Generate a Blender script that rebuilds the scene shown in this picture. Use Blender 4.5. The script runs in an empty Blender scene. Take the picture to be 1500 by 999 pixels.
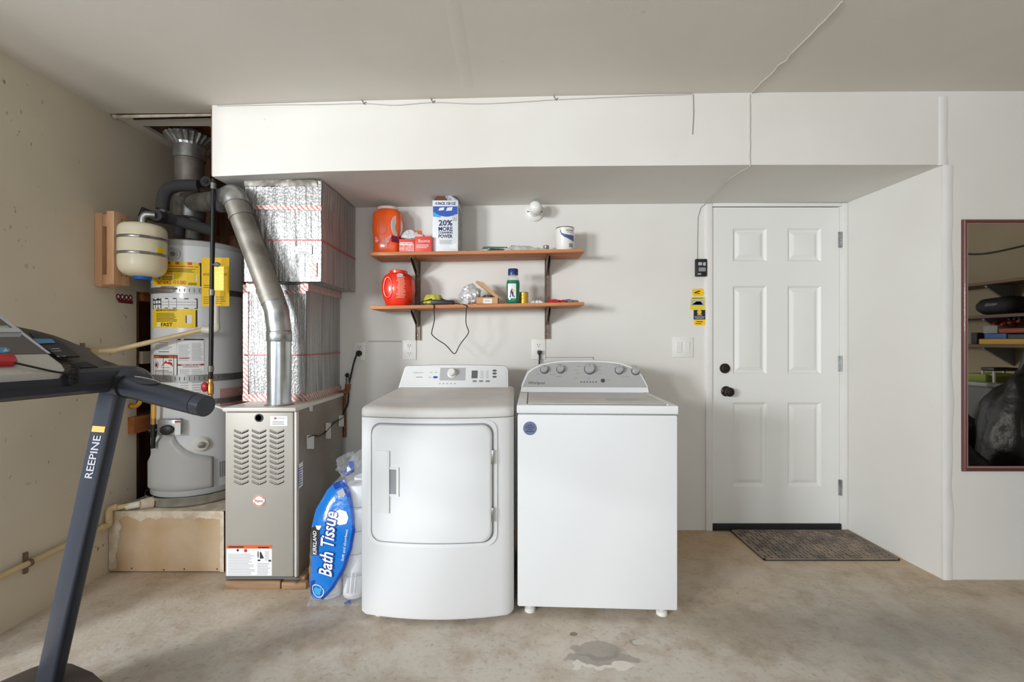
import bpy, bmesh, math, random
from mathutils import Vector, Matrix, noise as mnoise

random.seed(7)
SC = bpy.context.scene
COL = SC.collection
V = Vector
PI = math.pi
FPX, EYE = 667.0, 1.21                    # focal length in pixels of a 1500 px frame; eye height


def lin(c):
    return tuple(((x / 255) / 12.92 if x / 255 <= 0.04045 else ((x / 255 + 0.055) / 1.055) ** 2.4) for x in c)


# ------------------------------------------------------------------ camera, world, lights, exposure
cam = bpy.data.cameras.new('camera')
cam.sensor_width = 36.0
cam.lens = 36.0 * FPX / 1500.0
cam.clip_start = 0.02
camo = bpy.data.objects.new('camera', cam)
camo.location = (0, 0, EYE)
camo.rotation_euler = (PI / 2, 0, 0)
COL.objects.link(camo)
SC.camera = camo

world = bpy.data.worlds.new('daylight')
SC.world = world
world.use_nodes = True
bg = world.node_tree.nodes['Background']
bg.inputs['Color'].default_value = (0.80, 0.88, 1.0, 1)
bg.inputs['Strength'].default_value = 0.6

SC.view_settings.view_transform = 'Standard'
SC.view_settings.look = 'None'
SC.view_settings.gamma = 1.0
SC.view_settings.use_curve_mapping = False
SC.view_settings.exposure = -0.10


def area(name, loc, aim, sx, sy, watts, color):
    d = bpy.data.lights.new(name, 'AREA')
    d.shape = 'RECTANGLE'
    d.size, d.size_y, d.energy, d.color = sx, sy, watts, color
    o = bpy.data.objects.new(name, d)
    o.location = loc
    o.rotation_euler = (V(aim) - V(loc)).to_track_quat('-Z', 'Y').to_euler()
    COL.objects.link(o)
    return o


# side lamps added for left-hand shadows; daylight through the open garage door behind camera
area('added_side_light', (-4.6, -2.4, 1.80), (0.3, 2.9, 1.3), 0.9, 0.9, 275, (0.95, 0.98, 1.0))
area('added_side_light', (-2.45, -1.75, 1.75), (-0.6, 2.9, 1.2), 0.5, 0.5, 62, (0.95, 0.98, 1.0))
area('garage_door_daylight', (0.9, -3.7, 1.25), (0.9, 3.0, 1.35), 4.6, 2.0, 46, (0.90, 0.96, 1.0))


# ------------------------------------------------------------------ materials
def mat(name, col, rough=0.5, metal=0.0, var=0.0, vscale=4.0, bump=0.0, bscale=40.0, col2=None, coat=0.0, alpha=1.0, trans=0.0,
        emit=0.0, spec=0.5, detail=4.0, lo=0.35, hi=0.65):
    m = bpy.data.materials.new(name)
    m.use_nodes = True
    nt = m.node_tree
    b = nt.nodes['Principled BSDF']
    c = (*lin(col), 1)
    b.inputs['Base Color'].default_value = c
    b.inputs['Roughness'].default_value = rough
    b.inputs['Metallic'].default_value = metal
    b.inputs['Coat Weight'].default_value = coat
    b.inputs['Alpha'].default_value = alpha
    b.inputs['Transmission Weight'].default_value = trans
    b.inputs['Specular IOR Level'].default_value = spec
    if emit:
        b.inputs['Emission Color'].default_value = c
        b.inputs['Emission Strength'].default_value = emit
    tc = nt.nodes.new('ShaderNodeTexCoord')
    if var or col2:
        n = nt.nodes.new('ShaderNodeTexNoise')
        n.inputs['Scale'].default_value = vscale
        n.inputs['Detail'].default_value = detail
        nt.links.new(tc.outputs['Object'], n.inputs['Vector'])
        r = nt.nodes.new('ShaderNodeValToRGB')
        r.color_ramp.elements[0].position = lo
        r.color_ramp.elements[1].position = hi
        c1 = lin(col2) if col2 else tuple(x * (1 - var) for x in lin(col))
        r.color_ramp.elements[0].color = (*c1, 1)
        r.color_ramp.elements[1].color = c
        nt.links.new(n.outputs['Fac'], r.inputs['Fac'])
        nt.links.new(r.outputs['Color'], b.inputs['Base Color'])
    if bump:
        n2 = nt.nodes.new('ShaderNodeTexNoise')
        n2.inputs['Scale'].default_value = bscale
        n2.inputs['Detail'].default_value = 5
        nt.links.new(tc.outputs['Object'], n2.inputs['Vector'])
        bp = nt.nodes.new('ShaderNodeBump')
        bp.inputs['Strength'].default_value = bump
        bp.inputs['Distance'].default_value = 0.01
        nt.links.new(n2.outputs['Fac'], bp.inputs['Height'])
        nt.links.new(bp.outputs['Normal'], b.inputs['Normal'])
    return m


def N(nt, kind, **inp):
    n = nt.nodes.new(kind)
    for k, v in inp.items():
        n.inputs[k.replace('_', ' ')].default_value = v
    return n


def ramp(nt, src, p0, c0, p1, c1):
    r = nt.nodes.new('ShaderNodeValToRGB')
    r.color_ramp.elements[0].position, r.color_ramp.elements[1].position = p0, p1
    r.color_ramp.elements[0].color, r.color_ramp.elements[1].color = c0, c1
    nt.links.new(src, r.inputs['Fac'])
    return r.outputs['Color']


def mix(nt, fac, a, b, mode='MIX'):
    m = nt.nodes.new('ShaderNodeMix')
    m.data_type = 'RGBA'
    m.blend_type = mode
    for i, x in ((0, fac), (6, a), (7, b)):
        if hasattr(x, 'links'):
            nt.links.new(x, m.inputs[i])
        else:
            m.inputs[i].default_value = x
    return m.outputs[2]


W1, K0 = (1, 1, 1, 1), (0, 0, 0, 1)


def floor_material():
    m = mat('stained_concrete', (190, 180, 168), 0.62, bump=0.12, bscale=60)
    nt = m.node_tree
    b = nt.nodes['Principled BSDF']
    tc = nt.nodes.new('ShaderNodeTexCoord')
    P_ = tc.outputs['Object']
    n1 = N(nt, 'ShaderNodeTexNoise', Scale=1.6, Detail=6.0, Roughness=0.6)
    n2 = N(nt, 'ShaderNodeTexNoise', Scale=7.0, Detail=8.0, Roughness=0.65)
    n3 = N(nt, 'ShaderNodeTexNoise', Scale=45.0, Detail=4.0)
    n4 = N(nt, 'ShaderNodeTexNoise', Scale=3.2, Detail=5.0)
    for n in (n1, n2, n3, n4):
        nt.links.new(P_, n.inputs['Vector'])
    grey, tan, brown = (*lin((200, 192, 180)), 1), (*lin((190, 164, 132)), 1), (*lin((150, 122, 92)), 1)
    # the slab is browner towards the back wall and the heater corner
    sep = nt.nodes.new('ShaderNodeSeparateXYZ')
    nt.links.new(P_, sep.inputs[0])
    ad = nt.nodes.new('ShaderNodeMath'); ad.operation = 'MULTIPLY_ADD'
    ad.inputs[1].default_value = 0.55
    nt.links.new(sep.outputs['Y'], ad.inputs[0])
    mx = nt.nodes.new('ShaderNodeMath'); mx.operation = 'MULTIPLY_ADD'
    mx.inputs[1].default_value = 0.9; mx.inputs[2].default_value = -1.36
    nt.links.new(n1.outputs['Fac'], mx.inputs[0])
    nt.links.new(mx.outputs[0], ad.inputs[2])
    f1 = ramp(nt, ad.outputs[0], 0.05, K0, 0.60, W1)
    c = mix(nt, f1, grey, tan)
    f2 = ramp(nt, n2.outputs['Fac'], 0.46, K0, 0.72, (0.6, 0.6, 0.6, 1))
    c = mix(nt, f2, c, brown)
    f3 = ramp(nt, n3.outputs['Fac'], 0.55, K0, 0.72, (0.4, 0.4, 0.4, 1))
    c = mix(nt, f3, c, (*lin((120, 108, 96)), 1))
    f4 = ramp(nt, n4.outputs['Fac'], 0.50, K0, 0.70, (0.5, 0.5, 0.5, 1))
    c = mix(nt, f4, c, (*lin((214, 208, 198)), 1))

    def spot(x, y, sx, sy, wob, col, amt, c, e0=0.90, e1=1.02):
        mp = nt.nodes.new('ShaderNodeMapping'); mp.vector_type = 'TEXTURE'
        mp.inputs['Location'].default_value = (x, y, 0)
        mp.inputs['Scale'].default_value = (sx, sy, 1)
        mm = nt.nodes.new('ShaderNodeMix'); mm.data_type = 'VECTOR'
        mm.inputs[0].default_value = wob
        nn = N(nt, 'ShaderNodeTexNoise', Scale=14.0, Detail=5.0)
        nt.links.new(P_, nn.inputs['Vector'])
        su = nt.nodes.new('ShaderNodeVectorMath'); su.operation = 'SUBTRACT'
        su.inputs[1].default_value = (0.5, 0.5, 0.5)
        nt.links.new(nn.outputs['Color'], su.inputs[0])
        sc = nt.nodes.new('ShaderNodeVectorMath'); sc.operation = 'MULTIPLY'
        sc.inputs[1].default_value = (wob, wob, 0)
        nt.links.new(su.outputs[0], sc.inputs[0])
        aa = nt.nodes.new('ShaderNodeVectorMath'); aa.operation = 'ADD'
        nt.links.new(P_, aa.inputs[0]); nt.links.new(sc.outputs[0], aa.inputs[1])
        nt.links.new(aa.outputs[0], mp.inputs['Vector'])
        ln = nt.nodes.new('ShaderNodeVectorMath'); ln.operation = 'LENGTH'
        sx_ = nt.nodes.new('ShaderNodeVectorMath'); sx_.operation = 'MULTIPLY'
        sx_.inputs[1].default_value = (1, 1, 0)
        nt.links.new(mp.outputs[0], sx_.inputs[0])
        nt.links.new(sx_.outputs[0], ln.inputs[0])
        f = ramp(nt, ln.outputs['Value'], e0, (amt, amt, amt, 1), e1, K0)
        return mix(nt, f, c, col)
    dk = (*lin((128, 120, 110)), 1)
    wet = (*lin((138, 132, 124)), 1)
    c = spot(1.62, 1.86, 0.75, 0.36, 0.35, (*lin((128, 124, 120)), 1), 0.55, c, 0.2, 1.2)  # broad grey blotch, fading softly outwards
    c = spot(0.95, 1.95, 0.45, 0.22, 0.30, (*lin((140, 130, 118)), 1), 0.45, c, 0.2, 1.2)
    c = spot(-0.75, 1.88, 0.40, 0.12, 0.30, (*lin((150, 128, 104)), 1), 0.5, c, 0.2, 1.2)
    c = spot(0.335, 1.785, 0.10, 0.055, 0.10, wet, 0.6, c)       # damp patch in front of the washer
    c = spot(0.34, 1.735, 0.15, 0.028, 0.10, wet, 0.6, c)
    c = spot(0.345, 1.70, 0.13, 0.012, 0.14, (*lin((224, 220, 212)), 1), 0.8, c)
    c = spot(0.255, 1.88, 0.017, 0.014, 0.01, dk, 0.95, c)
    c = spot(0.50, 1.83, 0.03, 0.022, 0.02, dk, 0.5, c)
    c = spot(0.508, 1.83, 0.026, 0.018, 0.02, grey, 1.0, c)
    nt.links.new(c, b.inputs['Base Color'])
    return m


def scuffed_wall(name, base, base2, mark, thr=0.70, scale=13.0):
    m = mat(name, base, 0.85, bump=0.06, bscale=25)
    nt = m.node_tree
    b = nt.nodes['Principled BSDF']
    tc = nt.nodes.new('ShaderNodeTexCoord')
    mp = nt.nodes.new('ShaderNodeMapping')
    mp.inputs['Scale'].default_value = (1.0, 1.7, 1.0)
    mp.inputs['Rotation'].default_value = (0.5, 0, 0)
    nt.links.new(tc.outputs['Object'], mp.inputs['Vector'])
    n1 = N(nt, 'ShaderNodeTexNoise', Scale=1.3, Detail=4.0)
    nt.links.new(tc.outputs['Object'], n1.inputs['Vector'])
    n2 = N(nt, 'ShaderNodeTexNoise', Scale=scale, Detail=3.0, Roughness=0.6)
    nt.links.new(mp.outputs[0], n2.inputs['Vector'])
    c = mix(nt, ramp(nt, n1.outputs['Fac'], 0.35, K0, 0.65, W1), (*lin(base), 1), (*lin(base2), 1))
    n3 = N(nt, 'ShaderNodeTexNoise', Scale=2.6, Detail=2.0)
    nt.links.new(tc.outputs['Object'], n3.inputs['Vector'])
    m3 = ramp(nt, n3.outputs['Fac'], 0.48, K0, 0.60, W1)
    m2 = mix(nt, 1.0, ramp(nt, n2.outputs['Fac'], thr, K0, thr + 0.035, (0.7, 0.7, 0.7, 1)), m3, 'MULTIPLY')
    c = mix(nt, m2, c, (*lin(mark), 1))
    nt.links.new(c, b.inputs['Base Color'])
    return m


def wood(name, light, dark, axis='X', scale=1.0, rough=0.6):
    m = mat(name, light, rough, bump=0.08, bscale=80)
    nt = m.node_tree
    b = nt.nodes['Principled BSDF']
    tc = nt.nodes.new('ShaderNodeTexCoord')
    mp = nt.nodes.new('ShaderNodeMapping')
    s = {'X': (1.2, 18, 18), 'Y': (18, 1.2, 18), 'Z': (18, 18, 1.2)}[axis]
    mp.inputs['Scale'].default_value = tuple(x * scale for x in s)
    nt.links.new(tc.outputs['Object'], mp.inputs['Vector'])
    n1 = N(nt, 'ShaderNodeTexNoise', Scale=1.5, Detail=5.0, Distortion=0.6)
    nt.links.new(mp.outputs[0], n1.inputs['Vector'])
    n2 = N(nt, 'ShaderNodeTexNoise', Scale=9.0, Detail=1.0)
    nt.links.new(tc.outputs['Object'], n2.inputs['Vector'])
    c = mix(nt, ramp(nt, n1.outputs['Fac'], 0.35, W1, 0.7, K0), (*lin(light), 1), (*lin(dark), 1))
    c = mix(nt, ramp(nt, n2.outputs['Fac'], 0.73, K0, 0.77, (0.7, 0.7, 0.7, 1)), c, tuple(x * 0.35 for x in lin(dark)) + (1,))
    nt.links.new(c, b.inputs['Base Color'])
    return m


def foil_material():
    m = mat('bubble_foil', (176, 176, 174), 0.50, 0.75)
    nt = m.node_tree
    b = nt.nodes['Principled BSDF']
    tc = nt.nodes.new('ShaderNodeTexCoord')
    vo = nt.nodes.new('ShaderNodeTexVoronoi')
    vo.inputs['Scale'].default_value = 105
    mp = nt.nodes.new('ShaderNodeMapping')
    mp.inputs['Scale'].default_value = (1, 1, 0.7)
    nt.links.new(tc.outputs['Object'], mp.inputs['Vector'])
    nt.links.new(mp.outputs[0], vo.inputs['Vector'])
    mp2 = nt.nodes.new('ShaderNodeMapping')
    mp2.inputs['Scale'].default_value = (55, 55, 2.0)
    nt.links.new(tc.outputs['Object'], mp2.inputs['Vector'])
    n2 = N(nt, 'ShaderNodeTexNoise', Scale=1.0, Detail=2.0)
    nt.links.new(mp2.outputs[0], n2.inputs['Vector'])
    wv = N(nt, 'ShaderNodeTexVoronoi', Scale=1.0)
    wv.feature = 'DISTANCE_TO_EDGE'
    mp3 = nt.nodes.new('ShaderNodeMapping')
    mp3.inputs['Scale'].default_value = (30, 30, 0.4)
    nt.links.new(tc.outputs['Object'], mp3.inputs['Vector'])
    nt.links.new(mp3.outputs[0], wv.inputs['Vector'])
    seam = ramp(nt, wv.outputs['Distance'], 0.0, (0.30, 0.30, 0.30, 1), 0.10, (0.47, 0.47, 0.46, 1))
    nt.links.new(seam, b.inputs['Base Color'])
    b1 = nt.nodes.new('ShaderNodeBump')
    b1.inputs['Strength'].default_value = 0.9
    b1.inputs['Distance'].default_value = 0.009
    nt.links.new(n2.outputs['Fac'], b1.inputs['Height'])
    b2 = nt.nodes.new('ShaderNodeBump')
    b2.inputs['Strength'].default_value = 0.6
    b2.inputs['Distance'].default_value = 0.003
    nt.links.new(vo.outputs['Distance'], b2.inputs['Height'])
    nt.links.new(b1.outputs['Normal'], b2.inputs['Normal'])
    nt.links.new(b2.outputs['Normal'], b.inputs['Normal'])
    return m


def tape_material(name, scale, a, c_, axis=2):
    m = mat(name, a, 0.35, 0.3)
    nt = m.node_tree
    b = nt.nodes['Principled BSDF']
    tc = nt.nodes.new('ShaderNodeTexCoord')
    w = nt.nodes.new('ShaderNodeTexWave')
    w.bands_direction = 'DIAGONAL'
    w.inputs['Scale'].default_value = scale
    w.inputs['Distortion'].default_value = 3.0
    w.inputs['Detail'].default_value = 2.0
    w.inputs['Detail Scale'].default_value = 4.0
    nt.links.new(tc.outputs['Object'], w.inputs['Vector'])
    c = mix(nt, ramp(nt, w.outputs['Fac'], 0.55, K0, 0.75, W1), (*lin(a), 1), (*lin(c_), 1))
    nt.links.new(c, b.inputs['Base Color'])
    return m


def film_material(name, tint, amount):
    m = bpy.data.materials.new(name)
    m.use_nodes = True
    nt = m.node_tree
    b = nt.nodes['Principled BSDF']
    b.inputs['Base Color'].default_value = (*lin(tint), 1)
    b.inputs['Roughness'].default_value = 0.18
    tr = nt.nodes.new('ShaderNodeBsdfTransparent')
    mx = nt.nodes.new('ShaderNodeMixShader')
    mx.inputs[0].default_value = amount
    nt.links.new(tr.outputs[0], mx.inputs[1])
    nt.links.new(b.outputs[0], mx.inputs[2])
    tc = nt.nodes.new('ShaderNodeTexCoord')
    n2 = N(nt, 'ShaderNodeTexNoise', Scale=28.0, Detail=4.0, Distortion=1.0)
    nt.links.new(tc.outputs['Object'], n2.inputs['Vector'])
    bp = nt.nodes.new('ShaderNodeBump')
    bp.inputs['Strength'].default_value = 0.9
    bp.inputs['Distance'].default_value = 0.02
    nt.links.new(n2.outputs['Fac'], bp.inputs['Height'])
    nt.links.new(bp.outputs['Normal'], b.inputs['Normal'])
    nt.links.new(mx.outputs[0], nt.nodes['Material Output'].inputs['Surface'])
    return m


M = {}
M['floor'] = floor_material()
M['white_wall'] = scuffed_wall('white_painted_drywall', (226, 224, 219), (220, 217, 211), (205, 200, 192), 0.74)
M['soffit'] = scuffed_wall('white_soffit_paint', (226, 224, 219), (219, 216, 209), (200, 196, 188), 0.74)
M['ceiling'] = scuffed_wall('off_white_ceiling_paint', (228, 223, 214), (221, 215, 205), (204, 198, 188), 0.73)
M['left_wall'] = scuffed_wall('beige_scuffed_drywall', (220, 210, 191), (208, 197, 176), (104, 94, 80), 0.655, 17.0)
M['casing'] = mat('white_gloss_trim', (232, 231, 227), 0.4, var=0.04)
M['door'] = mat('white_door_paint', (231, 231, 227), 0.42, var=0.03, vscale=2)
M['framing'] = wood('old_framing_lumber', (142, 96, 58), (84, 52, 30), 'Z')
M['sheathing'] = wood('brown_sheathing', (122, 78, 46), (70, 42, 24), 'Z', 0.6)
M['block_face'] = mat('bare_drywall_paper', (208, 184, 154), 0.9, col2=(194, 164, 128), vscale=5, bump=0.1, bscale=50)
M['plaster'] = mat('patchy_joint_compound', (226, 214, 196), 0.9, col2=(196, 178, 152), vscale=16, bump=0.5, bscale=30)
M['shelf_wood'] = wood('pine_shelf', (205, 140, 92), (172, 104, 60), 'X', 0.9)
M['bracket'] = mat('brown_steel_bracket', (138, 120, 106), 0.45, 0.5, var=0.3, vscale=30)
M['appliance'] = mat('white_enamel', (233, 235, 237), 0.42, spec=0.35)
M['dusty_enamel'] = mat('dusty_white_enamel', (238, 238, 237), 0.45, col2=(226, 224, 219), vscale=6, lo=0.4, hi=0.75)
M['lid'] = mat('pale_grey_lid', (206, 206, 203), 0.3, col2=(196, 188, 176), vscale=5)
M['gap'] = mat('dark_gap', (96, 98, 102), 0.6)
M['console_grey'] = mat('silver_grey_fascia', (186, 187, 188), 0.4, 0.25)
M['console_white'] = mat('white_fascia', (228, 230, 230), 0.35)
M['knob_grey'] = mat('silver_knob', (186, 187, 190), 0.35, 0.35)
M['knob_ring'] = mat('dark_knob_ring', (92, 92, 96), 0.4, 0.4)
M['chrome'] = mat('bright_steel', (200, 200, 200), 0.25, 1.0, var=0.15, vscale=20)
M['galv'] = mat('galvanised_steel', (186, 188, 188), 0.34, 0.85, col2=(140, 142, 142), vscale=14, bump=0.05)
M['galv_new'] = mat('bright_galvanised_pipe', (206, 210, 212), 0.25, 0.95, var=0.15, vscale=20)
M['galv_old'] = mat('dull_weathered_duct', (150, 146, 138), 0.5, 0.55, col2=(112, 106, 98), vscale=9, bump=0.05)
M['foam'] = mat('black_foam_insulation', (58, 57, 58), 0.85, bump=0.2, bscale=90)
M['black_iron'] = mat('black_iron_pipe', (38, 36, 36), 0.45, 0.4, var=0.3, vscale=30)
M['black'] = mat('black_plastic', (30, 30, 32), 0.45)
M['rubber'] = mat('black_rubber', (24, 24, 25), 0.7)
M['bronze'] = mat('oil_rubbed_bronze', (52, 46, 44), 0.35, 0.7)
M['heater'] = mat('white_heater_jacket', (216, 218, 220), 0.3, coat=0.15)
M['heater_grey'] = mat('grey_plastic_cover', (184, 184, 182), 0.4)
M['steel_strap'] = mat('perforated_steel_strap', (165, 165, 162), 0.35, 0.8, var=0.25, vscale=30)
M['yellow'] = mat('yellow_label', (246, 208, 24), 0.5)
M['yellow_tag'] = mat('yellow_paper_tag', (244, 196, 16), 0.6)
M['lemon'] = mat('pale_yellow_tag', (228, 212, 90), 0.6)
M['orange_print'] = mat('orange_print', (214, 96, 30), 0.6)
M['red_print'] = mat('red_print', (196, 34, 38), 0.6)
M['dark_print'] = mat('black_print', (40, 38, 38), 0.6)
M['grey_print'] = mat('grey_print', (140, 142, 146), 0.6)
M['soft_print'] = mat('pale_grey_print', (176, 178, 184), 0.6)
M['paper'] = mat('white_label_paper', (232, 232, 232), 0.55)
M['cream'] = mat('cream_tank_paint', (226, 216, 190), 0.3, coat=0.2)
M['blue_plastic'] = mat('blue_plastic', (22, 92, 168), 0.4)
M['pvc'] = mat('yellowed_pvc', (214, 190, 146), 0.4, var=0.12, vscale=12)
M['pvc_white'] = mat('white_pvc', (224, 220, 208), 0.4)
M['lumber'] = wood('new_lumber', (228, 186, 146), (204, 154, 114), 'Z', 0.8)
M['lumber_orange'] = wood('orange_lumber', (190, 120, 66), (150, 86, 42), 'Y', 0.8)
M['plank'] = wood('weathered_plank', (164, 132, 100), (120, 92, 66), 'X', 1.2)
M['yellow_gas'] = mat('yellow_gas_connector', (232, 168, 32), 0.4)
M['brass'] = mat('brass', (186, 140, 72), 0.3, 0.8)
M['red_valve'] = mat('red_valve_handle', (178, 30, 36), 0.4)
M['furnace'] = mat('taupe_furnace_front', (164, 159, 150), 0.45, 0.15, var=0.05)
M['furnace_side'] = mat('taupe_furnace_side', (150, 142, 132), 0.35, 0.3, col2=(118, 104, 92), vscale=2.2)
M['furnace_cap'] = mat('pale_furnace_cap', (206, 200, 192), 0.4)
M['slot'] = mat('louver_slot', (34, 30, 28), 0.8)
M['foil'] = foil_material()
M['tape'] = tape_material('red_printed_foil_tape', 24, (206, 198, 193), (196, 112, 104))
M['red_line'] = mat('red_foil_line', (196, 86, 84), 0.4, 0.3)
M['orange_jug'] = mat('orange_plastic', (244, 92, 22), 0.28, coat=0.3)
M['red_jug'] = mat('red_orange_plastic', (236, 52, 26), 0.28, coat=0.3)
M['jug_cap'] = mat('pale_pink_cap', (226, 206, 196), 0.4)
M['label_text'] = mat('pale_orange_print', (240, 150, 120), 0.5)
M['pinkred'] = mat('coral_red_card', (226, 72, 58), 0.5)
M['pinkwhite'] = mat('pink_white_card', (234, 176, 168), 0.5, col2=(222, 90, 80), vscale=70)
M['carton'] = mat('white_card', (222, 226, 230), 0.45)
M['carton_grey'] = mat('grey_printed_card', (196, 200, 206), 0.45, col2=(110, 114, 122), vscale=45)
M['card_brown'] = mat('brown_cardboard', (198, 156, 114), 0.8)
M['card_inside'] = mat('dark_brown_card', (104, 68, 50), 0.85)
M['navy'] = mat('navy_print', (38, 48, 104), 0.5)
M['blue_print'] = mat('royal_blue_print', (40, 84, 176), 0.5)
M['cyan_print'] = mat('cyan_print', (60, 168, 224), 0.5)
M['bag_blue'] = mat('blue_printed_film', (22, 124, 216), 0.22, coat=0.3, bump=0.35, bscale=30)
M['bag_dark'] = mat('deep_blue_printed_film', (24, 70, 160), 0.22, coat=0.3, bump=0.35, bscale=30)
M['film'] = film_material('clear_wrinkled_film', (240, 245, 252), 0.16)
M['film_grey'] = film_material('clear_packet_film', (232, 234, 235), 0.85)
M['roll'] = mat('white_tissue', (246, 247, 250), 0.95, bump=0.15, bscale=40)
M['foilball'] = mat('crumpled_silver_foil', (226, 228, 230), 0.3, 0.45, bump=0.3, bscale=30)
M['lime'] = mat('yellow_green_plastic', (206, 204, 60), 0.5, col2=(168, 164, 60), vscale=40)
M['green_liquid'] = mat('green_liquid', (6, 118, 84), 0.15, coat=0.5)
M['clear'] = film_material('clear_plastic', (224, 230, 230), 0.35)
M['cap_blue'] = mat('navy_cap', (34, 58, 112), 0.35)
M['mustard'] = mat('mustard_tin', (196, 154, 34), 0.35, 0.2)
M['tin_top'] = mat('dull_tin', (150, 148, 142), 0.35, 0.8)
M['white_plastic'] = mat('white_plastic', (232, 230, 226), 0.35)
M['glass_bulb'] = mat('frosted_bulb', (240, 240, 236), 0.25, coat=0.5)
M['red_cloth'] = mat('red_knit', (186, 36, 48), 0.9, bump=0.4, bscale=120)
M['grey_cloth'] = mat('grey_coated_knit', (120, 120, 122), 0.8, bump=0.4, bscale=120)
M['teal'] = mat('teal_plastic', (60, 110, 104), 0.35)
M['mat_brown'] = mat('worn_brown_rubber', (150, 134, 118), 0.8, col2=(104, 96, 90), vscale=6)
M['mat_base'] = mat('dark_rubber_base', (44, 40, 37), 0.9)
M['frame_brown'] = mat('mahogany_moulding', (98, 56, 52), 0.35, coat=0.2)
M['frame_pink'] = mat('worn_inner_moulding', (150, 116, 112), 0.4)
M['mirror'] = mat('mirror_glass', (176, 172, 164), 0.02, 1.0)
M['tm_grey'] = mat('slate_painted_steel', (58, 61, 70), 0.30, 0.3)
M['tm_dark'] = mat('dark_shroud_plastic', (72, 66, 61), 0.5)
M['tm_black'] = mat('console_black', (34, 34, 36), 0.35)
M['tm_light'] = mat('pale_grey_overlay', (186, 184, 178), 0.45, bump=0.2, bscale=150)
M['tm_panel'] = mat('charcoal_overlay', (82, 78, 74), 0.35)
M['tm_blue'] = mat('blue_overlay', (64, 132, 176), 0.35)
M['tm_green'] = mat('pale_green_print', (138, 168, 128), 0.4)
M['gold'] = mat('gold_print', (226, 182, 96), 0.4)
M['silver_text'] = mat('silver_print', (176, 178, 186), 0.4)
M['glass'] = mat('window_glass', (255, 255, 255), 0.0, trans=1.0)
M['bag_black'] = mat('black_bin_liner', (30, 30, 32), 0.4, bump=1.0, bscale=12)
M['nylon'] = mat('black_nylon', (30, 31, 34), 0.7, bump=0.15, bscale=80)
M['bin_grey'] = mat('grey_tote', (104, 106, 106), 0.5)
M['lid_grey'] = mat('pale_tote_lid', (168, 170, 168), 0.5)
M['moss'] = mat('olive_green_plastic', (140, 152, 66), 0.5)
M['box_blue'] = mat('blue_game_box', (38, 96, 160), 0.5)
M['box_yellow'] = mat('yellow_game_box', (214, 164, 40), 0.5)
M['box_red'] = mat('rust_red_box', (160, 62, 40), 0.5)
M['grey_box'] = mat('pale_grey_carton', (156, 158, 162), 0.6)
M['dark_board'] = wood('dark_old_board', (132, 104, 82), (98, 74, 56), 'Y', 0.8)
M['right_wall'] = mat('beige_garage_wall', (176, 162, 138), 0.9, var=0.08, vscale=2)
M['seal'] = mat('door_gasket', (150, 152, 156), 0.6)


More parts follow.
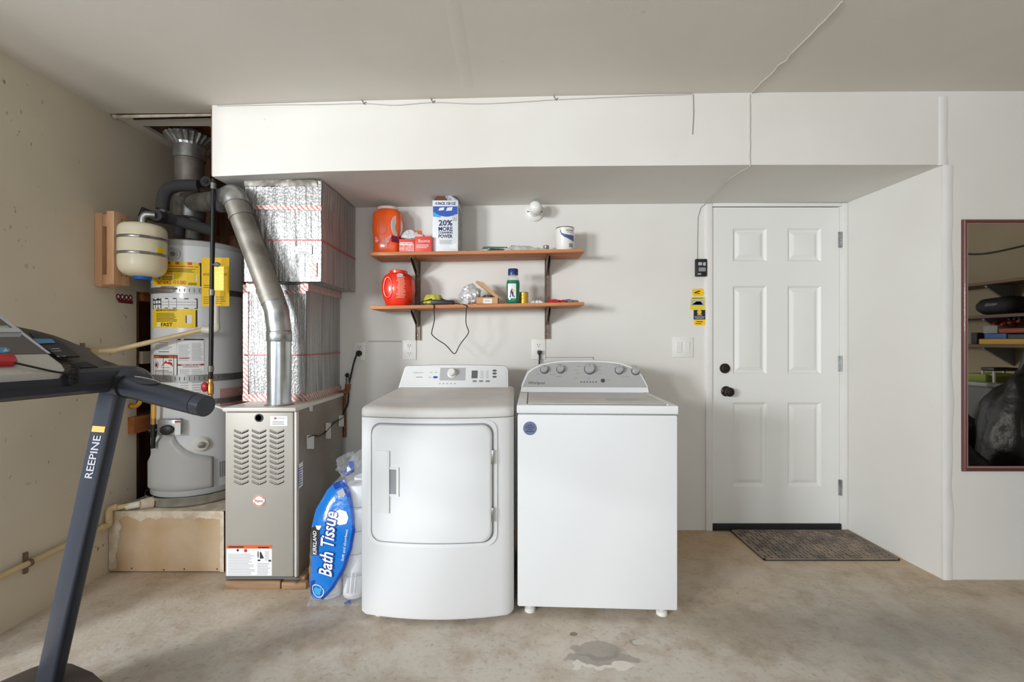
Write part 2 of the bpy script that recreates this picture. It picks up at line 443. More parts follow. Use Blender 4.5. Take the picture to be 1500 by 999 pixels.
# ------------------------------------------------------------------ mesh helpers
class MB:
    def __init__(s):
        s.v, s.f, s.m, s.cur = [], [], [], 0

    def add(s, vs, fs):
        b = len(s.v)
        s.v += [V(p) for p in vs]
        for f in fs:
            s.f.append([i + b for i in f])
            s.m.append(s.cur)
        return s

    def box(s, x0, x1, y0, y1, z0, z1):
        vs = [(x, y, z) for z in (z0, z1) for y in (y0, y1) for x in (x0, x1)]
        return s.add(vs, [(0, 2, 3, 1), (4, 5, 7, 6), (0, 1, 5, 4), (2, 6, 7, 3), (0, 4, 6, 2), (1, 3, 7, 5)])

    def prism(s, pts, off):
        n = len(pts)
        off = V(off)
        vs = [V(p) for p in pts] + [V(p) + off for p in pts]
        return s.add(vs, [list(range(n))[::-1], list(range(n, 2 * n))] + [(i, (i + 1) % n, (i + 1) % n + n, i + n) for i in range(n)])

    def loft(s, rings, cap=True, closed=True):
        n = len(rings[0])
        vs = [p for r in rings for p in r]
        fs = []
        for k in range(len(rings) - 1):
            for i in range(n if closed else n - 1):
                j = (i + 1) % n
                fs.append((k * n + i, k * n + j, (k + 1) * n + j, (k + 1) * n + i))
        if cap:
            fs.append(list(range(n))[::-1])
            fs.append([(len(rings) - 1) * n + i for i in range(n)])
        return s.add(vs, fs)

    def tube(s, pts, r, n=10, cap=True):
        pts = [V(p) for p in pts]
        rs = r if isinstance(r, (list, tuple)) else [r] * len(pts)
        t0 = (pts[1] - pts[0]).normalized()
        up = V((0, 0, 1)) if abs(t0.z) < 0.9 else V((1, 0, 0))
        u = t0.cross(up).normalized()
        rings = []
        for i, p in enumerate(pts):
            if i == 0:
                t = t0
            elif i == len(pts) - 1:
                t = (pts[i] - pts[i - 1]).normalized()
            else:
                t = ((pts[i + 1] - p).normalized() + (p - pts[i - 1]).normalized()).normalized()
            u = (u - t * u.dot(t)).normalized()
            w = t.cross(u)
            rings.append([p + (u * math.cos(a) + w * math.sin(a)) * rs[i] for a in (2 * PI * k / n for k in range(n))])
        return s.loft(rings, cap)

    def cyl(s, p0, p1, r0, r1=None, n=20):
        return s.tube([p0, p1], [r0, r0 if r1 is None else r1], n)

    def lathe(s, prof, o=(0, 0, 0), axis='Z', n=28):
        o = V(o)
        rings = []
        for r, h in prof:
            ring = []
            for k in range(n):
                a = 2 * PI * k / n
                c, d = r * math.cos(a), r * math.sin(a)
                ring.append(o + {'Z': V((c, d, h)), 'Y': V((c, h, d)), 'X': V((h, c, d))}[axis])
            rings.append(ring)
        return s.loft(rings, True)

    def sloft(s, secs, o=(0, 0, 0), n=32):
        """stack of superellipse sections: (z, rx, ry, exponent, dx, dy)"""
        o = V(o)
        rings = []
        for sec in secs:
            z, rx, ry, e = sec[:4]
            dx, dy = (sec[4], sec[5]) if len(sec) > 4 else (0, 0)
            ring = []
            for k in range(n):
                a = 2 * PI * k / n
                c, d = math.cos(a), math.sin(a)
                ring.append(o + V((dx + rx * math.copysign(abs(c) ** (2 / e), c), dy + ry * math.copysign(abs(d) ** (2 / e), d), z)))
            rings.append(ring)
        return s.loft(rings, True)

    def grid(s, fn, nu, nv):
        vs = [fn(i / nu, j / nv) for j in range(nv + 1) for i in range(nu + 1)]
        fs = [(j * (nu + 1) + i, j * (nu + 1) + i + 1, (j + 1) * (nu + 1) + i + 1, (j + 1) * (nu + 1) + i) for j in range(nv) for i in range(nu)]
        return s.add(vs, fs)

    def blob(s, c, r, amp=0.25, freq=6.0, nu=20, nv=12, seed=0.0):
        c, r = V(c), V(r if isinstance(r, (tuple, list, Vector)) else (r, r, r))
        rings = []
        for j in range(nv + 1):
            t = PI * (0.02 + 0.96 * j / nv)
            ring = []
            for i in range(nu):
                a = 2 * PI * i / nu
                d = V((math.sin(t) * math.cos(a), math.sin(t) * math.sin(a), -math.cos(t)))
                k = 1 + amp * mnoise.noise(d * freq * 0.35 + V((seed, seed * 1.7, 3.1)))
                ring.append(c + V((d.x * r.x, d.y * r.y, d.z * r.z)) * k)
            rings.append(ring)
        return s.loft(rings, True)

    def slab(s, mp, x0, x1, y0, y1, d0=0.0, d1=0.001, nx=1):
        """thin plate on a mapped surface: mp(x, y, d)"""
        top = [[mp(x0 + (x1 - x0) * i / nx, y, d1) for i in range(nx + 1)] for y in (y0, y1)]
        bot = [[mp(x0 + (x1 - x0) * i / nx, y, d0) for i in range(nx + 1)] for y in (y0, y1)]
        for i in range(nx):
            a = [top[0][i], top[0][i + 1], top[1][i + 1], top[1][i]]
            b = [bot[0][i], bot[0][i + 1], bot[1][i + 1], bot[1][i]]
            fs = [(0, 1, 2, 3), (4, 7, 6, 5), (0, 4, 5, 1), (3, 2, 6, 7)]
            if i == 0:
                fs.append((0, 3, 7, 4))
            if i == nx - 1:
                fs.append((1, 5, 6, 2))
            s.add(a + b, fs)
        return s

    def polyslab(s, mp, pts, d0=0.0, d1=0.001):
        n = len(pts)
        vs = [mp(x, y, d1) for x, y in pts] + [mp(x, y, d0) for x, y in pts]
        return s.add(vs, [list(range(n))] + [(i, i + n, (i + 1) % n + n, (i + 1) % n) for i in range(n)])

    def text(s, mp, body, x, y, size, width=None, align='CENTER', d=0.0016, rot=0.0, bold=0.0, shear=0.0):
        vs, fs = text_geo(body, bold, shear)
        if not vs:
            return s
        xs = [p[0] for p in vs]
        w = max(xs) - min(xs)
        sx = (width / w) if width else size
        cx = (max(xs) + min(xs)) / 2 if align == 'CENTER' else min(xs)
        cs, sn = math.cos(rot), math.sin(rot)
        out = []
        for p in vs:
            a, b = (p[0] - cx) * sx, (p[1] - 0.35) * size
            out.append(mp(x + a * cs - b * sn, y + a * sn + b * cs, d))
        return s.add(out, fs)

    def disc(s, mp, x, y, r, d0=0.0, d1=0.001, n=20, ry=None):
        ry = ry or r
        return s.polyslab(mp, [(x + r * math.cos(2 * PI * k / n), y + ry * math.sin(2 * PI * k / n)) for k in range(n)], d0, d1)

    def lines(s, mp, x0, x1, y0, y1, n, d=0.0013, fill=0.45, nx=1, rag=0.25):
        h = (y1 - y0) / n
        for k in range(n):
            e = x1 - (x1 - x0) * rag * random.random()
            s.slab(mp, x0, e, y0 + h * k, y0 + h * (k + fill), d - 0.0006, d, nx)
        return s

    def ring(s, mp, pts_out, pts_in, d0, d1):
        n = len(pts_out)
        vs = [mp(x, y, d1) for x, y in pts_out] + [mp(x, y, d1) for x, y in pts_in] + [mp(x, y, d0) for x, y in pts_out] + [mp(x, y, d0) for x, y in pts_in]
        fs = []
        for i in range(n):
            j = (i + 1) % n
            fs += [(i, j, n + j, n + i), (i, 2 * n + i, 2 * n + j, j), (n + i, n + j, 3 * n + j, 3 * n + i), (2 * n + i, 3 * n + i, 3 * n + j, 2 * n + j)]
        return s.add(vs, fs)


_tc = {}


def text_geo(body, bold=0.0, shear=0.0):
    key = (body, bold, shear)
    if key not in _tc:
        cu = bpy.data.curves.new('text', 'FONT')
        cu.body = body
        cu.resolution_u = 2
        cu.offset = bold
        cu.shear = shear
        o = bpy.data.objects.new('text', cu)
        COL.objects.link(o)
        dg = bpy.context.evaluated_depsgraph_get()
        me = bpy.data.meshes.new_from_object(o.evaluated_get(dg))
        _tc[key] = ([tuple(v.co) for v in me.vertices], [tuple(p.vertices) for p in me.polygons])
        bpy.data.objects.remove(o)
        bpy.data.meshes.remove(me)
        bpy.data.curves.remove(cu)
    return _tc[key]


def rrect(x0, x1, y0, y1, r, n=5):
    pts = []
    for cx, cy, a0 in ((x1 - r, y1 - r, 0), (x0 + r, y1 - r, PI / 2), (x0 + r, y0 + r, PI), (x1 - r, y0 + r, 1.5 * PI)):
        for k in range(n + 1):
            a = a0 + PI / 2 * k / n
            pts.append((cx + r * math.cos(a), cy + r * math.sin(a)))
    return pts


def bez(pts, n=10):
    """smooth curve through points (Catmull-Rom)"""
    P_ = [V(p) for p in pts]
    P_ = [P_[0] * 2 - P_[1]] + P_ + [P_[-1] * 2 - P_[-2]]
    out = []
    for i in range(1, len(P_) - 2):
        for k in range(n):
            t = k / n
            a, b, c, d = P_[i - 1], P_[i], P_[i + 1], P_[i + 2]
            out.append(0.5 * ((2 * b) + (c - a) * t + (2 * a - 5 * b + 4 * c - d) * t * t + (3 * b - a - 3 * c + d) * t ** 3))
    out.append(P_[-2])
    return out


ROOTM = {}
# flat print and rows of tiny marks too small to pick apart stay joined
PRINTS = {'label_print', 'label_lines', 'label_marks', 'label_rules', 'console_print', 'dial_markings', 'indicator_marks', 'sticker_print', 'small_print', 'side_print', 'seal_print', 'seal_centres', 'strap_slots', 'screw_heads', 'fixing_screws', 'slots', 'vent_grille', 'key_caps', 'white_patch', 'red_heading', 'heading', 'badge_ring', 'can_print', 'moulded_ribs', 'tag_print', 'logo_shapes', 'lettering', 'title_lettering', 'title_shadow', 'lid_gap', 'count_box', 'flame_mark'}


def P(px, py, Y):
    return V(((px - 750) / FPX * Y, Y, EYE + (499 - py) / FPX * Y))


def PX(px, Y):
    return (px - 750) / FPX * Y


def PZ(py, Y):
    return EYE + (499 - py) / FPX * Y


def make(name, mb, mats, bevel=0.0, angle=35, seg=2):
    me = bpy.data.meshes.new(name)
    bm = bmesh.new()
    vs = [bm.verts.new(p) for p in mb.v]
    for f, mi in zip(mb.f, mb.m):
        try:
            bf = bm.faces.new([vs[i] for i in f])
            bf.material_index = mi
        except ValueError:
            pass
    if bevel:
        bmesh.ops.remove_doubles(bm, verts=bm.verts, dist=1e-5)
    bmesh.ops.recalc_face_normals(bm, faces=bm.faces)
    if bevel:
        ed = [e for e in bm.edges if len(e.link_faces) == 2 and e.calc_face_angle(0) > math.radians(30)]
        bmesh.ops.bevel(bm, geom=ed, offset=bevel, segments=seg, profile=0.5, affect='EDGES', clamp_overlap=True)
    bm.to_mesh(me)
    bm.free()
    for m in (mats if isinstance(mats, (list, tuple)) else [mats]):
        me.materials.append(M[m] if isinstance(m, str) else m)
    for p in me.polygons:
        p.use_smooth = True
    me.set_sharp_from_angle(angle=math.radians(angle))
    o = bpy.data.objects.new(name, me)
    COL.objects.link(o)
    return o


def tag(o, label, cat, group=None, kind=None):
    if label:
        o['label'] = label
    if cat:
        o['category'] = cat
    if group:
        o['group'] = group
    if kind:
        o['kind'] = kind
    return o


def thing(name, label, cat, loc=(0, 0, 0), rz=0.0, group=None, kind=None):
    o = bpy.data.objects.new(name, None)
    o.empty_display_size = 0.05
    o.location = loc
    o.rotation_euler = (0, 0, rz)
    COL.objects.link(o)
    ROOTM[o.name] = Matrix.Translation(V(loc)) @ Matrix.Rotation(rz, 4, 'Z')
    return tag(o, label, cat, group, kind)


def part(name, mb, mats, parent, local=False, label=None, kind=None, **kw):
    """a part of a thing; vertices in world coordinates unless local"""
    mw = ROOTM[parent.name]
    if not local:
        inv = mw.inverted()
        mb.v = [inv @ p for p in mb.v]
    o = make(name, mb, mats, **kw)
    o.parent = parent
    ROOTM[o.name] = mw
    if label:
        o['label'] = label
    if kind is None and name in PRINTS:
        kind = 'stuff'
    if kind:
        o['kind'] = kind
    return o


def solo(name, mb, mats, label, cat, group=None, kind=None, loc=None, **kw):
    """a thing that is one mesh (world coordinates); may carry parts"""
    if loc is None:
        xs, ys, zs = [p.x for p in mb.v], [p.y for p in mb.v], [p.z for p in mb.v]
        loc = V(((min(xs) + max(xs)) / 2, (min(ys) + max(ys)) / 2, min(zs)))
    loc = V(loc)
    mb.v = [p - loc for p in mb.v]
    o = make(name, mb, mats, **kw)
    o.location = loc
    ROOTM[o.name] = Matrix.Translation(loc)
    return tag(o, label, cat, group, kind)


def struct(name, mb, mats, **kw):
    return solo(name, mb, mats, None, None, kind='structure', loc=(0, 0, 0), **kw)


def wallmap(Yp):
    return lambda x, y, d: V((x, Yp - d, y))


def xmap(Xp, sgn=1):
    """face looking towards +X (sgn 1): x runs along Y"""
    return lambda x, y, d: V((Xp + sgn * d, x, y))


# ------------------------------------------------------------------ the room
YB, YF, XL = 2.913, 2.308, -2.11
CEIL = [(-2.3, 2.400), (-1.52, 2.404), (-0.744, 2.428), (0.24, 2.452), (1.2, 2.469), (2.18, 2.476), (4.1, 2.478)]
SOF = [(-1.52, 2.044, 2.050), (-0.93, 2.070, 2.064), (-0.38, 2.082, 2.072), (0.0, 2.094, 2.079), (1.2, 2.103, 2.088), (2.3, 2.103, 2.092)]


def interp(tab, x, k=1):
    for a, b in zip(tab, tab[1:]):
        if x <= b[0]:
            t = (x - a[0]) / (b[0] - a[0])
            return a[k] + (b[k] - a[k]) * max(t, 0)
    return tab[-1][k]


mb = MB().box(-2.35, 4.15, -4.1, 3.1, -0.12, 0.0)
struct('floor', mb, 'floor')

# left wall: drywall slab with an unseen opening added for the side lamps and an open stud bay in the heater corner
wl = thing('wall_left', None, None, (0, 0, 0), 0, kind='structure')
mb = MB()
x0, x1 = XL - 0.10, XL
mb.box(x0, x1, -4.0, -2.3, 0, 2.5)
mb.box(x0, x1, -2.3, 1.5, 2.34, 2.5)
mb.box(x0, x1, 1.5, 2.40, 0, 2.5)
part('drywall', mb, 'left_wall', wl)
mb = MB()
mb.box(x0, x1, 2.40, 2.558, 0, 2.5)
mb.box(x0, x1, 2.558, 3.0, 1.49, 2.5)
part('drywall', mb, 'left_wall', wl)
part('sheathing', MB().box(XL - 0.13, XL - 0.10, 2.3, 3.1, 0, 2.5), 'sheathing', wl)
part('stud', MB().box(XL - 0.09, XL - 0.002, 2.86, 2.91, 0.0, 1.49), 'framing', wl)
part('stud', MB().box(XL - 0.098, XL - 0.02, 2.56, 2.60, 0.0, 1.49), 'framing', wl)
part('blocking', MB().box(XL - 0.09, XL + 0.004, 2.60, 2.86, 1.44, 1.49), 'lumber_orange', wl)
part('blocking', MB().box(XL - 0.09, XL + 0.035, 2.50, 2.90, 0.70, 0.79), 'lumber_orange', wl)
part('blocking', MB().box(XL - 0.09, XL + 0.0, 2.60, 2.86, 1.08, 1.15), 'left_wall', wl)

# trim around the wide unseen opening, added to let the side lamps in
mb = MB()
for a in ((-2.32, -2.28, 0.0, 2.36), (1.48, 1.52, 0.0, 2.36), (-2.28, 1.48, 2.32, 2.36)):
    mb.box(XL - 0.11, XL + 0.008, a[0], a[1], a[2], a[3])
struct('trim_7', mb, 'casing')

# back wall of the recess with the door opening; bare framing behind the heater
DX0, DX1, DZ1 = 1.272, 2.094, 2.070
wb = thing('wall_back', None, None, (0, 0, 0), 0, kind='structure')
mb = MB()
mb.box(-1.28, DX0, YB, YB + 0.11, 0, 2.5)
mb.box(DX0, DX1, YB, YB + 0.11, DZ1, 2.5)
mb.box(DX1, 2.25, YB, YB + 0.11, 0, 2.5)
part('drywall', mb, 'white_wall', wb)
part('sheathing', MB().box(-2.25, -1.28, YB + 0.02, YB + 0.10, 0, 2.5), 'sheathing', wb)
for xs in (-1.92, -1.55):
    part('stud', MB().box(xs, xs + 0.04, YB - 0.018, YB + 0.02, 0.32, 2.4), 'framing', wb)
part('blocking', MB().box(-1.88, -1.55, YB - 0.015, YB + 0.02, 1.80, 1.88), 'framing', wb)

# right of the recess: one block with its side and its front face
mb = MB()
poly = [(2.187, YF), (4.05, YF), (4.05, YB + 0.11), (2.14, YB + 0.11), (2.14, YB)]
mb.prism([(x, y, 0) for x, y in poly], (0, 0, 2.5))
wf = struct('wall_front', mb, 'white_wall')
# ragged plaster bead down the corner
mb = MB()
zs = [0.0 + k * 0.05 for k in range(43)]
random.seed(3)
ringz = []
for z in zs:
    w = 0.052 + 0.02 * mnoise.noise(V((z * 5, 2, 0)))
    t = 0.004 + 0.004 * abs(mnoise.noise(V((z * 9, 5, 0))))
    ringz.append([V((2.1872, YF + 0.02, z)), V((2.184, YF - t * 0.3, z)), V((2.196, YF - t, z)), V((2.187 + w * 0.7, YF - t * 0.9, z)), V((2.187 + w, YF + 0.001, z))])
mb.loft(ringz, False, False)
tag(part('plaster_bead', mb, 'casing', wf), None, None)
mb = MB()
ringz = []
for k in range(8):
    z = 2.10 + k * 0.05
    w = 0.035 + 0.01 * mnoise.noise(V((z * 7, 1, 0)))
    ringz.append([V((2.165 - w * .2, YF + 0.001, z)), V((2.17, YF - 0.003, z)), V((2.17 + w, YF - 0.003, z)), V((2.17 + w * 1.2, YF + 0.001, z))])
mb.loft(ringz, False, False)
part('plaster_bead', mb, 'casing', wf)

# soffit over the recess, sagging towards the heater corner
mb = MB()
rings = []
xs = [-1.52, -1.2, -0.93, -0.6, -0.38, 0.0, 0.4, 0.8, 1.2, 1.7, 2.187]
for x in xs:
    rings.append([V((x, YF, interp(CEIL, x) + 0.06)), V((x, YF, interp(SOF, x, 1))), V((x, YB + 0.05, interp(SOF, x, 2))), V((x, YB + 0.05, interp(CEIL, x) + 0.06))])
mb.loft(rings)
so = struct('wall_soffit', mb, 'soffit')
mb = MB()
mb.box(-1.545, -1.521, YF + 0.03, YB, 2.06, 2.45)
part('framing_board', mb, 'framing', so)

# ceiling: main sheet, open joint above the heater, nook sheet with a hole cut for the flue
ce = thing('ceiling', None, None, (0, 0, 0), 0, kind='structure')
mb = MB()
rings = []
for x in (-2.2, -1.52, -1.1, -0.744, -0.3, 0.24, 0.7, 1.2, 2.18, 4.1):
    z = interp(CEIL, x)
    rings.append([V((x, -4.05, z)), V((x, 2.385, z)), V((x, 2.385, z + 0.02)), V((x, -4.05, z + 0.02))])
mb.loft(rings)
part('ceiling_sheet', mb, 'ceiling', ce)
FX, FY = -1.88, 2.655                       # flue centre
zc = 2.402
mb = MB()
mb.box(-2.2, FX - 0.17, 2.430, 3.0, zc, zc + 0.02)
mb.box(FX + 0.20, -1.50, 2.430, 3.0, zc, zc + 0.02)
mb.box(FX - 0.17, FX + 0.20, 2.430, FY - 0.13, zc, zc + 0.02)
mb.box(FX - 0.17, FX + 0.20, FY + 0.16, 3.0, zc, zc + 0.02)
part('ceiling_sheet', mb, 'ceiling', ce)
part('joist', MB().box(-2.2, -1.50, 2.34, 2.46, zc + 0.035, zc + 0.12), 'framing', ce)
part('roof_boarding', MB().box(-2.2, -1.50, 2.46, 3.0, zc + 0.05, zc + 0.08), 'sheathing', ce)
mb = MB().box(-2.35, 4.15, -4.1, 2.33, 2.52, 2.58)
part('upper_deck', mb, 'sheathing', ce)
# taped ceiling joint
mb = MB()
mb.loft([[V((-0.245 + 0.004 * mnoise.noise(V((k * 0.9, 0, 0))), y, interp(CEIL, -0.245))), V((-0.235, y, interp(CEIL, -0.235) - 0.0005)), V((-0.195, y, interp(CEIL, -0.195) - 0.0005)), V((-0.185 + 0.004 * mnoise.noise(V((k * 0.9, 5, 0))), y, interp(CEIL, -0.185)))] for k, y in enumerate([-3.8 + 0.2 * j for j in range(31)])], False, False)
part('taped_joint', mb, 'ceiling', ce)
# right and rear walls of the garage
struct('wall_right', MB().box(3.95, 4.1, -4.0, YF, 0, 2.55), 'right_wall')
mb = MB()
mb.box(-2.21, -1.5, -4.0, -3.9, 0, 2.55)
mb.box(3.3, 4.0, -4.0, -3.9, 0, 2.55)
mb.box(-1.5, 3.3, -4.0, -3.9, 2.28, 2.55)
struct('wall_rear', mb, 'right_wall')

# ------------------------------------------------------------------ door
dr = thing('door_1', None, None, ((DX0 + DX1) / 2, YB, 0), 0, kind='structure')
FYD = YB - 0.004                             # front face of the leaf
LX0, LX1, LZ0, LZ1 = PX(1043.5, YB), PX(1229, YB), 0.045, PZ(303.5, YB)
cols = [(PX(1073, YB), PX(1122.5, YB)), (PX(1153, YB), PX(1202, YB))]
rows = [(PZ(712, YB), PZ(589, YB)), (PZ(547, YB), PZ(418.5, YB)), (PZ(382.5, YB), PZ(334, YB))]
mb = MB()
y0, y1 = FYD, FYD + 0.04
mb.box(LX0, cols[0][0], y0, y1, LZ0, LZ1)
mb.box(cols[0][1], cols[1][0], y0, y1, LZ0, LZ1)
mb.box(cols[1][1], LX1, y0, y1, LZ0, LZ1)
zcuts = [LZ0] + [z for r in rows for z in r] + [LZ1]
for c in cols:
    for k in range(0, len(zcuts), 2):
        mb.box(c[0], c[1], y0, y1, zcuts[k], zcuts[k + 1])
leaf = part('door_leaf', mb, 'door', dr)
for c in cols:
    for r in rows:
        mb = MB()
        rings = []
        for ins, dep in ((0.0, 0.0), (0.012, 0.012), (0.020, 0.014), (0.040, 0.004), (0.044, 0.003)):
            rings.append([V((x, FYD + dep, z)) for x, z in ((c[0] + ins, r[0] + ins), (c[1] - ins, r[0] + ins), (c[1] - ins, r[1] - ins), (c[0] + ins, r[1] - ins))])
        mb.loft(rings, False)
        n = len(mb.v)
        mb.f.append([n - 4, n - 3, n - 2, n - 1]); mb.m.append(0)
        part('door_panel', mb, 'door', leaf, angle=15)
part('door_sweep', MB().box(LX0 - 0.004, LX1 + 0.004, FYD - 0.012, FYD + 0.05, 0.004, 0.046), 'rubber', dr, bevel=0.003)
kx, kz = PX(1063, YB), PZ(572.5, YB)
mb = MB().lathe([(0.033, 0), (0.033, -0.006), (0.028, -0.010), (0.013, -0.014), (0.012, -0.030), (0.022, -0.036), (0.029, -0.046), (0.029, -0.056), (0.022, -0.064), (0.003, -0.067)], (kx, FYD, kz), 'Y')
part('door_knob', mb, 'bronze', dr)
mb = MB().lathe([(0.032, 0), (0.032, -0.008), (0.026, -0.016), (0.014, -0.018), (0.012, -0.024), (0.002, -0.025)], (PX(1061, YB), FYD, PZ(539, YB)), 'Y')
part('deadbolt', mb, 'bronze', dr)
for py in (351, 532, 713):
    z = PZ(py, YB)
    mb = MB().box(PX(1227, YB), PX(1235, YB), FYD - 0.006, FYD + 0.001, z - 0.05, z + 0.05)
    for k in range(5):
        mb.cyl((PX(1230, YB), FYD - 0.010, z - 0.05 + 0.02 * k + 0.001), (PX(1230, YB), FYD - 0.010, z - 0.05 + 0.02 * k + 0.019), 0.006, n=10)
    part('hinge', mb, 'galv', dr)
# casing
cz0 = PZ(297.5, YB)
mb = MB()
mb.box(PX(1033, YB), LX0 - 0.004, YB - 0.014, YB + 0.03, 0, cz0)
mb.box(PX(1038.5, YB), LX0 - 0.002, YB - 0.006, YB + 0.03, 0, cz0 - 0.02)
struct('trim_1', mb, 'casing', bevel=0.003)
mb = MB()
mb.box(LX1 + 0.012, PX(1240, YB), YB - 0.014, YB + 0.03, 0, cz0)
mb.box(LX1 + 0.003, LX1 + 0.03, YB - 0.004, YB + 0.03, 0, cz0 - 0.02)
struct('trim_2', mb, 'casing', bevel=0.003)
mb = MB().box(LX0 - 0.004, LX1 + 0.012, YB - 0.013, YB + 0.03, LZ1 + 0.005, cz0)
struct('trim_3', mb, 'casing', bevel=0.002)
mb = MB().box(DX0 - 0.02, DX1 + 0.02, YB + 0.05, YB + 0.10, 0, DZ1 + 0.02)
struct('trim_4', mb, 'mat_base')
# caulked seams between the outlets, as thin proud beads
mb = MB().box(PX(540, YB), PX(588, YB), YB - 0.003, YB, PZ(500.5, YB), PZ(498.5, YB))
struct('trim_5', mb, 'soft_print')
mb = MB().box(PX(800, YB), PX(869.5, YB), YB - 0.003, YB, PZ(523.6, YB), PZ(522.4, YB))
mb.box(PX(868.6, YB), PX(869.6, YB), YB - 0.003, YB, PZ(528.5, YB), PZ(522.4, YB))
struct('trim_6', mb, 'soft_print')

# ------------------------------------------------------------------ washer (local: x right, y back, z up; origin at the front centre)
WA = thing('washing_machine', 'white top-loading washing machine with silver-grey console of five knobs', 'washer', (0.3705, 1.985, 0), math.radians(-2.6))
hw = 0.347
part('cabinet', MB().box(-hw, hw, 0.0, 0.66, 0.042, 0.888), 'appliance', WA, local=True, bevel=0.008)
part('top_frame', MB().box(-hw - 0.003, hw + 0.003, -0.006, 0.665, 0.8925, 0.930), 'appliance', WA, local=True, bevel=0.006, seg=3)
part('lid', MB().box(-hw + 0.045, hw - 0.045, 0.018, 0.455, 0.928, 0.9355), 'lid', WA, local=True, bevel=0.003, label='pale grey lid')
mb = MB()
mb.box(-hw + 0.040, -hw + 0.044, 0.018, 0.455, 0.929, 0.933)
mb.box(-hw + 0.046, hw - 0.046, 0.012, 0.0165, 0.929, 0.932)
part('lid_gap', mb, 'gap', WA, local=True)
part('lid_window', MB().prism([(0.065, 0.10, 0.935), (0.255, 0.10, 0.935), (0.255, 0.20, 0.935), (0.065, 0.20, 0.935)], (0, 0, 0.0012)), 'console_grey', WA, local=True)
mb = MB()
mb.prism([(hw - 0.042, 0.02, 0.929), (hw - 0.036, 0.02, 0.929), (hw - 0.036, 0.46, 0.929), (hw - 0.042, 0.46, 0.929)], (0, 0, 0.006))
part('lid_hinge_strip', mb, 'appliance', WA, local=True)
# console: arched outline on a leaning face
cy0, cz0_, cy1, cz1 = 0.485, 0.932, 0.555, 1.100
cl = math.hypot(cy1 - cy0, cz1 - cz0_)
cu, cw = V((0, (cy1 - cy0) / cl, (cz1 - cz0_) / cl)), V((0, -(cz1 - cz0_) / cl, (cy1 - cy0) / cl))


def wmap(x, t, d):
    return V((x, cy0, cz0_)) + cu * t + cw * d


def arch(ins):
    w = hw - 0.002 - ins
    pts = [(-w, ins), (w, ins), (w - 0.004, 0.04)]
    for k in range(1, 24):
        a = k / 24
        xx = 1 - 2 * a
        pts.append((w * 1.0 * xx * 0.985, 0.055 + (cl - ins * 0.9 - 0.055) * (1 - abs(xx) ** 3.4) ** 0.62))
    pts.append((-w + 0.004, 0.04))
    return pts


mb = MB()
a0 = arch(0)
mb.loft([[wmap(x, t, 0) for x, t in a0], [V((x, 0.66, wmap(x, t, 0).z)) for x, t in a0]])
CO = part('console', mb, 'appliance', WA, local=True)
mb = MB()
a1 = [(x, max(t, 0.028)) for x, t in arch(0.009)]
mb.polyslab(wmap, a1, -0.002, 0.004)
FA = part('console_fascia', mb, 'console_grey', WA, local=True, label='silver-grey fascia')


def wpx(px, py):
    """photo pixel on the leaning console face -> (x, t)"""
    t = (577 - py) / 48.0 * cl
    Y = 1.985 + 0.50 + t * 0.38
    return ((px - 750) / FPX * Y - 0.391, t)


for px, py, r in ((796, 544, 0.0195), (819.5, 543.5, 0.0195), (861.5, 543, 0.026), (904, 544.5, 0.0195), (927.5, 545.5, 0.0195)):
    x, t = wpx(px, py)
    def kring(r_, d): return [wmap(x + r_ * math.cos(2 * PI * k / 28), t + r_ * math.sin(2 * PI * k / 28), d) for k in range(28)]
    k1 = part('knob', MB().loft([kring(r + 0.003, 0.004), kring(r + 0.003, 0.010), kring(r + 0.001, 0.012)]), 'knob_ring', WA, local=True)
    part('knob_cap', MB().loft([kring(r + 0.0005, 0.012), kring(r, 0.030), kring(r - 0.004, 0.034)]), 'knob_grey', k1, local=True)
    mb = MB().slab(lambda a, b, d: wmap(x + a, t + b, d), -0.001, 0.001, r * 0.3, r * 0.85, 0.034, 0.035)
    part('pointer', mb, 'knob_ring', k1, local=True)
x, t = wpx(881, 560)
part('start_button', MB().disc(wmap, x, t, 0.011, 0.003, 0.008), 'knob_ring', WA, local=True)
x, t = wpx(785, 563.5)
part('lettering', MB().text(wmap, 'Whirlpool', x, t, 0.022, d=0.0046), 'dark_print', FA, local=True)
mb = MB()
for k in range(6):
    x, t = wpx(850 + 4.3 * k, 562)
    mb.slab(wmap, x - 0.0035, x + 0.0035, t - 0.0025, t + 0.0025, 0.004, 0.005)
part('indicator_marks', mb, 'dark_print', FA, local=True)
mb = MB()
for px, py, w in ((787, 550, 5), (808, 551, 9), (818, 535, 10), (843, 544, 6), (845, 549, 7), (846, 538, 6), (876, 544, 6), (877, 549, 7), (876, 538, 6), (901, 535, 12), (914, 541, 7), (926, 537, 8), (914, 554, 12), (843, 556, 6), (861, 557, 5), (889, 559, 6), (817, 554, 9)):
    x, t = wpx(px, py)
    mb.slab(wmap, x - w * 0.0016, x + w * 0.0016, t - 0.0012, t + 0.0012, 0.004, 0.0046)
part('dial_markings', mb, 'grey_print', FA, local=True)
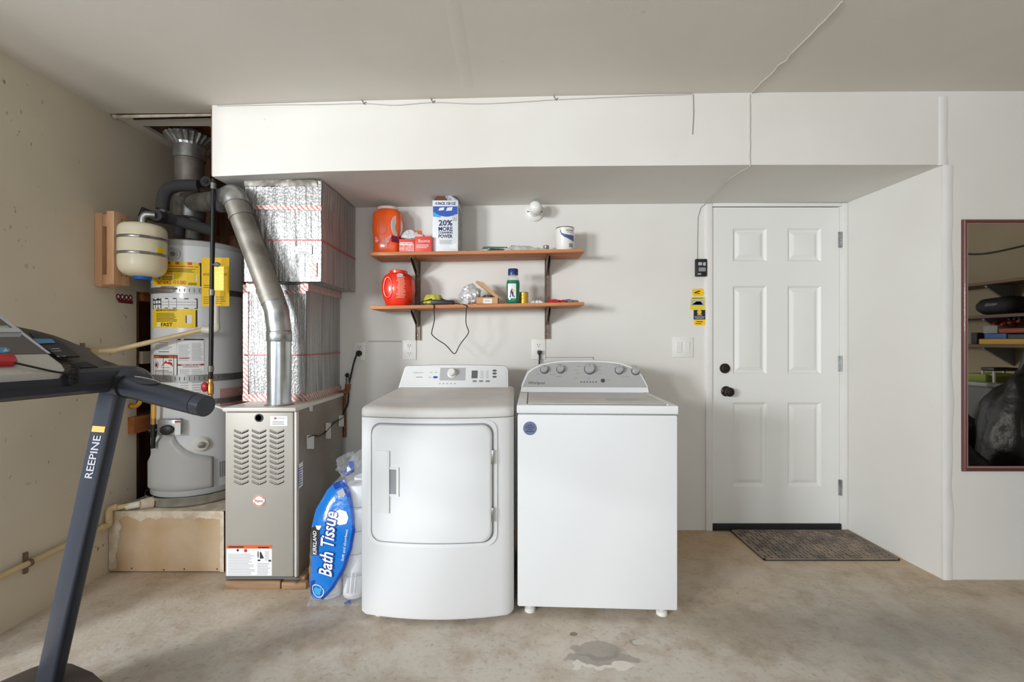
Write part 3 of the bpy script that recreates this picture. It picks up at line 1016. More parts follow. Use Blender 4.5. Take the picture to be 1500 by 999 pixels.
# round sticker
def wfront(x, z, d): return V((x, -d, z))
sx, sz = -hw + 0.055, 0.827
st = part('round_sticker', MB().disc(wfront, sx, sz, 0.030, 0, 0.001, 28), mat('slate_blue_sticker', (112, 122, 152), 0.5), WA, local=True, label='round slate-blue sticker')
mb = MB()
for k, w in enumerate((0.012, 0.019, 0.012, 0.018)):
    mb.slab(wfront, sx - w, sx + w, sz + 0.014 - 0.009 * k - 0.002, sz + 0.014 - 0.009 * k + 0.0015, 0.001, 0.0015)
part('sticker_print', mb, 'navy', st, local=True)
for fx in (-hw + 0.055, hw - 0.055):
    for fy in (0.05, 0.60):
        mb = MB().lathe([(0.012, 0.05), (0.012, 0.022), (0.024, 0.016), (0.025, 0.0)], (fx, fy, 0))
        part('levelling_foot', mb, 'white_plastic', WA, local=True)

# ------------------------------------------------------------------ dryer (local frame as above)
DY = thing('clothes_dryer', 'white front-loading dryer with bowed front and wide square door', 'dryer', (-0.3285, 1.935, 0), math.radians(-0.6))
dw = 0.336


def bow(x):
    return 0.045 * (x / dw) ** 2


def dfront(x, z, d):
    return V((x, bow(x) - d, z))


def dplan(ins, r=0.03):
    pts = []
    w = dw - ins
    nn = 20
    for k in range(nn + 1):
        x = -w + r * 0.8 + (2 * (w - r * 0.8)) * k / nn
        pts.append((x, bow(x) + ins))
    e = bow(w)
    pts += [(w - r * 0.25, e + r * 0.25 + ins), (w, e + r + ins), (w, 0.71 - ins), (-w, 0.71 - ins), (-w, e + r + ins), (-w + r * 0.25, e + r * 0.25 + ins)]
    return pts


mb = MB()
mb.loft([[V((x, y, z)) for x, y in dplan(i)] for i, z in ((0.006, 0.022), (0.0, 0.032), (0.0, 0.876), (0.003, 0.879))])
part('cabinet', mb, 'appliance', DY, local=True)
rings = []
for i, z, rear in ((0.003, 0.882, 0.882), (0.0, 0.885, 0.885), (0.0, 0.903, 0.925), (0.004, 0.912, 0.938), (0.014, 0.919, 0.946), (0.03, 0.923, 0.950)):
    ring = []
    for x, y in dplan(i):
        ring.append(V((x, y, z + (rear - z) * min(1, max(0, y / 0.60)) ** 0.8)))
    rings.append(ring)
mb = MB().loft(rings)
tp = part('top_panel', mb, 'dusty_enamel', DY, local=True, angle=50)
mb = MB()
for px, py in ((563, 585), (561, 580)):
    pass
# door
ox0, ox1, oz0, oz1 = -0.276, 0.246, 0.352, 0.856
O_ = rrect(ox0, ox1, oz0, oz1, 0.045, 6)


def sub(pts, n=4):
    """subdivide polygon edges so they follow the bow"""
    out = []
    for a, b in zip(pts, pts[1:] + pts[:1]):
        L = math.hypot(b[0] - a[0], b[1] - a[1])
        k = max(1, int(L / 0.05))
        out += [(a[0] + (b[0] - a[0]) * i / k, a[1] + (b[1] - a[1]) * i / k) for i in range(k)]
    return out


def inset(pts, d):
    cx, cz = (ox0 + ox1) / 2, (oz0 + oz1) / 2
    w, h = (ox1 - ox0) / 2, (oz1 - oz0) / 2
    return [(cx + (x - cx) * (w - d) / w, cz + (z - cz) * (h - d) / h) for x, z in pts]


OS = sub(O_)
mb = MB()
mb.ring(dfront, inset(OS, -0.018), inset(OS, -0.004), -0.004, 0.006)
part('door_surround', mb, 'appliance', DY, local=True, angle=60)
mb = MB().ring(dfront, inset(OS, -0.006), inset(OS, 0.010), -0.002, 0.0035)
part('door_gasket', mb, 'seal', DY, local=True)
# door shell as horizontal strips so that it keeps the bow
mb = MB()
def shell_ring(ins, d): return [dfront(x, z, d) for x, z in inset(OS, ins)]
mb.loft([shell_ring(0.003, 0.001), shell_ring(0.003, 0.013), shell_ring(0.007, 0.0185), shell_ring(0.016, 0.020), shell_ring(0.10, 0.020), shell_ring(0.18, 0.020), shell_ring(0.225, 0.020)])
DD = part('door', mb, 'appliance', DY, local=True, angle=40)
mb = MB().slab(dfront, -0.255, -0.190, 0.480, 0.745, 0.018, 0.0275, 3)
part('handle_pad', mb, 'appliance', DD, local=True, bevel=0.004)
mb = MB()
mb.ring(dfront, [(-0.195, 0.553), (-0.150, 0.553), (-0.150, 0.676), (-0.195, 0.676)], [(-0.195, 0.562), (-0.160, 0.562), (-0.160, 0.667), (-0.195, 0.667)], 0.018, 0.0245)
part('handle_frame', mb, 'appliance', DD, local=True)
mb = MB().slab(dfront, -0.195, -0.160, 0.562, 0.667, 0.0195, 0.0208)
part('finger_recess', mb, 'seal', DD, local=True)
for z in (0.716, 0.470):
    mb = MB().slab(dfront, ox1 - 0.006, ox1 + 0.006, z - 0.030, z + 0.030, 0.004, 0.019)
    part('hinge', mb, 'chrome', DY, local=True, bevel=0.002)
for fx in (-0.26, 0.20):
    for fy in (0.08, 0.62):
        part('levelling_foot', MB().cyl((fx, fy, 0), (fx, fy, 0.03), 0.018, n=14), 'white_plastic', DY, local=True)
# console
dcy0, dcz0, dcy1, dcz1 = 0.640, 0.944, 0.700, 1.072
dl = math.hypot(dcy1 - dcy0, dcz1 - dcz0)
du, dn = V((0, (dcy1 - dcy0) / dl, (dcz1 - dcz0) / dl)), V((0, -(dcz1 - dcz0) / dl, (dcy1 - dcy0) / dl))


def dmap(x, t, d):
    return V((x, dcy0, dcz0)) + du * t + dn * d


def dcon(k):
    pts = [(-0.322 + k, 0.0), (0.300 - k, 0.0), (0.297 - k, dl * 0.80 - k)]
    for j in range(6):
        a = PI / 2 * j / 5
        pts.append((0.272 - k + 0.02 * math.cos(a), dl * 0.80 + 0.02 * math.sin(a) - k))
    for j in range(1, 10):
        x = 0.272 - 0.545 * j / 10
        pts.append((x, dl * 0.80 + 0.02 + 0.006 * (1 - ((x) / 0.28) ** 2) - k))
    for j in range(6):
        a = PI / 2 + PI / 2 * j / 5
        pts.append((-0.280 + k + 0.02 * math.cos(a), dl * 0.80 + 0.02 * math.sin(a) - k))
    return pts


mb = MB()
c0 = dcon(0)
mb.loft([[dmap(x, t, 0) for x, t in c0], [V((x, 0.775, dmap(x, t, 0).z)) for x, t in c0]])
part('console', mb, 'appliance', DY, local=True)
FD = part('console_fascia', MB().polyslab(dmap, [(x * 0.97 - 0.001, t * 0.92 + 0.008) for x, t in c0], -0.001, 0.003), 'console_white', DY, local=True)


def dpx(px, py):
    t = (566 - py) / 31.0 * dl * 0.97
    Y = 1.935 + 0.645 + t * 0.42
    return ((px - 750) / FPX * Y + 0.3285 - 0.007, t)


def dbox(px0, px1, py0, py1, d0, d1, m=None):
    a, b = dpx(px0, py1), dpx(px1, py0)
    m = m or MB()
    return m.slab(dmap, a[0], b[0], a[1], b[1], d0, d1)


part('dial_panel', dbox(644, 682.5, 538.5, 556, 0.002, 0.004), 'console_grey', FD, local=True)
x, t = dpx(662.5, 546.5)
def dring(r_, d, sx=0, st_=0): return [dmap(x + sx + r_ * math.cos(2 * PI * k / 28), t + st_ + r_ * math.sin(2 * PI * k / 28), d) for k in range(28)]
part('dial_knob', MB().loft([dring(0.027, 0.004), dring(0.026, 0.010), dring(0.022, 0.012), dring(0.021, 0.034), dring(0.017, 0.038)]), 'white_plastic', DY, local=True)
part('display', dbox(690.7, 700, 542.3, 553, 0.003, 0.0042), 'gap', FD, local=True)
for py in (542.5, 546.4, 551):
    a = dpx(724.5, py)
    part('button', MB().disc(dmap, a[0], a[1], 0.0125, 0.003, 0.006, 18, 0.006), 'gap', DY, local=True)
a = dpx(638, 551.7)
part('button', MB().disc(dmap, a[0], a[1], 0.014, 0.003, 0.006, 18, 0.0065), 'blue_print', DY, local=True, label='blue start button')
mb = MB()
for px in (695.5, 705, 714.5):
    dbox(px - 3, px + 3, 555.6, 558.2, 0.003, 0.004, mb)
part('key_caps', mb, 'grey_print', FD, local=True)
mb = MB()
for k in range(5):
    dbox(704, 708.5, 543 + 2.2 * k, 543.8 + 2.2 * k, 0.003, 0.004, mb)
    dbox(712, 716, 543 + 2.2 * k, 543.8 + 2.2 * k, 0.003, 0.004, mb)
    dbox(647, 651, 541.5 + 3 * k, 542.3 + 3 * k, 0.004, 0.0046, mb)
    dbox(675, 680, 541.5 + 3 * k, 542.3 + 3 * k, 0.004, 0.0046, mb)
for k in range(5):
    dbox(643 + k * 5.5, 646 + k * 5.5, 559.5, 561, 0.003, 0.0036, mb)
dbox(630, 634, 544.5, 545.5, 0.003, 0.0036, mb); dbox(637, 641, 544.5, 545.5, 0.003, 0.0036, mb); dbox(628, 632, 551, 552.2, 0.003, 0.0036, mb)
part('console_print', mb, 'soft_print', FD, local=True)
mb = MB()
a, b = dpx(613, 545.3), dpx(614.5, 551.4)
mb.text(dmap, 'WHIRLPOOL', a[0], a[1], 0.011, width=0.062, d=0.0036)
mb.slab(dmap, b[0] - 0.018, b[0] + 0.018, b[1] - 0.002, b[1] + 0.002, 0.003, 0.0036)
part('lettering', mb, 'grey_print', FD, local=True)

# ------------------------------------------------------------------ furnace
XF0, XF1, YFN, ZF0, ZF1 = -1.398, -1.052, 2.215, 0.050, 0.868
FU = thing('furnace', 'tall taupe gas furnace cabinet with chevron louvers and round red-ringed badge', 'furnace', ((XF0 + XF1) / 2, YFN, ZF0))
mb = MB().box(XF0, XF1, YFN + 0.022, 2.83, ZF0, ZF1)
part('cabinet', mb, 'furnace_side', FU, bevel=0.004)
part('front_panel', MB().box(XF0 + 0.002, XF1 - 0.012, YFN, YFN + 0.022, ZF0 + 0.012, ZF1 - 0.004), 'furnace', FU, bevel=0.005, seg=3)
part('corner_post', MB().box(XF1 - 0.010, XF1 + 0.001, YFN + 0.006, YFN + 0.03, ZF0 + 0.004, ZF1 - 0.004), 'furnace_cap', FU, bevel=0.002)
part('bottom_rail', MB().box(XF0, XF1, YFN + 0.004, YFN + 0.03, ZF0, ZF0 + 0.010), 'gap', FU)
part('top_cap', MB().box(XF0 - 0.004, XF1 + 0.004, YFN - 0.010, 2.835, ZF1, ZF1 + 0.019), 'furnace_cap', FU, bevel=0.003)
fmp = wallmap(YFN)
def fx(px): return PX(px, YFN)
def fz(py): return PZ(py, YFN)
x, z = fx(379.5), fz(611.5)
mb = MB()
mb.lathe([(0.020, 0), (0.020, -0.004), (0.015, -0.004), (0.014, 0.0), (0.001, 0.0)], (x, YFN, z), 'Y')
part('sight_glass', mb, 'black', FU)
# chevron louvers: 6 columns of 11
hoodL = []
for c in range(6):
    pxc = (348, 358.8, 374, 384.8, 400, 411)[c]
    sgn = 1 if c % 2 == 0 else -1
    for r in range(11):
        pyc = 632 + 7.45 * r
        xc, zc_ = fx(pxc), fz(pyc)
        hx, sl, hh = 0.0160, 0.013 * sgn, 0.0135
        mb = MB()
        # slot opening
        mb.cur = 1
        mb.add([fmp(xc - hx, zc_ + sl / 2 + (0.000), 0.0008), fmp(xc + hx, zc_ - sl / 2, 0.0008), fmp(xc + hx, zc_ - sl / 2 - hh * 0.42, 0.0008), fmp(xc - hx, zc_ + sl / 2 - hh * 0.42, 0.0008)], [(0, 1, 2, 3)])
        mb.cur = 0
        # pressed hood above the slot
        a = [fmp(xc - hx, zc_ + sl / 2 + hh * 0.55, 0.0), fmp(xc + hx, zc_ - sl / 2 + hh * 0.55, 0.0), fmp(xc + hx, zc_ - sl / 2, 0.007), fmp(xc - hx, zc_ + sl / 2, 0.007),
             fmp(xc - hx - .001, zc_ + sl / 2, 0.0), fmp(xc + hx + .001, zc_ - sl / 2, 0.0)]
        mb.add(a, [(0, 1, 2, 3), (0, 3, 4), (1, 5, 2)])
        part('louver', mb, ['furnace', 'slot'], FU, angle=10)
# papers and badge
lb = part('warning_label', MB().slab(fmp, fx(396), fx(421), fz(623.3), fz(609), 0, 0.001), 'paper', FU)
mb = MB().lines(fmp, fx(399), fx(418), fz(621.5), fz(615.5), 3)
mb.text(fmp, 'WARNING', fx(411.5), fz(612), 0.010, d=0.0013)
part('label_print', mb, 'grey_print', lb)
part('hazard_mark', MB().polyslab(fmp, [(fx(401), fz(613.6)), (fx(405.6), fz(613.6)), (fx(403.3), fz(609.8))], 0.001, 0.0014), 'red_print', lb)
x, z = fx(379.7), fz(732.7)
bd = part('badge', MB().disc(fmp, x, z, 0.0285, 0, 0.003, 32), 'white_plastic', FU, label='white badge with an orange-red ring')
def arcpts(r, a0, a1, n=14): return [(x + r * math.cos(a0 + (a1 - a0) * k / n), z + r * math.sin(a0 + (a1 - a0) * k / n)) for k in range(n + 1)]
mb = MB()
for a0_, a1_ in ((0.35, 2.9), (0.35 + PI, 2.9 + PI)):
    mb.polyslab(fmp, arcpts(0.027, a0_, a1_) + arcpts(0.0225, a0_, a1_)[::-1], 0.003, 0.0036)
part('badge_ring', mb, 'orange_print', bd)
part('lettering', MB().text(fmp, 'Payne', x, z, 0.0165, d=0.0036, bold=0.02), 'red_print', bd)
lb = part('instruction_label', MB().slab(fmp, fx(332), fx(398.5), fz(842.5), fz(797.5), 0, 0.001), 'paper', FU, label='white instruction label with orange header')
mb = MB().slab(fmp, fx(332), fx(398.5), fz(803), fz(797.5), 0.001, 0.0014)
part('label_header', mb, 'orange_print', lb)
mb = MB().lines(fmp, fx(334), fx(374), fz(841), fz(809.5), 14)
mb.lines(fmp, fx(377), fx(396), fz(841), fz(823), 8)
mb.lines(fmp, fx(388), fx(396), fz(820), fz(806), 6)
part('label_print', mb, 'soft_print', lb)
mb = MB()
mb.polyslab(fmp, [(fx(381), fz(818)), (fx(387), fz(817)), (fx(384), fz(811)), (fx(382), fz(807)), (fx(380.5), fz(809))], 0.001, 0.0016)
mb.slab(fmp, fx(377.5), fx(379), fz(816), fz(807), 0.001, 0.0016)
mb.slab(fmp, fx(377.5), fx(381.5), fz(821.3), fz(819), 0.001, 0.0016)
mb.slab(fmp, fx(393.5), fx(397.3), fz(822), fz(819.5), 0.001, 0.0016)
mb.disc(fmp, fx(348.5), fz(805.3), 0.006, 0.001, 0.0016)
mb.slab(fmp, fx(335), fx(357), fz(801.5), fz(799.5), 0.0014, 0.0018)
mb.slab(fmp, fx(378), fx(394), fz(802.3), fz(800.3), 0.0014, 0.0018)
part('label_marks', mb, 'dark_print', lb)
part('flame_mark', MB().disc(fmp, fx(360), fz(805.8), 0.008, 0.001, 0.0016), 'red_print', lb)
# right side sticker and thermostat wire taped to the side
smp = xmap(XF1, 1)
lb = part('side_label', MB().polyslab(smp, [(2.236, 0.48), (2.287, 0.485), (2.287, 0.605), (2.236, 0.60)], 0, 0.001), 'paper', FU)
mb = MB().lines(smp, 2.243, 2.281, 0.495, 0.59, 8)
part('label_print', mb, 'blue_print', lb)
def sp(px, py):
    Yp = -XF1 * FPX / (750 - px)
    return (Yp, PZ(py, Yp))
pts = [V((XF1 + 0.006, *sp(a, b))) for a, b in ((449, 640), (458, 637), (466, 638), (474, 634), (482, 625), (490, 618), (498, 613), (502, 610))]
part('thermostat_wire', MB().tube(bez(pts, 5), 0.004, 6), 'black', FU)
for (a, b, c, d) in ((448.5, 637, 458, 657), (476.5, 619, 483, 642), (495.5, 608, 502, 624), (452, 592, 456, 602)):
    q = [sp(a, d), sp(c, d), sp(c, b), sp(a, b)]
    part('tape_scrap', MB().polyslab(smp, q, 0.002, 0.0075), 'lid', FU)

# boards under the furnace
BS = thing('board_stack', 'low weathered wooden boards lying under the taupe furnace', 'platform', (-1.2, 2.3, 0))
part('plank', MB().box(XF0 - 0.005, XF1 + 0.03, YFN + 0.03, YFN + 0.13, 0.0, 0.0485), 'plank', BS, bevel=0.004)
part('plank', MB().box(XF0 + 0.005, XF1 + 0.02, 2.70, 2.80, 0.0, 0.0485), 'plank', BS, bevel=0.004)
part('plank', MB().box(XF0 - 0.002, -1.13, YFN + 0.004, YFN + 0.026, 0.0, 0.040), 'plank', BS, bevel=0.003)
part('plank', MB().box(-1.122, XF1 + 0.05, YFN + 0.0, YFN + 0.027, 0.0, 0.036), 'plank', BS, bevel=0.003)

# ------------------------------------------------------------------ foil-wrapped duct above the furnace
DU = thing('foil_duct', 'silver bubble-foil wrapped air duct standing on top of the furnace', 'duct', (-1.25, 2.6, 0.888))


def wrapbox(x0, x1, y0, y1, z0, z1, amp, seed, nu=12, nv=12):
    m = MB()
    def nz(p): return amp * mnoise.noise(p * 4 + V((seed, 0, 0)))
    def fr_(u, v):
        p = V((x0 + (x1 - x0) * u, y0, z0 + (z1 - z0) * v)); p.y += nz(p) - 0.35 * amp; return p
    def rt(u, v):
        p = V((x1, y0 + (y1 - y0) * u, z0 + (z1 - z0) * v)); p.x += nz(p) * (u > 0) * (u < 1); return p
    def lf(u, v):
        p = V((x0, y0 + (y1 - y0) * u, z0 + (z1 - z0) * v)); return p
    def tp_(u, v): return V((x0 + (x1 - x0) * u, y0 + (y1 - y0) * v, z1))
    def bt(u, v): return V((x0 + (x1 - x0) * u, y0 + (y1 - y0) * v, z0))
    m.grid(fr_, nu, nv); m.grid(rt, nu, nv); m.grid(lf, 1, 1); m.grid(tp_, 1, 1); m.grid(bt, 1, 1)
    return m


UX0, UX1, UY0, UZ0, UZ1 = -1.405, -1.002, 2.396, 1.522, 2.052
LX0_, LX1_, LY0_, LZ0_, LZ1_ = -1.432, -1.100, 2.440, 0.888, 1.512
part('upper_section', wrapbox(UX0, UX1, UY0, YB - 0.004, UZ0, UZ1, 0.012, 1.0), 'foil', DU, angle=60)
part('lower_section', wrapbox(LX0_, LX1_, LY0_, YB - 0.004, LZ0_, LZ1_, 0.008, 5.0), 'foil', DU, angle=60)


def strip(x0, x1, z0, z1, yq, w=0.0035):
    return MB().box(x0, x1, yq - w - 0.008, yq - 0.002, z0, z1)


mb = MB()
uz = PZ(302, UY0)
mb.prism([(PX(372, UY0), UY0 - 0.013, PZ(301, UY0)), (UX1 + 0.004, UY0 - 0.013, PZ(302, UY0)), (UX1 + 0.004, UY0 - 0.013, PZ(309, UY0)), (PX(376, UY0), UY0 - 0.013, PZ(307, UY0))], (0, 0.012, 0))
part('printed_tape', mb, 'tape', DU)
mb = MB()
mb.box(LX0_ - 0.004, LX0_ + 0.022, LY0_ - 0.009, LY0_ + 0.02, 0.90, LZ1_)
part('printed_tape', mb, 'tape', DU)
mb = MB()
mb.box(LX0_ - 0.006, LX1_ + 0.006, LY0_ - 0.010, LY0_ + 0.02, 0.888, 0.925)
mb.box(LX1_ - 0.02, LX1_ + 0.008, LY0_ + 0.02, YB - 0.005, 0.888, 0.928)
part('printed_tape', mb, 'tape', DU)
mb = MB()
mb.box(LX1_ - 0.03, LX1_ + 0.012, LY0_ - 0.010, YB - 0.01, 1.478, 1.520)
part('printed_tape', mb, 'tape', DU)
mb = MB()
mb.box(PX(412, LY0_), LX1_, LY0_ - 0.012, LY0_, 1.462, 1.480)
part('printed_tape', mb, 'tape', DU)
mb = MB().box(PX(362, LY0_), PX(377, LY0_), LY0_ - 0.012, LY0_, 1.475, 1.520)
part('printed_tape', mb, 'tape', DU)
mb = MB()
mb.box(PX(455, UY0), PX(465, UY0), UY0 - 0.012, UY0 - 0.004, PZ(405, UY0), PZ(385, UY0))
part('printed_tape', mb, 'tape', DU)
mb = MB()
z = PZ(351.5, UY0)
mb.box(PX(393, UY0), UX1, UY0 - 0.010, UY0, z - 0.003, z + 0.003)
mb.prism([(UX1 + 0.006, UY0, z - 0.003), (UX1 + 0.006, YB - 0.01, z - 0.010), (UX1 + 0.006, YB - 0.01, z - 0.004), (UX1 + 0.006, UY0, z + 0.003)], (-0.01, 0, 0))
z = PZ(519.5, LY0_)
mb.box(LX0_, LX1_ + 0.004, LY0_ - 0.009, LY0_, z - 0.003, z + 0.003)
mb.box(LX1_ - 0.01, LX1_ + 0.006, LY0_, YB - 0.01, z - 0.003, z + 0.003)
part('red_line', mb, 'red_line', DU)
um = wallmap(UY0 - 0.009)
lb = part('maker_label', MB().slab(um, PX(434, UY0), PX(458, UY0), PZ(372, UY0), PZ(361, UY0), 0, 0.001), 'tin_top', DU)
mb = MB().text(um, 'BUBBLE WRAP', PX(447, UY0), PZ(364.5, UY0), 0.010, d=0.0014).lines(um, PX(438, UY0), PX(455, UY0), PZ(371, UY0), PZ(366.5, UY0), 2, 0.0014)
part('label_print', mb, 'grey_print', lb)
# crumpled foil along the bottom of the upper section
mb = MB()
mb.grid(lambda u, v: V((UX0 + (UX1 - UX0) * u, UY0 - 0.004 + 0.08 * v + 0.008 * mnoise.noise(V((u * 20, v * 5, 1))), UZ0 - 0.002 - 0.012 * abs(mnoise.noise(V((u * 16, v * 3, 7)))))), 40, 4)
part('foil_flap', mb, 'foil', DU, angle=60)
mb = MB()
mb.grid(lambda u, v: V((UX0 + (UX1 - UX0 - 0.02) * u, UY0 - 0.006 - 0.010 * abs(mnoise.noise(V((u * 14, v * 4, 3)))), UZ1 - 0.030 + 0.034 * v + 0.006 * mnoise.noise(V((u * 18, 0, 2))))), 40, 3)
part('duct_collar', mb, 'galv_old', DU, angle=60)

# ------------------------------------------------------------------ furnace flue pipe
FP = thing('furnace_flue', 'grey galvanised flue pipe rising from furnace top and bending over', 'pipe', (PX(409, 2.32), 2.32, 0.888))
rP = 0.056
pv0, pv1 = P(409, 594, 2.300), P(407.5, 497, 2.300)
pv0.z = 0.888
part('vertical_pipe', MB().lathe([(rP, 0), (rP, pv1.z - 0.888)], pv0, n=32), 'galv_new', FP)
mb = MB().lathe([(rP + 0.002, 0), (rP + 0.004, 0.004), (rP + 0.004, 0.05), (rP + 0.002, 0.054)], (pv0.x, 2.300, pv1.z - 0.01), n=32)
part('coupling', mb, 'galv', FP)
mb = MB().lathe([(rP + 0.012, 0), (rP + 0.012, 0.004), (rP, 0.006)], pv0, n=32)
part('base_flange', mb, 'galv_old', FP)
e0 = V((pv0.x, 2.300, pv1.z + 0.04))
e1 = P(406, 461, 2.300)
s0, s1 = P(400, 440, 2.300), P(346, 297, 2.325)
part('elbow', MB().tube(bez([e0, e1, P(404.5, 452, 2.300), s0 + (s1 - s0) * 0.03], 5), [rP + 0.001] * 16, 28), 'galv', FP, angle=50)
part('slanted_pipe', MB().tube([s0, s1], rP - 0.001, 32), 'galv_old', FP, angle=50)
mb = MB()
dirn = (s1 - s0).normalized()
for q in (0.035, 0.85):
    a = s0 + (s1 - s0) * q
    part('pipe_joint', MB().tube([a, a + dirn * 0.012], rP + 0.003, 32), 'galv_old', FP)
part('pipe_joint', MB().tube([s0 - dirn * 0.01, s0 + dirn * 0.075], rP + 0.002, 32), 'galv_old', FP)
t0, t1 = P(322, 294, 2.48), P(276, 298, 2.655)
part('upper_elbow', MB().tube(bez([s1 - dirn * 0.01, P(343, 288, 2.335), P(336, 289, 2.40), t0], 6), rP + 0.003, 28), 'galv', FP, angle=50)
part('cross_pipe', MB().tube([t0, t1], rP - 0.002, 32), 'galv_old', FP)
mb = MB().tube([t0 + (t0 - t1).normalized() * 0.03, t0 + (t1 - t0).normalized() * 0.01], rP + 0.005, 32)
part('pipe_joint', mb, 'galv', FP)

# ------------------------------------------------------------------ vent stack through the ceiling
ST = thing('vent_stack', 'weathered vent stack with crimped metal collar passing through ceiling hole', 'pipe', (FX, FY, 1.80))
zb = PZ(312, FY)
part('stack_pipe', MB().lathe([(0.070, zb + 0.05), (0.071, zb + 0.12), (0.073, 2.25), (0.073, 2.50)], (FX, FY, 0), n=36), 'galv_old', ST)
part('tee', MB().lathe([(0.070, zb - 0.04), (0.080, zb - 0.03), (0.080, zb + 0.07), (0.076, zb + 0.075)], (FX, FY, 0), n=36), 'galv', ST)
part('draft_pipe', MB().lathe([(0.040, 1.80), (0.040, zb - 0.03)], (FX + 0.02, FY, 0), n=24), 'galv_old', ST)
zk = PZ(221, FY)
mb = MB().lathe([(0.077, zk - 0.055), (0.081, zk - 0.053), (0.081, zk + 0.02), (0.078, zk + 0.022)], (FX, FY, 0), n=36)
part('band', mb, 'galv', ST)
rings = []
nn = 72
for r, z, cr in ((0.081, zk + 0.02, 0), (0.085, zk + 0.032, 0.002), (0.106, zk + 0.055, 0.006), (0.120, zk + 0.066, 0.006), (0.120, zk + 0.078, 0.006)):
    rings.append([V((FX + (r + cr * math.cos(24 * 2 * PI * k / nn)) * math.cos(2 * PI * k / nn), FY + (r + cr * math.cos(24 * 2 * PI * k / nn)) * math.sin(2 * PI * k / nn), z)) for k in range(nn)])
part('crimped_collar', MB().loft(rings), 'galv', ST, angle=20)
mb = MB()
mb.prism([(FX - 0.17, FY - 0.13, zc + 0.022), (FX + 0.21, FY - 0.13, zc + 0.022), (FX + 0.21, FY + 0.17, zc + 0.022), (FX - 0.17, FY + 0.17, zc + 0.022)], (0, 0, 0.01))
part('cover_board', mb, 'sheathing', ST)

# ------------------------------------------------------------------ heater platform
XB1, YB0, ZB1 = -1.506, 2.380, 0.318
BL = thing('heater_platform', 'low drywall-covered platform with ragged plaster edges under water heater', 'platform', (-1.80, 2.6, 0))
part('core', MB().box(XL + 0.002, XB1, YB0 + 0.013, 2.90, 0.0, ZB1), 'sheathing', BL)
part('front_sheet', MB().box(XL + 0.003, PX(326, YB0), YB0, YB0 + 0.013, 0.006, ZB1 - 0.022), 'block_face', BL, bevel=0.002)
mb = MB()
def ragged(u, v):
    x = XL + 0.003 + (XB1 - XL - 0.006) * u
    lowz = ZB1 - 0.034 - 0.030 * mnoise.noise(V((u * 9, 1, 0))) - 0.012 * abs(mnoise.noise(V((u * 30, 2, 0))))
    return V((x, YB0 - 0.002 - 0.004 * abs(mnoise.noise(V((u * 20, v * 4, 4)))), lowz + (ZB1 + 0.004 - lowz) * v))
mb.grid(ragged, 60, 4)
part('plaster_edge', mb, 'plaster', BL)
mb = MB()
def ragged2(u, v):
    z = 0.02 + (ZB1 - 0.03) * v
    w = 0.035 + 0.03 * v + 0.02 * mnoise.noise(V((v * 6, 3, 0)))
    return V((XL + 0.004 + w * u, YB0 - 0.0015 - 0.002 * abs(mnoise.noise(V((u * 4, v * 12, 9)))), z))
mb.grid(ragged2, 4, 40)
part('plaster_edge', mb, 'plaster', BL)
mb = MB()
mb.grid(lambda u, v: V((PX(327, YB0) - 0.014 + (XB1 - PX(327, YB0) + 0.016) * u, YB0 - 0.003 - 0.004 * abs(mnoise.noise(V((u * 5, v * 14, 1)))), 0.004 + (ZB1 - 0.004) * v)), 4, 40)
part('plaster_edge', mb, 'plaster', BL)
mb = MB()
mb.grid(lambda u, v: V((XL + 0.004 + (XB1 - XL - 0.004) * u, YB0 + 0.0 + 0.5 * v, ZB1 + 0.002 + 0.006 * abs(mnoise.noise(V((u * 14, v * 12, 0)))))), 40, 20)
part('plaster_top', mb, 'plaster', BL)
for px, py in ((193, 832), (240, 834), (270, 833), (318, 833)):
    p = P(px, py, YB0)
    part('nail_head', MB().lathe([(0.004, 0), (0.004, -0.001), (0.001, -0.0012)], (p.x, YB0, p.z), 'Y', 8), 'mat_base', BL)

# ------------------------------------------------------------------ water heater
HX, HY, HR = -1.825, 2.660, 0.2245
HZ0, HZ1 = 0.372, 1.755
WH = thing('water_heater', 'white tank water heater covered with yellow and white warning labels', 'water heater', (HX, HY, HZ0))


def hmap(a, z, d):
    """a = arc length to the right of the camera-facing line"""
    th = a / HR
    return V((HX + (HR + d) * math.sin(th), HY - (HR + d) * math.cos(th), z))


def hp(px, py, r=None):
    k = (px - 750) / FPX
    r = r or HR
    A, B, C = k * k + 1, -2 * (k * HX + HY), HX * HX + HY * HY - r * r
    D = max(B * B - 4 * A * C, 0)
    Y = (-B - math.sqrt(D)) / (2 * A)
    th = math.atan2(k * Y - HX, HY - Y)
    return th * HR, PZ(py, Y)


part('jacket', MB().lathe([(HR - 0.012, HZ0), (HR, HZ0 + 0.01), (HR, HZ1 - 0.03), (HR, HZ1 - 0.02)], (HX, HY, 0), n=64), 'heater', WH, angle=50)
part('top_cap', MB().lathe([(HR + 0.003, HZ1 - 0.030), (HR + 0.003, HZ1 - 0.004), (HR - 0.01, HZ1 + 0.004), (0.05, HZ1 + 0.012)], (HX, HY, 0), n=64), 'heater_grey', WH, angle=50)


def hlabel(name, px0, px1, py0, py1, m, nx=8, d=0.0012, parent=WH, **kw):
    a0, zt = hp(px0, py0)
    a1, zb_ = hp(px1, py1)
    zt = (hp(px0, py0)[1] + hp(px1, py0)[1]) / 2
    zb_ = (hp(px0, py1)[1] + hp(px1, py1)[1]) / 2
    return part(name, MB().slab(hmap, a0, a1, zb_, zt, 0, d, nx), m, parent, **kw), (a0, a1, zb_, zt)


def rel(bx, u0, u1, v0, v1):
    """fractions of a label (v from the top) -> a0, a1, z0, z1"""
    a0, a1, z0, z1 = bx
    return a0 + (a1 - a0) * u0, a0 + (a1 - a0) * u1, z1 - (z1 - z0) * v1, z1 - (z1 - z0) * v0


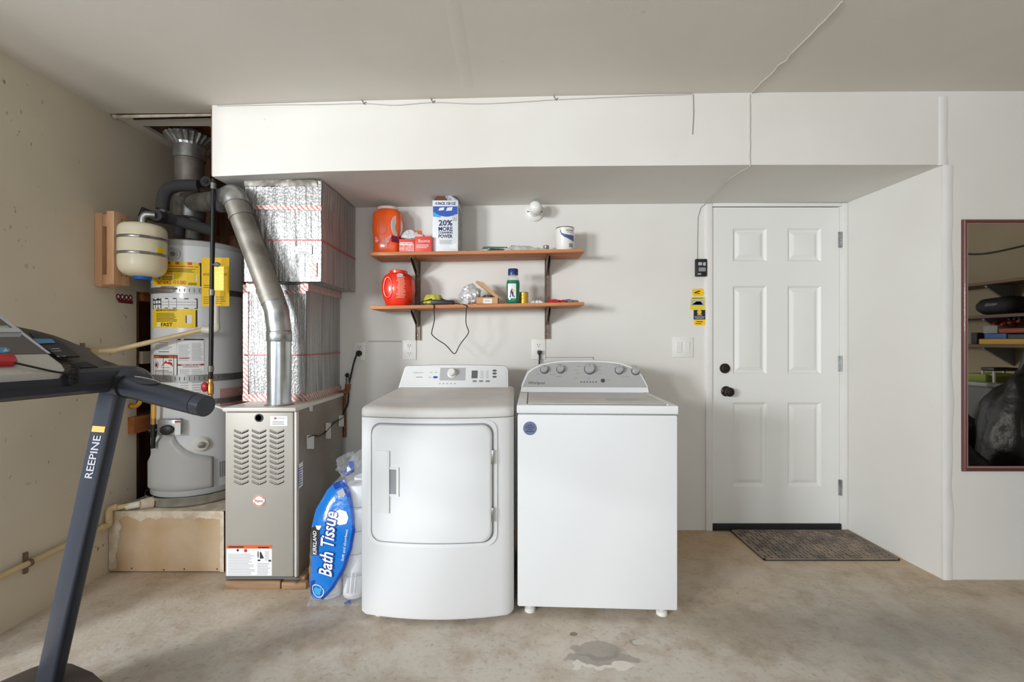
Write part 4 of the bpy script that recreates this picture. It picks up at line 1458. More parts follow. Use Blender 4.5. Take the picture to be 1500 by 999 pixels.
def hprint(name, bx, parts, m, parent, d=0.0018):
    mb = MB()
    for q in parts:
        if q[0] == 'L':
            a0, a1, z0, z1 = rel(bx, *q[1:5])
            mb.lines(hmap, a0, a1, z0, z1, q[5], d, 0.4, 5)
        elif q[0] == 'B':
            a0, a1, z0, z1 = rel(bx, *q[1:5])
            mb.slab(hmap, a0, a1, z0, z1, 0.001, d, 5)
        elif q[0] == 'T':
            a0, a1, z0, z1 = rel(bx, *q[1:5])
            mb.text(hmap, q[5], (a0 + a1) / 2, (z0 + z1) / 2, (z1 - z0) * 1.3, a1 - a0, d=d, bold=0.02)
        elif q[0] == 'P':
            pts = []
            for u, v in q[1]:
                a0, _, _, z1 = rel(bx, u, 1, v, 1)
                pts.append((a0, z1))
            mb.polyslab(hmap, pts, 0.001, d)
    return part(name, mb, m, parent)


# upper yellow service label
lb, bx = hlabel('service_label', 225.5, 295, 384.5, 419, 'yellow', label='yellow service label with orange phone number')
hprint('label_print', bx, [('B', 0, 1, 0.0, 0.12), ('T', 0.10, 0.74, 0.78, 0.95, '707 642-0100'), ('T', 0.26, 0.5, 0.42, 0.54, 'SERVICE'), ('B', 0.24, 0.95, 0.17, 0.21)], 'orange_print', lb)
hprint('label_lines', bx, [('L', 0.26, 0.95, 0.25, 0.42, 3), ('L', 0.26, 0.52, 0.58, 0.76, 3), ('T', 0.78, 0.92, 0.86, 0.96, 'LICENSED'), ('B', 0.975, 1.0, 0.0, 1.0)], 'dark_print', lb)
hprint('white_patch', bx, [('P', [(0.5, 0.44), (0.94, 0.48), (0.92, 0.80), (0.5, 0.72)])], 'paper', lb)
hprint('qr_area', bx, [('B', 0.15, 0.23, 0.45, 0.74)], 'grey_print', lb)
# white chart label over the yellow instruction label
lb, bx = hlabel('rating_chart', 224.5, 289.5, 437, 452, 'paper')
hprint('label_print', bx, [('B', 0, 1, 0.0, 0.10), ('B', 0.0, 0.28, 0.10, 0.22), ('B', 0.0, 0.28, 0.5, 0.62), ('B', 0, 1, 0.92, 1.0), ('B', 0.27, 0.29, 0, 1), ('B', 0.98, 1, 0, 1), ('B', 0.10, 0.12, 0.1, 0.92), ('B', 0.19, 0.20, 0.1, 0.92), ('B', 0.0, 0.02, 0, 1)], 'dark_print', lb)
hprint('label_rules', bx, [('B', 0.3, 0.97, 0.36, 0.40), ('B', 0.3, 0.97, 0.62, 0.66), ('B', 0.46, 0.47, 0.1, 0.9), ('B', 0.62, 0.63, 0.1, 0.9)], 'grey_print', lb)
lb, bx = hlabel('instruction_label', 224, 289, 452.5, 480, 'yellow', label='yellow instruction label')
hprint('label_print', bx, [('T', 0.16, 0.65, 0.02, 0.12, 'READ FIRST FOR YOUR SAFETY'), ('L', 0.16, 0.72, 0.18, 0.66, 7), ('T', 0.30, 0.56, 0.72, 0.92, 'FAST'), ('B', 0.80, 0.82, 0.35, 0.75), ('B', 0.97, 1.0, 0.05, 0.95)], 'dark_print', lb)
hprint('white_patch', bx, [('B', 0.82, 0.91, 0.32, 0.76), ('B', 0.19, 0.28, 0.72, 0.94)], 'paper', lb)
# plain white data labels
lb, bx = hlabel('data_label', 226, 258, 497, 517, 'paper')
hprint('label_print', bx, [('L', 0.06, 0.9, 0.12, 0.7, 5), ('B', 0.3, 0.75, 0.84, 0.93)], 'grey_print', lb)
lb, bx = hlabel('warning_sheet', 260.5, 299, 496, 552, 'paper')
hprint('label_print', bx, [('L', 0.03, 0.48, 0.13, 0.56, 12), ('L', 0.54, 0.97, 0.10, 0.56, 13), ('L', 0.08, 0.46, 0.77, 1.0, 5), ('L', 0.54, 0.97, 0.77, 1.0, 5), ('B', 0.985, 1.0, 0.0, 0.6)], 'soft_print', lb)
hprint('heading', bx, [('B', 0.0, 0.12, 0.0, 0.035), ('B', 0.24, 1.0, 0.0, 0.035), ('T', 0.10, 0.88, 0.655, 0.70, 'READ CAREFULLY BEFORE USE')], 'dark_print', lb)
hprint('red_heading', bx, [('B', 0.0, 0.12, 0.65, 0.70), ('B', 0.88, 1.0, 0.65, 0.70), ('B', 0.05, 0.46, 0.49, 0.51), ('B', 0.2, 0.8, 0.72, 0.735)], 'red_print', lb)
lb, bx = hlabel('flammable_label', 225.5, 260.5, 519.5, 551, 'dark_print', d=0.0010, label='black-framed warning label with red flames')
hprint('label_face', bx, [('B', 0.035, 0.965, 0.15, 0.965)], 'paper', lb, 0.0014)
hprint('label_header', bx, [('B', 0.035, 0.965, 0.04, 0.14)], 'orange_print', lb, 0.0014)
hprint('flame_mark', bx, [('P', [(0.40, 0.52), (0.85, 0.52), (0.82, 0.36), (0.74, 0.30), (0.66, 0.34), (0.60, 0.24), (0.52, 0.38)]), ('B', 0.4, 0.75, 0.57, 0.59)], 'red_print', lb, 0.0019)
hprint('label_print', bx, [('L', 0.1, 0.9, 0.66, 0.80, 2), ('L', 0.08, 0.94, 0.83, 0.94, 2), ('B', 0.16, 0.24, 0.38, 0.55), ('B', 0.7, 0.82, 0.22, 0.26), ('T', 0.3, 0.7, 0.05, 0.13, 'WARNING')], 'dark_print', lb, 0.0022)
a, z = hp(243 - 12, 535)
mb = MB()
cx_, cz_ = rel(bx, 0.20, 1, 0.46, 1)[0], rel(bx, 0.20, 1, 0.46, 1)[3]
mb.ring(hmap, [(cx_ + 0.0165 * math.cos(2 * PI * k / 20), cz_ + 0.019 * math.sin(2 * PI * k / 20)) for k in range(20)], [(cx_ + 0.013 * math.cos(2 * PI * k / 20), cz_ + 0.0155 * math.sin(2 * PI * k / 20)) for k in range(20)], 0.001, 0.002)
part('prohibition_ring', mb, 'red_print', lb)
lb, bx = hlabel('lower_warning', 262, 298, 556, 580, 'paper')
hprint('label_print', bx, [('L', 0.05, 0.45, 0.05, 0.95, 6), ('L', 0.55, 0.95, 0.05, 0.95, 6)], 'soft_print', lb)
lb, bx = hlabel('red_lined_patch', 322, 354, 566, 592, mat('pale_pink_patch', (206, 178, 172), 0.5))  # pinkish patch with rows of red lines, right side of the jacket
hprint('label_print', bx, [('L', 0.0, 1.0, 0.03, 0.97, 10)], mat('dull_red_rows', (178, 92, 86), 0.5), lb)
lb, bx = hlabel('red_lined_patch', 334, 352, 600, 640, 'paper')
hprint('label_print', bx, [('L', 0.0, 1.0, 0.03, 0.97, 9)], mat('faded_red_lines', (184, 110, 104), 0.5), lb)
# earthquake straps
for py0, py1 in ((420, 429), (549, 559.5), (586, 594)):
    zt, zb_ = hp(262, py0)[1], hp(262, py1)[1]
    sp_ = part('strap', MB().lathe([(HR + 0.0035, zb_), (HR + 0.0035, zt)], (HX, HY, 0), n=64), 'steel_strap', WH, angle=60)
    mb = MB()
    for k in range(22):
        a = -0.24 + 0.022 * k
        mb.slab(hmap, a - 0.002, a + 0.002, zb_ + (zt - zb_) * 0.25, zb_ + (zt - zb_) * 0.75, 0.0036, 0.0042)
    part('strap_slots', mb, 'gap', sp_)
a, z = hp(243, 424)
mb = MB().slab(hmap, a - 0.02, a + 0.045, z - 0.012, z + 0.018, 0.004, 0.010, 4)
mb.tube([hmap(a - 0.03, z + 0.004, 0.012), hmap(a + 0.06, z + 0.006, 0.012)], 0.005, 8)
part('strap_clip', mb, 'chrome', WH)
# anode / relief port near the top
a, z = hp(254.5, 371.5)
def hr_(r_, d): return [hmap(a + r_ * math.cos(2 * PI * k / 24), z + r_ * math.sin(2 * PI * k / 24), d) for k in range(24)]
pt = part('port_cover', MB().loft([hr_(0.035, 0.0), hr_(0.034, 0.008), hr_(0.026, 0.010), hr_(0.022, 0.004), hr_(0.012, 0.004)]), 'heater_grey', WH)
part('port_nut', MB().loft([[hmap(a + 0.012 * math.cos(PI / 3 * k), z + 0.012 * math.sin(PI / 3 * k), d) for k in range(6)] for d in (0.004, 0.012)]), 'galv_old', pt)
# yellow energy tag hanging in front (flat card) and a pale tag over it
# lower grey plastic cover with its curved cut-out
CV = MB()
R2 = HR + 0.016
def cvm(a, z, d): return hmap(a, z, d)
a_l, a_r = hp(213.5, 700, R2 + 0.006)[0], hp(315, 700)[0]
def covertop(u):
    """top edge as photo pixels along the cover (x px -> y px)"""
    tab = [(213, 676), (222, 660), (229, 640), (241, 638), (252, 636), (258, 648), (270, 658), (285, 664), (300, 666), (315, 668)]
    for p, q in zip(tab, tab[1:]):
        if u <= q[0]:
            return p[1] + (q[1] - p[1]) * (u - p[0]) / (q[0] - p[0])
    return tab[-1][1]
nu = 40
rows_ = []
for i in range(nu + 1):
    px = 213.6 + (314.5 - 213.6) * i / nu
    aa = hp(max(px, 216), 700, R2)[0] if px > 216 else hp(216, 700, R2)[0] - (216 - px) * 0.007
    zt = hp(max(px, 218), covertop(px))[1]
    zb_ = 0.405
    col_ = []
    for j in range(13):
        v = j / 12
        d = 0.018 * min(1, (1 - abs(2 * v - 1)) * 9) ** 0.5 + 0.004 if True else 0
        if i in (0, nu):
            d = 0.0
        elif i in (1, nu - 1):
            d *= 0.75
        col_.append(hmap(aa, zb_ + (zt - zb_) * v, d))
    rows_.append(col_)
vs = [p for r in rows_ for p in r]
CV.add(vs, [(i * 13 + j, (i + 1) * 13 + j, (i + 1) * 13 + j + 1, i * 13 + j + 1) for i in range(nu) for j in range(12)])
part('burner_cover', CV, 'heater_grey', WH, angle=60, label='grey plastic burner cover with curved top edge')
mb = MB().lathe([(HR + 0.003, 0.374), (HR + 0.0032, 0.404)], (HX, HY, 0), n=64)
part('base_band', mb, 'heater_grey', WH, angle=60)
# gas control with dial
a, z = hp(251, 627)
def gmap(x, y, d): return hmap(a + x, z + y, d)
gc = part('gas_control', MB().slab(gmap, -0.04, 0.055, -0.03, 0.055, 0.0, 0.045, 4), 'galv', WH, bevel=0.006)
def gr(r_, d): return [gmap(0.012 + r_ * math.cos(2 * PI * k / 20), 0.002 + r_ * math.sin(2 * PI * k / 20), d) for k in range(20)]
part('control_dial', MB().loft([gr(0.026, 0.045), gr(0.025, 0.062), gr(0.018, 0.066)]), 'black', gc)
part('control_label', MB().slab(gmap, 0.040, 0.062, -0.028, 0.05, 0.035, 0.047, 2), 'paper', gc)
part('red_stripe', MB().slab(gmap, 0.040, 0.062, 0.038, 0.046, 0.047, 0.048, 2), 'red_print', gc)
# white round access plug
a, z = hp(295, 650)
def pr(r_, d): return [hmap(a + r_ * math.cos(2 * PI * k / 24), z + r_ * math.sin(2 * PI * k / 24), d) for k in range(24)]
pl = part('drain_collar', MB().loft([pr(0.040, 0.0), pr(0.040, 0.010), pr(0.034, 0.014), pr(0.030, 0.020), pr(0.016, 0.020)]), 'pvc_white', WH, label='off-white round drain collar')
part('drain_port', MB().loft([pr(0.016, 0.018), pr(0.016, 0.032), pr(0.009, 0.034)]), 'tin_top', pl)
a, z = hp(327, 686)
mb = MB()
for k in range(11):
    for j in range(3):
        mb.slab(lambda x, y, d: hmap(a + x, z + y, d), -0.02 + 0.012 * j, -0.011 + 0.012 * j, 0.038 - 0.008 * k, 0.0425 - 0.008 * k, 0.0002, 0.0008)
part('vent_grille', mb, 'gap', WH)
a, z = hp(331, 634)
mb = MB().tube(bez([hmap(a, z + 0.035, 0.0), hmap(a + 0.005, z + 0.03, 0.025), hmap(a + 0.012, z - 0.01, 0.03), hmap(a + 0.016, z - 0.045, 0.004)], 5), 0.006, 8)
part('cable_loop', mb, 'seal', WH)

# yellow cards hanging on the gas pipe in front of the heater
yt = 2.412
mb = MB()
ym = lambda x, y, d: V((x, yt - d, y))
p0, p1 = P(295.5, 448, yt), P(336, 377, yt)
tg = solo('energy_card', MB().slab(ym, p0.x, p1.x, p0.z, p1.z, 0, 0.0015), 'yellow_tag', 'large bright yellow energy card hanging behind the black gas pipe', 'tag')
mb = MB()
mb.text(ym, 'ENERGYGUIDE', (p0.x + p1.x) / 2, PZ(401.5, yt), 0.020, width=0.125, d=0.002)
mb.lines(ym, p0.x + 0.01, p1.x - 0.01, PZ(444, yt), PZ(432, yt), 4, 0.002, 0.25)
mb.lines(ym, p0.x + 0.012, p1.x - 0.05, PZ(421, yt), PZ(415, yt), 2, 0.002, 0.3)
part('lettering', mb, 'dark_print', tg)

# black gas pipe with red valve
g = thing('gas_pipe', 'thin vertical black iron gas pipe ending in a small red valve', 'pipe', P(310, 565, 2.345))
gp0, gp1 = P(312.8, 262, 2.345), P(308.6, 556, 2.345)
part('pipe', MB().tube([gp0, gp1], 0.0108, 14), 'black_iron', g)
mb = MB()
for q in (0.02, 0.55, 0.93):
    a_ = gp0 + (gp1 - gp0) * q
    mb.tube([a_, a_ + (gp1 - gp0).normalized() * 0.03], 0.0135, 14)
part('coupling', mb, 'galv_old', g)
va = gp1
part('valve_body', MB().lathe([(0.010, -0.10), (0.010, -0.075), (0.014, -0.07), (0.014, -0.02), (0.011, -0.015), (0.011, 0.005)], va, n=14), 'brass', g)
part('valve_handle', MB().blob(va + V((-0.022, -0.012, -0.035)), (0.018, 0.014, 0.026), 0.15, 8, 14, 10), 'red_valve', g)
part('gas_tube', MB().tube(bez([va + V((0, 0, -0.10)), va + V((0.005, 0.01, -0.13)), va + V((0.05, 0.015, -0.15)), va + V((0.10, 0.02, -0.19))], 5), 0.005, 8), 'pvc_white', g)
# pale tag on the pipe, top of the card
yt2 = 2.330
ym2 = lambda x, y, d: V((x, yt2 - d, y))
q0, q1 = P(314, 425, yt2), P(328, 390, yt2)
tg = solo('paper_tag', MB().slab(ym2, q0.x, q1.x, q0.z, q1.z, 0, 0.0015), 'lemon', 'small pale yellow paper tag tied over the large yellow energy card', 'tag')
mb = MB().lines(ym2, q0.x + 0.004, q1.x - 0.004, q0.z + 0.01, q1.z - 0.02, 9, 0.002, 0.3)
part('tag_print', mb, 'mustard', tg)
c_ = P(319, 387, yt2)
mb = MB().blob((c_.x, yt2 - 0.004, c_.z), (0.017, 0.008, 0.012), 0.2, 8, 12, 8)
mb.tube([(c_.x - 0.01, yt2, c_.z), (c_.x - 0.03, yt2 + 0.0, c_.z)], 0.003, 6)
part('wire_tie', mb, 'gap', tg)

# relief discharge pipe: white riser in front of the heater, then cream pipe to the left wall
rp = thing('relief_pipe', 'cream plastic relief pipe running from heater front to the beige wall', 'pipe', P(230, 500, 2.35))
yr = 2.425
r0, r1 = P(316.5, 426, yr), P(316.5, 474, yr)
part('riser', MB().tube([P(316.5, 382, yr), r1], 0.0165, 16), 'pvc_white', rp)
el = [r1, P(316.5, 481, yr - 0.005), P(309, 483, yr - 0.012), P(297, 482, yr - 0.02)]
part('elbow', MB().tube(bez(el, 5), 0.019, 16), 'pvc_white', rp)
w0 = V((XL + 0.025, 2.29, 1.16))
mid = P(215, 499, 2.36)
part('pipe', MB().tube([P(299, 482, yr - 0.02), w0 + V((0.05, 0.03, 0.0))], 0.0125, 14), 'pvc', rp)
part('wall_pipe', MB().tube([w0 + V((0.05, 0.03, 0)), w0, w0 + V((0, -0.4, -0.010)), w0 + V((0, -0.73, -0.018))], 0.0125, 14), 'pvc', rp)
mb = MB().tube([w0 + V((0.065, 0.035, 0.002)), w0 + V((0.0, 0.0, 0)), w0 + V((0, -0.04, 0))], 0.0155, 14)
part('coupling', mb, 'pvc', rp)
mb = MB().tube([w0 + V((0, -0.055, 0)), w0 + V((0, -0.065, 0))], 0.018, 14)
mb.box(XL + 0.0005, XL + 0.012, w0.y - 0.068, w0.y - 0.052, w0.z - 0.04, w0.z + 0.04)
part('pipe_clip', mb, 'bracket', rp)

# drip pan
dp = thing('drip_pan', 'round shallow aluminium drip pan under the white water heater', 'pan', (HX, HY, ZB1))
pr_ = 0.246
mb = MB().lathe([(pr_ - 0.006, ZB1 + 0.009), (pr_, ZB1 + 0.012), (pr_ + 0.003, ZB1 + 0.052), (pr_ + 0.006, ZB1 + 0.056), (pr_ + 0.002, ZB1 + 0.058), (pr_ - 0.003, ZB1 + 0.05), (pr_ - 0.01, ZB1 + 0.022), (0.15, ZB1 + 0.022)], (HX, HY, 0), n=64)
part('pan', mb, 'galv_new', dp, angle=50)
part('heater_stand', MB().lathe([(0.19, ZB1 + 0.022), (0.19, HZ0 + 0.002)], (HX, HY, 0), n=40), 'gap', dp)
part('pan_fitting', MB().tube([P(224, 735, 2.44), P(206, 738, 2.40)], [0.030, 0.024], 16), 'plaster', dp)

# condensate line on the left wall
cd = thing('drain_pipe', 'yellowed plastic drain pipe strapped low along the beige wall', 'pipe', (XL + 0.03, 2.0, 0.2))
ww = XL + 0.022
c1 = V((ww, 2.345, 0.258))
part('pipe', MB().tube([c1, V((ww, 1.56, 0.242))], 0.0125, 14), 'pvc', cd)
up = V((ww, 2.36, 0.337))
part('elbow', MB().tube(bez([c1 + V((0, -0.03, 0)), c1 + V((0, 0.012, 0.003)), up + V((0, 0, -0.03)), up + V((0.004, 0.004, 0)), up + V((0.04, 0.012, 0.012))], 4), 0.0165, 14), 'pvc', cd)
part('pipe', MB().tube([up + V((0.02, 0.006, 0.006)), P(207, 737.5, 2.40)], 0.0125, 14), 'pvc', cd)
part('coupling', MB().tube([P(186, 741.5, 2.385), P(206, 737.7, 2.40)], 0.017, 14), 'pvc_white', cd)
yc = 1.97
mb = MB().tube([V((ww, yc - 0.006, 0.250)), V((ww, yc + 0.006, 0.250))], 0.017, 14)
mb.box(XL + 0.0005, XL + 0.010, yc - 0.008, yc + 0.008, 0.205, 0.295)
part('pipe_clip', mb, 'bracket', cd)

# yellow flexible gas connector
yg = thing('gas_connector', 'yellow flexible gas connector curving to the black heater valve', 'hose', P(224, 600, 2.44))
part('hose', MB().tube(bez([P(187, 594, 2.52), P(200, 594, 2.50), P(206, 586, 2.48), P(208, 572, 2.47), P(216, 562, 2.44), P(224, 572, 2.41), P(226, 590, 2.40), P(225.5, 615, 2.40)], 6), 0.010, 10), 'yellow_gas', yg)
mb = MB().tube([P(225.5, 612, 2.40), P(225.5, 622, 2.40)], 0.011, 10)
part('brass_nut', mb, 'brass', yg)
mb = MB().tube([P(225.5, 621, 2.40), P(225, 640, 2.40)], 0.014, 12).tube([P(225, 640, 2.40), P(224, 656, 2.40)], 0.010, 12)
mb.tube([P(233, 629, 2.41), P(219, 630, 2.40)], 0.013, 12)
part('valve', mb, 'black_iron', yg)
part('brass_nut', MB().tube([P(186, 594, 2.525), P(193, 594.5, 2.512)], 0.016, 8), 'brass', yg)

# ------------------------------------------------------------------ expansion tank and its wooden bracket
TX, TY = -1.885, 2.325
BR = thing('tank_bracket', 'pale lumber frame screwed to the beige wall beside cream tank', 'bracket', (XL + 0.06, 2.36, 1.50))
bz0, bz1 = PZ(419, 2.30), PZ(311, 2.30)
part('wall_board', MB().box(XL + 0.001, XL + 0.039, 2.300, 2.39, bz0, bz1), 'lumber', BR, bevel=0.002)
part('outer_board', MB().box(XL + 0.075, XL + 0.112, 2.285, 2.378, bz0 + 0.01, bz1 + 0.005), 'lumber', BR, bevel=0.002)
part('spacer_block', MB().box(XL + 0.039, XL + 0.075, 2.302, 2.385, bz1 - 0.07, bz1 - 0.008), 'lumber', BR, bevel=0.002)
part('spacer_block', MB().box(XL + 0.039, XL + 0.075, 2.302, 2.385, bz0 + 0.008, bz0 + 0.06), 'lumber', BR, bevel=0.002)
part('back_board', MB().box(XL + 0.039, XL + 0.075, 2.372, 2.386, bz0 + 0.05, bz1 - 0.05), 'lumber_orange', BR)
mb = MB()
for yy, zz in ((2.33, bz1 - 0.03), (2.36, bz1 - 0.03), (2.33, bz0 + 0.06), (2.36, bz0 + 0.06), (2.35, bz1 - 0.05)):
    mb.lathe([(0.004, 0), (0.004, 0.001), (0.001, 0.0012)], (XL + 0.112, yy, zz), 'X', 8)
part('screw_heads', mb, 'gap', BR)
ET = thing('expansion_tank', 'small cream expansion tank strapped to the pale lumber bracket', 'tank', (TX, TY, 1.535))
rT, tz0, tz1 = 0.102, 1.535, 1.806
prof = [(0.02, tz0), (0.062, tz0 + 0.006), (0.084, tz0 + 0.018), (0.096, tz0 + 0.034), (rT, tz0 + 0.058), (rT, tz0 + 0.108), (rT + 0.001, tz0 + 0.110), (rT, tz0 + 0.112), (rT, tz1 - 0.038), (0.098, tz1 - 0.020), (0.086, tz1 - 0.008), (0.06, tz1 - 0.001), (0.02, tz1)]
part('shell', MB().lathe(prof, (TX, TY, 0), n=48), 'cream', ET, angle=50)
part('end_cap', MB().lathe([(0.036, tz0 - 0.012), (0.042, tz0 + 0.008)], (TX, TY, 0), n=24), 'blue_plastic', ET, label='blue end cap')
for zz in (tz0 + 0.192, tz0 + 0.112):
    mb = MB().lathe([(rT + 0.002, zz - 0.007), (rT + 0.003, zz - 0.006), (rT + 0.003, zz + 0.006), (rT + 0.002, zz + 0.007)], (TX, TY, 0), n=48)
    hc = part('hose_clamp', mb, 'steel_strap', ET, angle=50)
    th = 0.75
    c_ = V((TX + (rT + 0.006) * math.sin(th), TY - (rT + 0.006) * math.cos(th), zz))
    dT = V((math.cos(th), math.sin(th), 0))
    mb = MB().tube([c_ - dT * 0.02, c_ + dT * 0.02], 0.007, 8)
    part('clamp_screw', mb, 'galv_old', hc)
def tmap(a, z, d):
    th = a / rT
    return V((TX + (rT + d) * math.sin(th), TY - (rT + d) * math.cos(th), z))
part('tank_label', MB().slab(tmap, 0.128, 0.172, tz0 + 0.105, tz0 + 0.150, 0, 0.0012, 4), 'yellow', ET)
part('elbow', MB().tube(bez([(TX, TY, tz1 - 0.005), (TX, TY, tz1 + 0.03), (TX + 0.012, TY + 0.005, tz1 + 0.05), (TX + 0.05, TY + 0.02, tz1 + 0.052)], 5), 0.0165, 14), 'galv', ET)

# foam-insulated water pipes
IP = thing('insulated_pipes', 'black foam-covered water pipes crossing above the white water heater', 'pipe', P(270, 320, 2.5))
b0 = V((TX + 0.05, TY + 0.02, tz1 + 0.052))
tee = P(241, 318, 2.44)
part('foam_pipe', MB().tube([b0 + V((-0.0, 0, 0)), tee], 0.028, 16), 'foam', IP)
part('foam_pipe', MB().tube([tee, P(313, 338, 2.55)], 0.030, 16), 'foam', IP)
part('foam_pipe', MB().tube(bez([P(238, 306, 2.47), P(239, 292, 2.47), P(244, 279, 2.47), P(257, 272.5, 2.48), P(275, 271, 2.49), P(291, 271.5, 2.50)], 6), 0.031, 18), 'foam', IP)
part('foam_pipe', MB().tube([P(205, 309, 2.52), P(226, 317, 2.56), P(300, 331, 2.72)], 0.028, 14), 'foam', IP)
part('foam_pipe', MB().tube([P(301, 265, 2.50), P(316, 274, 2.60)], [0.028, 0.028], 16), 'foam', IP)
part('pipe_end', MB().tube([P(300.6, 264.6, 2.495), P(303, 266, 2.51)], 0.013, 12), 'rubber', IP)
mb = MB().tube([P(238.5, 304, 2.47), P(239.5, 316, 2.455)], 0.020, 12).tube([P(237, 318.5, 2.44), P(251, 320, 2.45)], 0.024, 14)
part('pipe_fitting', mb, 'galv', IP)
part('copper_stub', MB().tube([P(286, 275, 2.50), P(312, 282, 2.58)], 0.010, 10), 'tin_top', IP)
part('riser', MB().tube([P(263, 348, 2.62), P(263, 326, 2.60)], 0.028, 14), 'foam', IP)

# card on the left wall
lm = lambda y, z, d: V((XL + d, y, z))
def lw(px, py):
    Y = -XL * FPX / (750 - px)
    return (Y, PZ(py, Y))
q = [lw(168.5, 443), lw(195, 445.5), lw(196.5, 424), lw(168.5, 419)]
cdw = solo('wall_card', MB().polyslab(lm, q, 0, 0.002), mat('beige_card', (196, 186, 172), 0.6), 'pale card with dark red seal printed below the lumber bracket', 'sign')
mb = MB()
mb.polyslab(lm, [lw(170, 437), lw(174, 443), lw(194, 445), lw(194, 440)], 0.002, 0.0028)
for k in range(4):
    y, z = lw(172.5 + 6 * k, 434 + 0.5 * k)
    mb.disc(lm, y, z, 0.014, 0.002, 0.0028, 12, 0.016)
part('seal_print', mb, mat('dark_red_print', (118, 24, 36), 0.6), cdw)
mb = MB()
for k in range(4):
    y, z = lw(172.5 + 6 * k, 434 + 0.5 * k)
    mb.disc(lm, y, z, 0.006, 0.0028, 0.0034, 10, 0.008)
part('seal_centres', mb, 'paper', cdw)

# white electrical conduit lying in the open ceiling joint
jm = thing('joint_conduit', 'thin off-white pipe lying in the open ceiling joint above the flue', 'pipe', (-1.8, 2.4, 2.40))
part('pipe', MB().tube([P(168, 170.5, 2.405), P(310, 167.5, 2.405)], 0.008, 10), 'plaster', jm)
part('pipe', MB().tube([P(196, 174, 2.425), P(310, 171, 2.425)], 0.005, 10), 'black_iron', jm)
part('end_lump', MB().blob(P(169, 170, 2.40), (0.014, 0.012, 0.012), 0.3, 7, 12, 8), 'plaster', jm)

# ------------------------------------------------------------------ shelves on the back wall
def standard(px, label, py0, py1):
    x = PX(px, YB)
    t = thing('shelf_standard', label, 'bracket rail', (x, YB, PZ(py1, YB)), group='wall rails for the pine shelves')
    mb = MB()
    z0, z1 = PZ(py1, YB), PZ(py0, YB)
    mb.box(x - 0.016, x - 0.012, YB - 0.016, YB, z0, z1)
    mb.box(x + 0.012, x + 0.016, YB - 0.016, YB, z0, z1)
    mb.box(x - 0.016, x + 0.016, YB - 0.004, YB, z0, z1)
    part('channel', mb, 'bracket', t)
    mb = MB()
    for k in range(3):
        z = z0 + 0.03 + (z1 - z0 - 0.1) * k / 2
        mb.lathe([(0.005, YB - 0.004), (0.005, YB - 0.007), (0.002, YB - 0.008)], (x, 0, z), 'Y', 8)
    part('screw_heads', mb, 'tin_top', t)
    return x


sxL = standard(612.5, 'dark steel shelf rail on the white wall near the red jugs', 375, 498)
sxR = standard(801.5, 'dark steel shelf rail on the white wall near the paint can', 371, 496)


def shelf(label, zl, zr, th, yf):
    t = thing('wall_shelf', label, 'shelf', (-0.2, 2.78, (zl + zr) / 2), group='pine shelves on the back wall')
    xl, xr = -0.832, 0.424
    yb = YB - 0.018
    part('board', MB().loft([[V((x, yf, z)), V((x, yb, z)), V((x, yb, z + th)), V((x, yf, z + th))] for x, z in ((xl, zl), (-0.4, zl + (zr - zl) * .34 - .001), (0.0, zl + (zr - zl) * .66 - .001), (xr, zr))]), 'shelf_wood', t, bevel=0.002)
    for x in (sxL, sxR):
        z = zl + (zr - zl) * (x - xl) / (xr - xl) - 0.001
        mb = MB()
        for dx in (-0.009, 0.007):
            mb.prism([(x + dx, yb + 0.002, z - 0.10), (x + dx, yb + 0.002, z), (x + dx, yf + 0.05, z), (x + dx, yf + 0.05, z - 0.012)], (0.003, 0, 0))
        mb.box(x - 0.009, x + 0.010, yf + 0.05, yb, z - 0.003, z - 0.0005)
        part('bracket_arm', mb, 'bracket', t)
    return lambda x: zl + (zr - zl) * (x - xl) / (xr - xl) + th + 0.0005


UP = shelf('upper pine board shelf carrying detergent carton and paint can', 1.711, 1.7305, 0.020, 2.668)
LO = shelf('lower pine board shelf carrying red jug and green bottle', 1.3965, 1.419, 0.020, 2.668)
YS = 2.815

# orange jug
x0, x1 = PX(547.5, YS), PX(590, YS)
xc = (x0 + x1) / 2
zj = UP(xc)
J = thing('detergent_jug', 'tall bright orange jug with pale flat top on the upper shelf', 'jug', (xc, YS, zj))
hj = PZ(309, YS) - zj
rx = (x1 - x0) / 2
mb = MB().sloft([(0.0, rx * 0.86, 0.060, 3.2), (0.012, rx * 0.96, 0.068, 3.2), (hj * 0.25, rx * 0.94, 0.070, 3.2), (hj * 0.42, rx * 0.96, 0.070, 3.2), (hj * 0.55, rx * 1.0, 0.072, 3.2), (hj * 0.85, rx * 1.0, 0.072, 3.2), (hj * 0.95, rx * 0.92, 0.068, 3), (hj, rx * 0.70, 0.055, 2.5), (hj + 0.004, rx * 0.68, 0.052, 2.4)], (xc, YS, zj), 40)
part('body', mb, 'orange_jug', J, angle=60)
mb = MB().sloft([(hj + 0.003, rx * 0.70, 0.056, 2.3), (hj + 0.018, rx * 0.70, 0.056, 2.3), (hj + 0.022, rx * 0.62, 0.05, 2.3)], (xc, YS, zj), 32)
part('lid', mb, 'jug_cap', J, label='pale flat lid')
jm_ = lambda x, z, d: V((x, YS - 0.072 - d, z))
mb = MB()
mb.ring(jm_, [(xc - 0.018 + 0.030 * math.cos(a), zj + hj * .55 + 0.036 * math.sin(a)) for a in (2 * PI * k / 24 for k in range(24))], [(xc - 0.018 + 0.024 * math.cos(a), zj + hj * .55 + 0.030 * math.sin(a)) for a in (2 * PI * k / 24 for k in range(24))], -0.006, 0.001)
part('embossed_ring', mb, 'orange_jug', J)
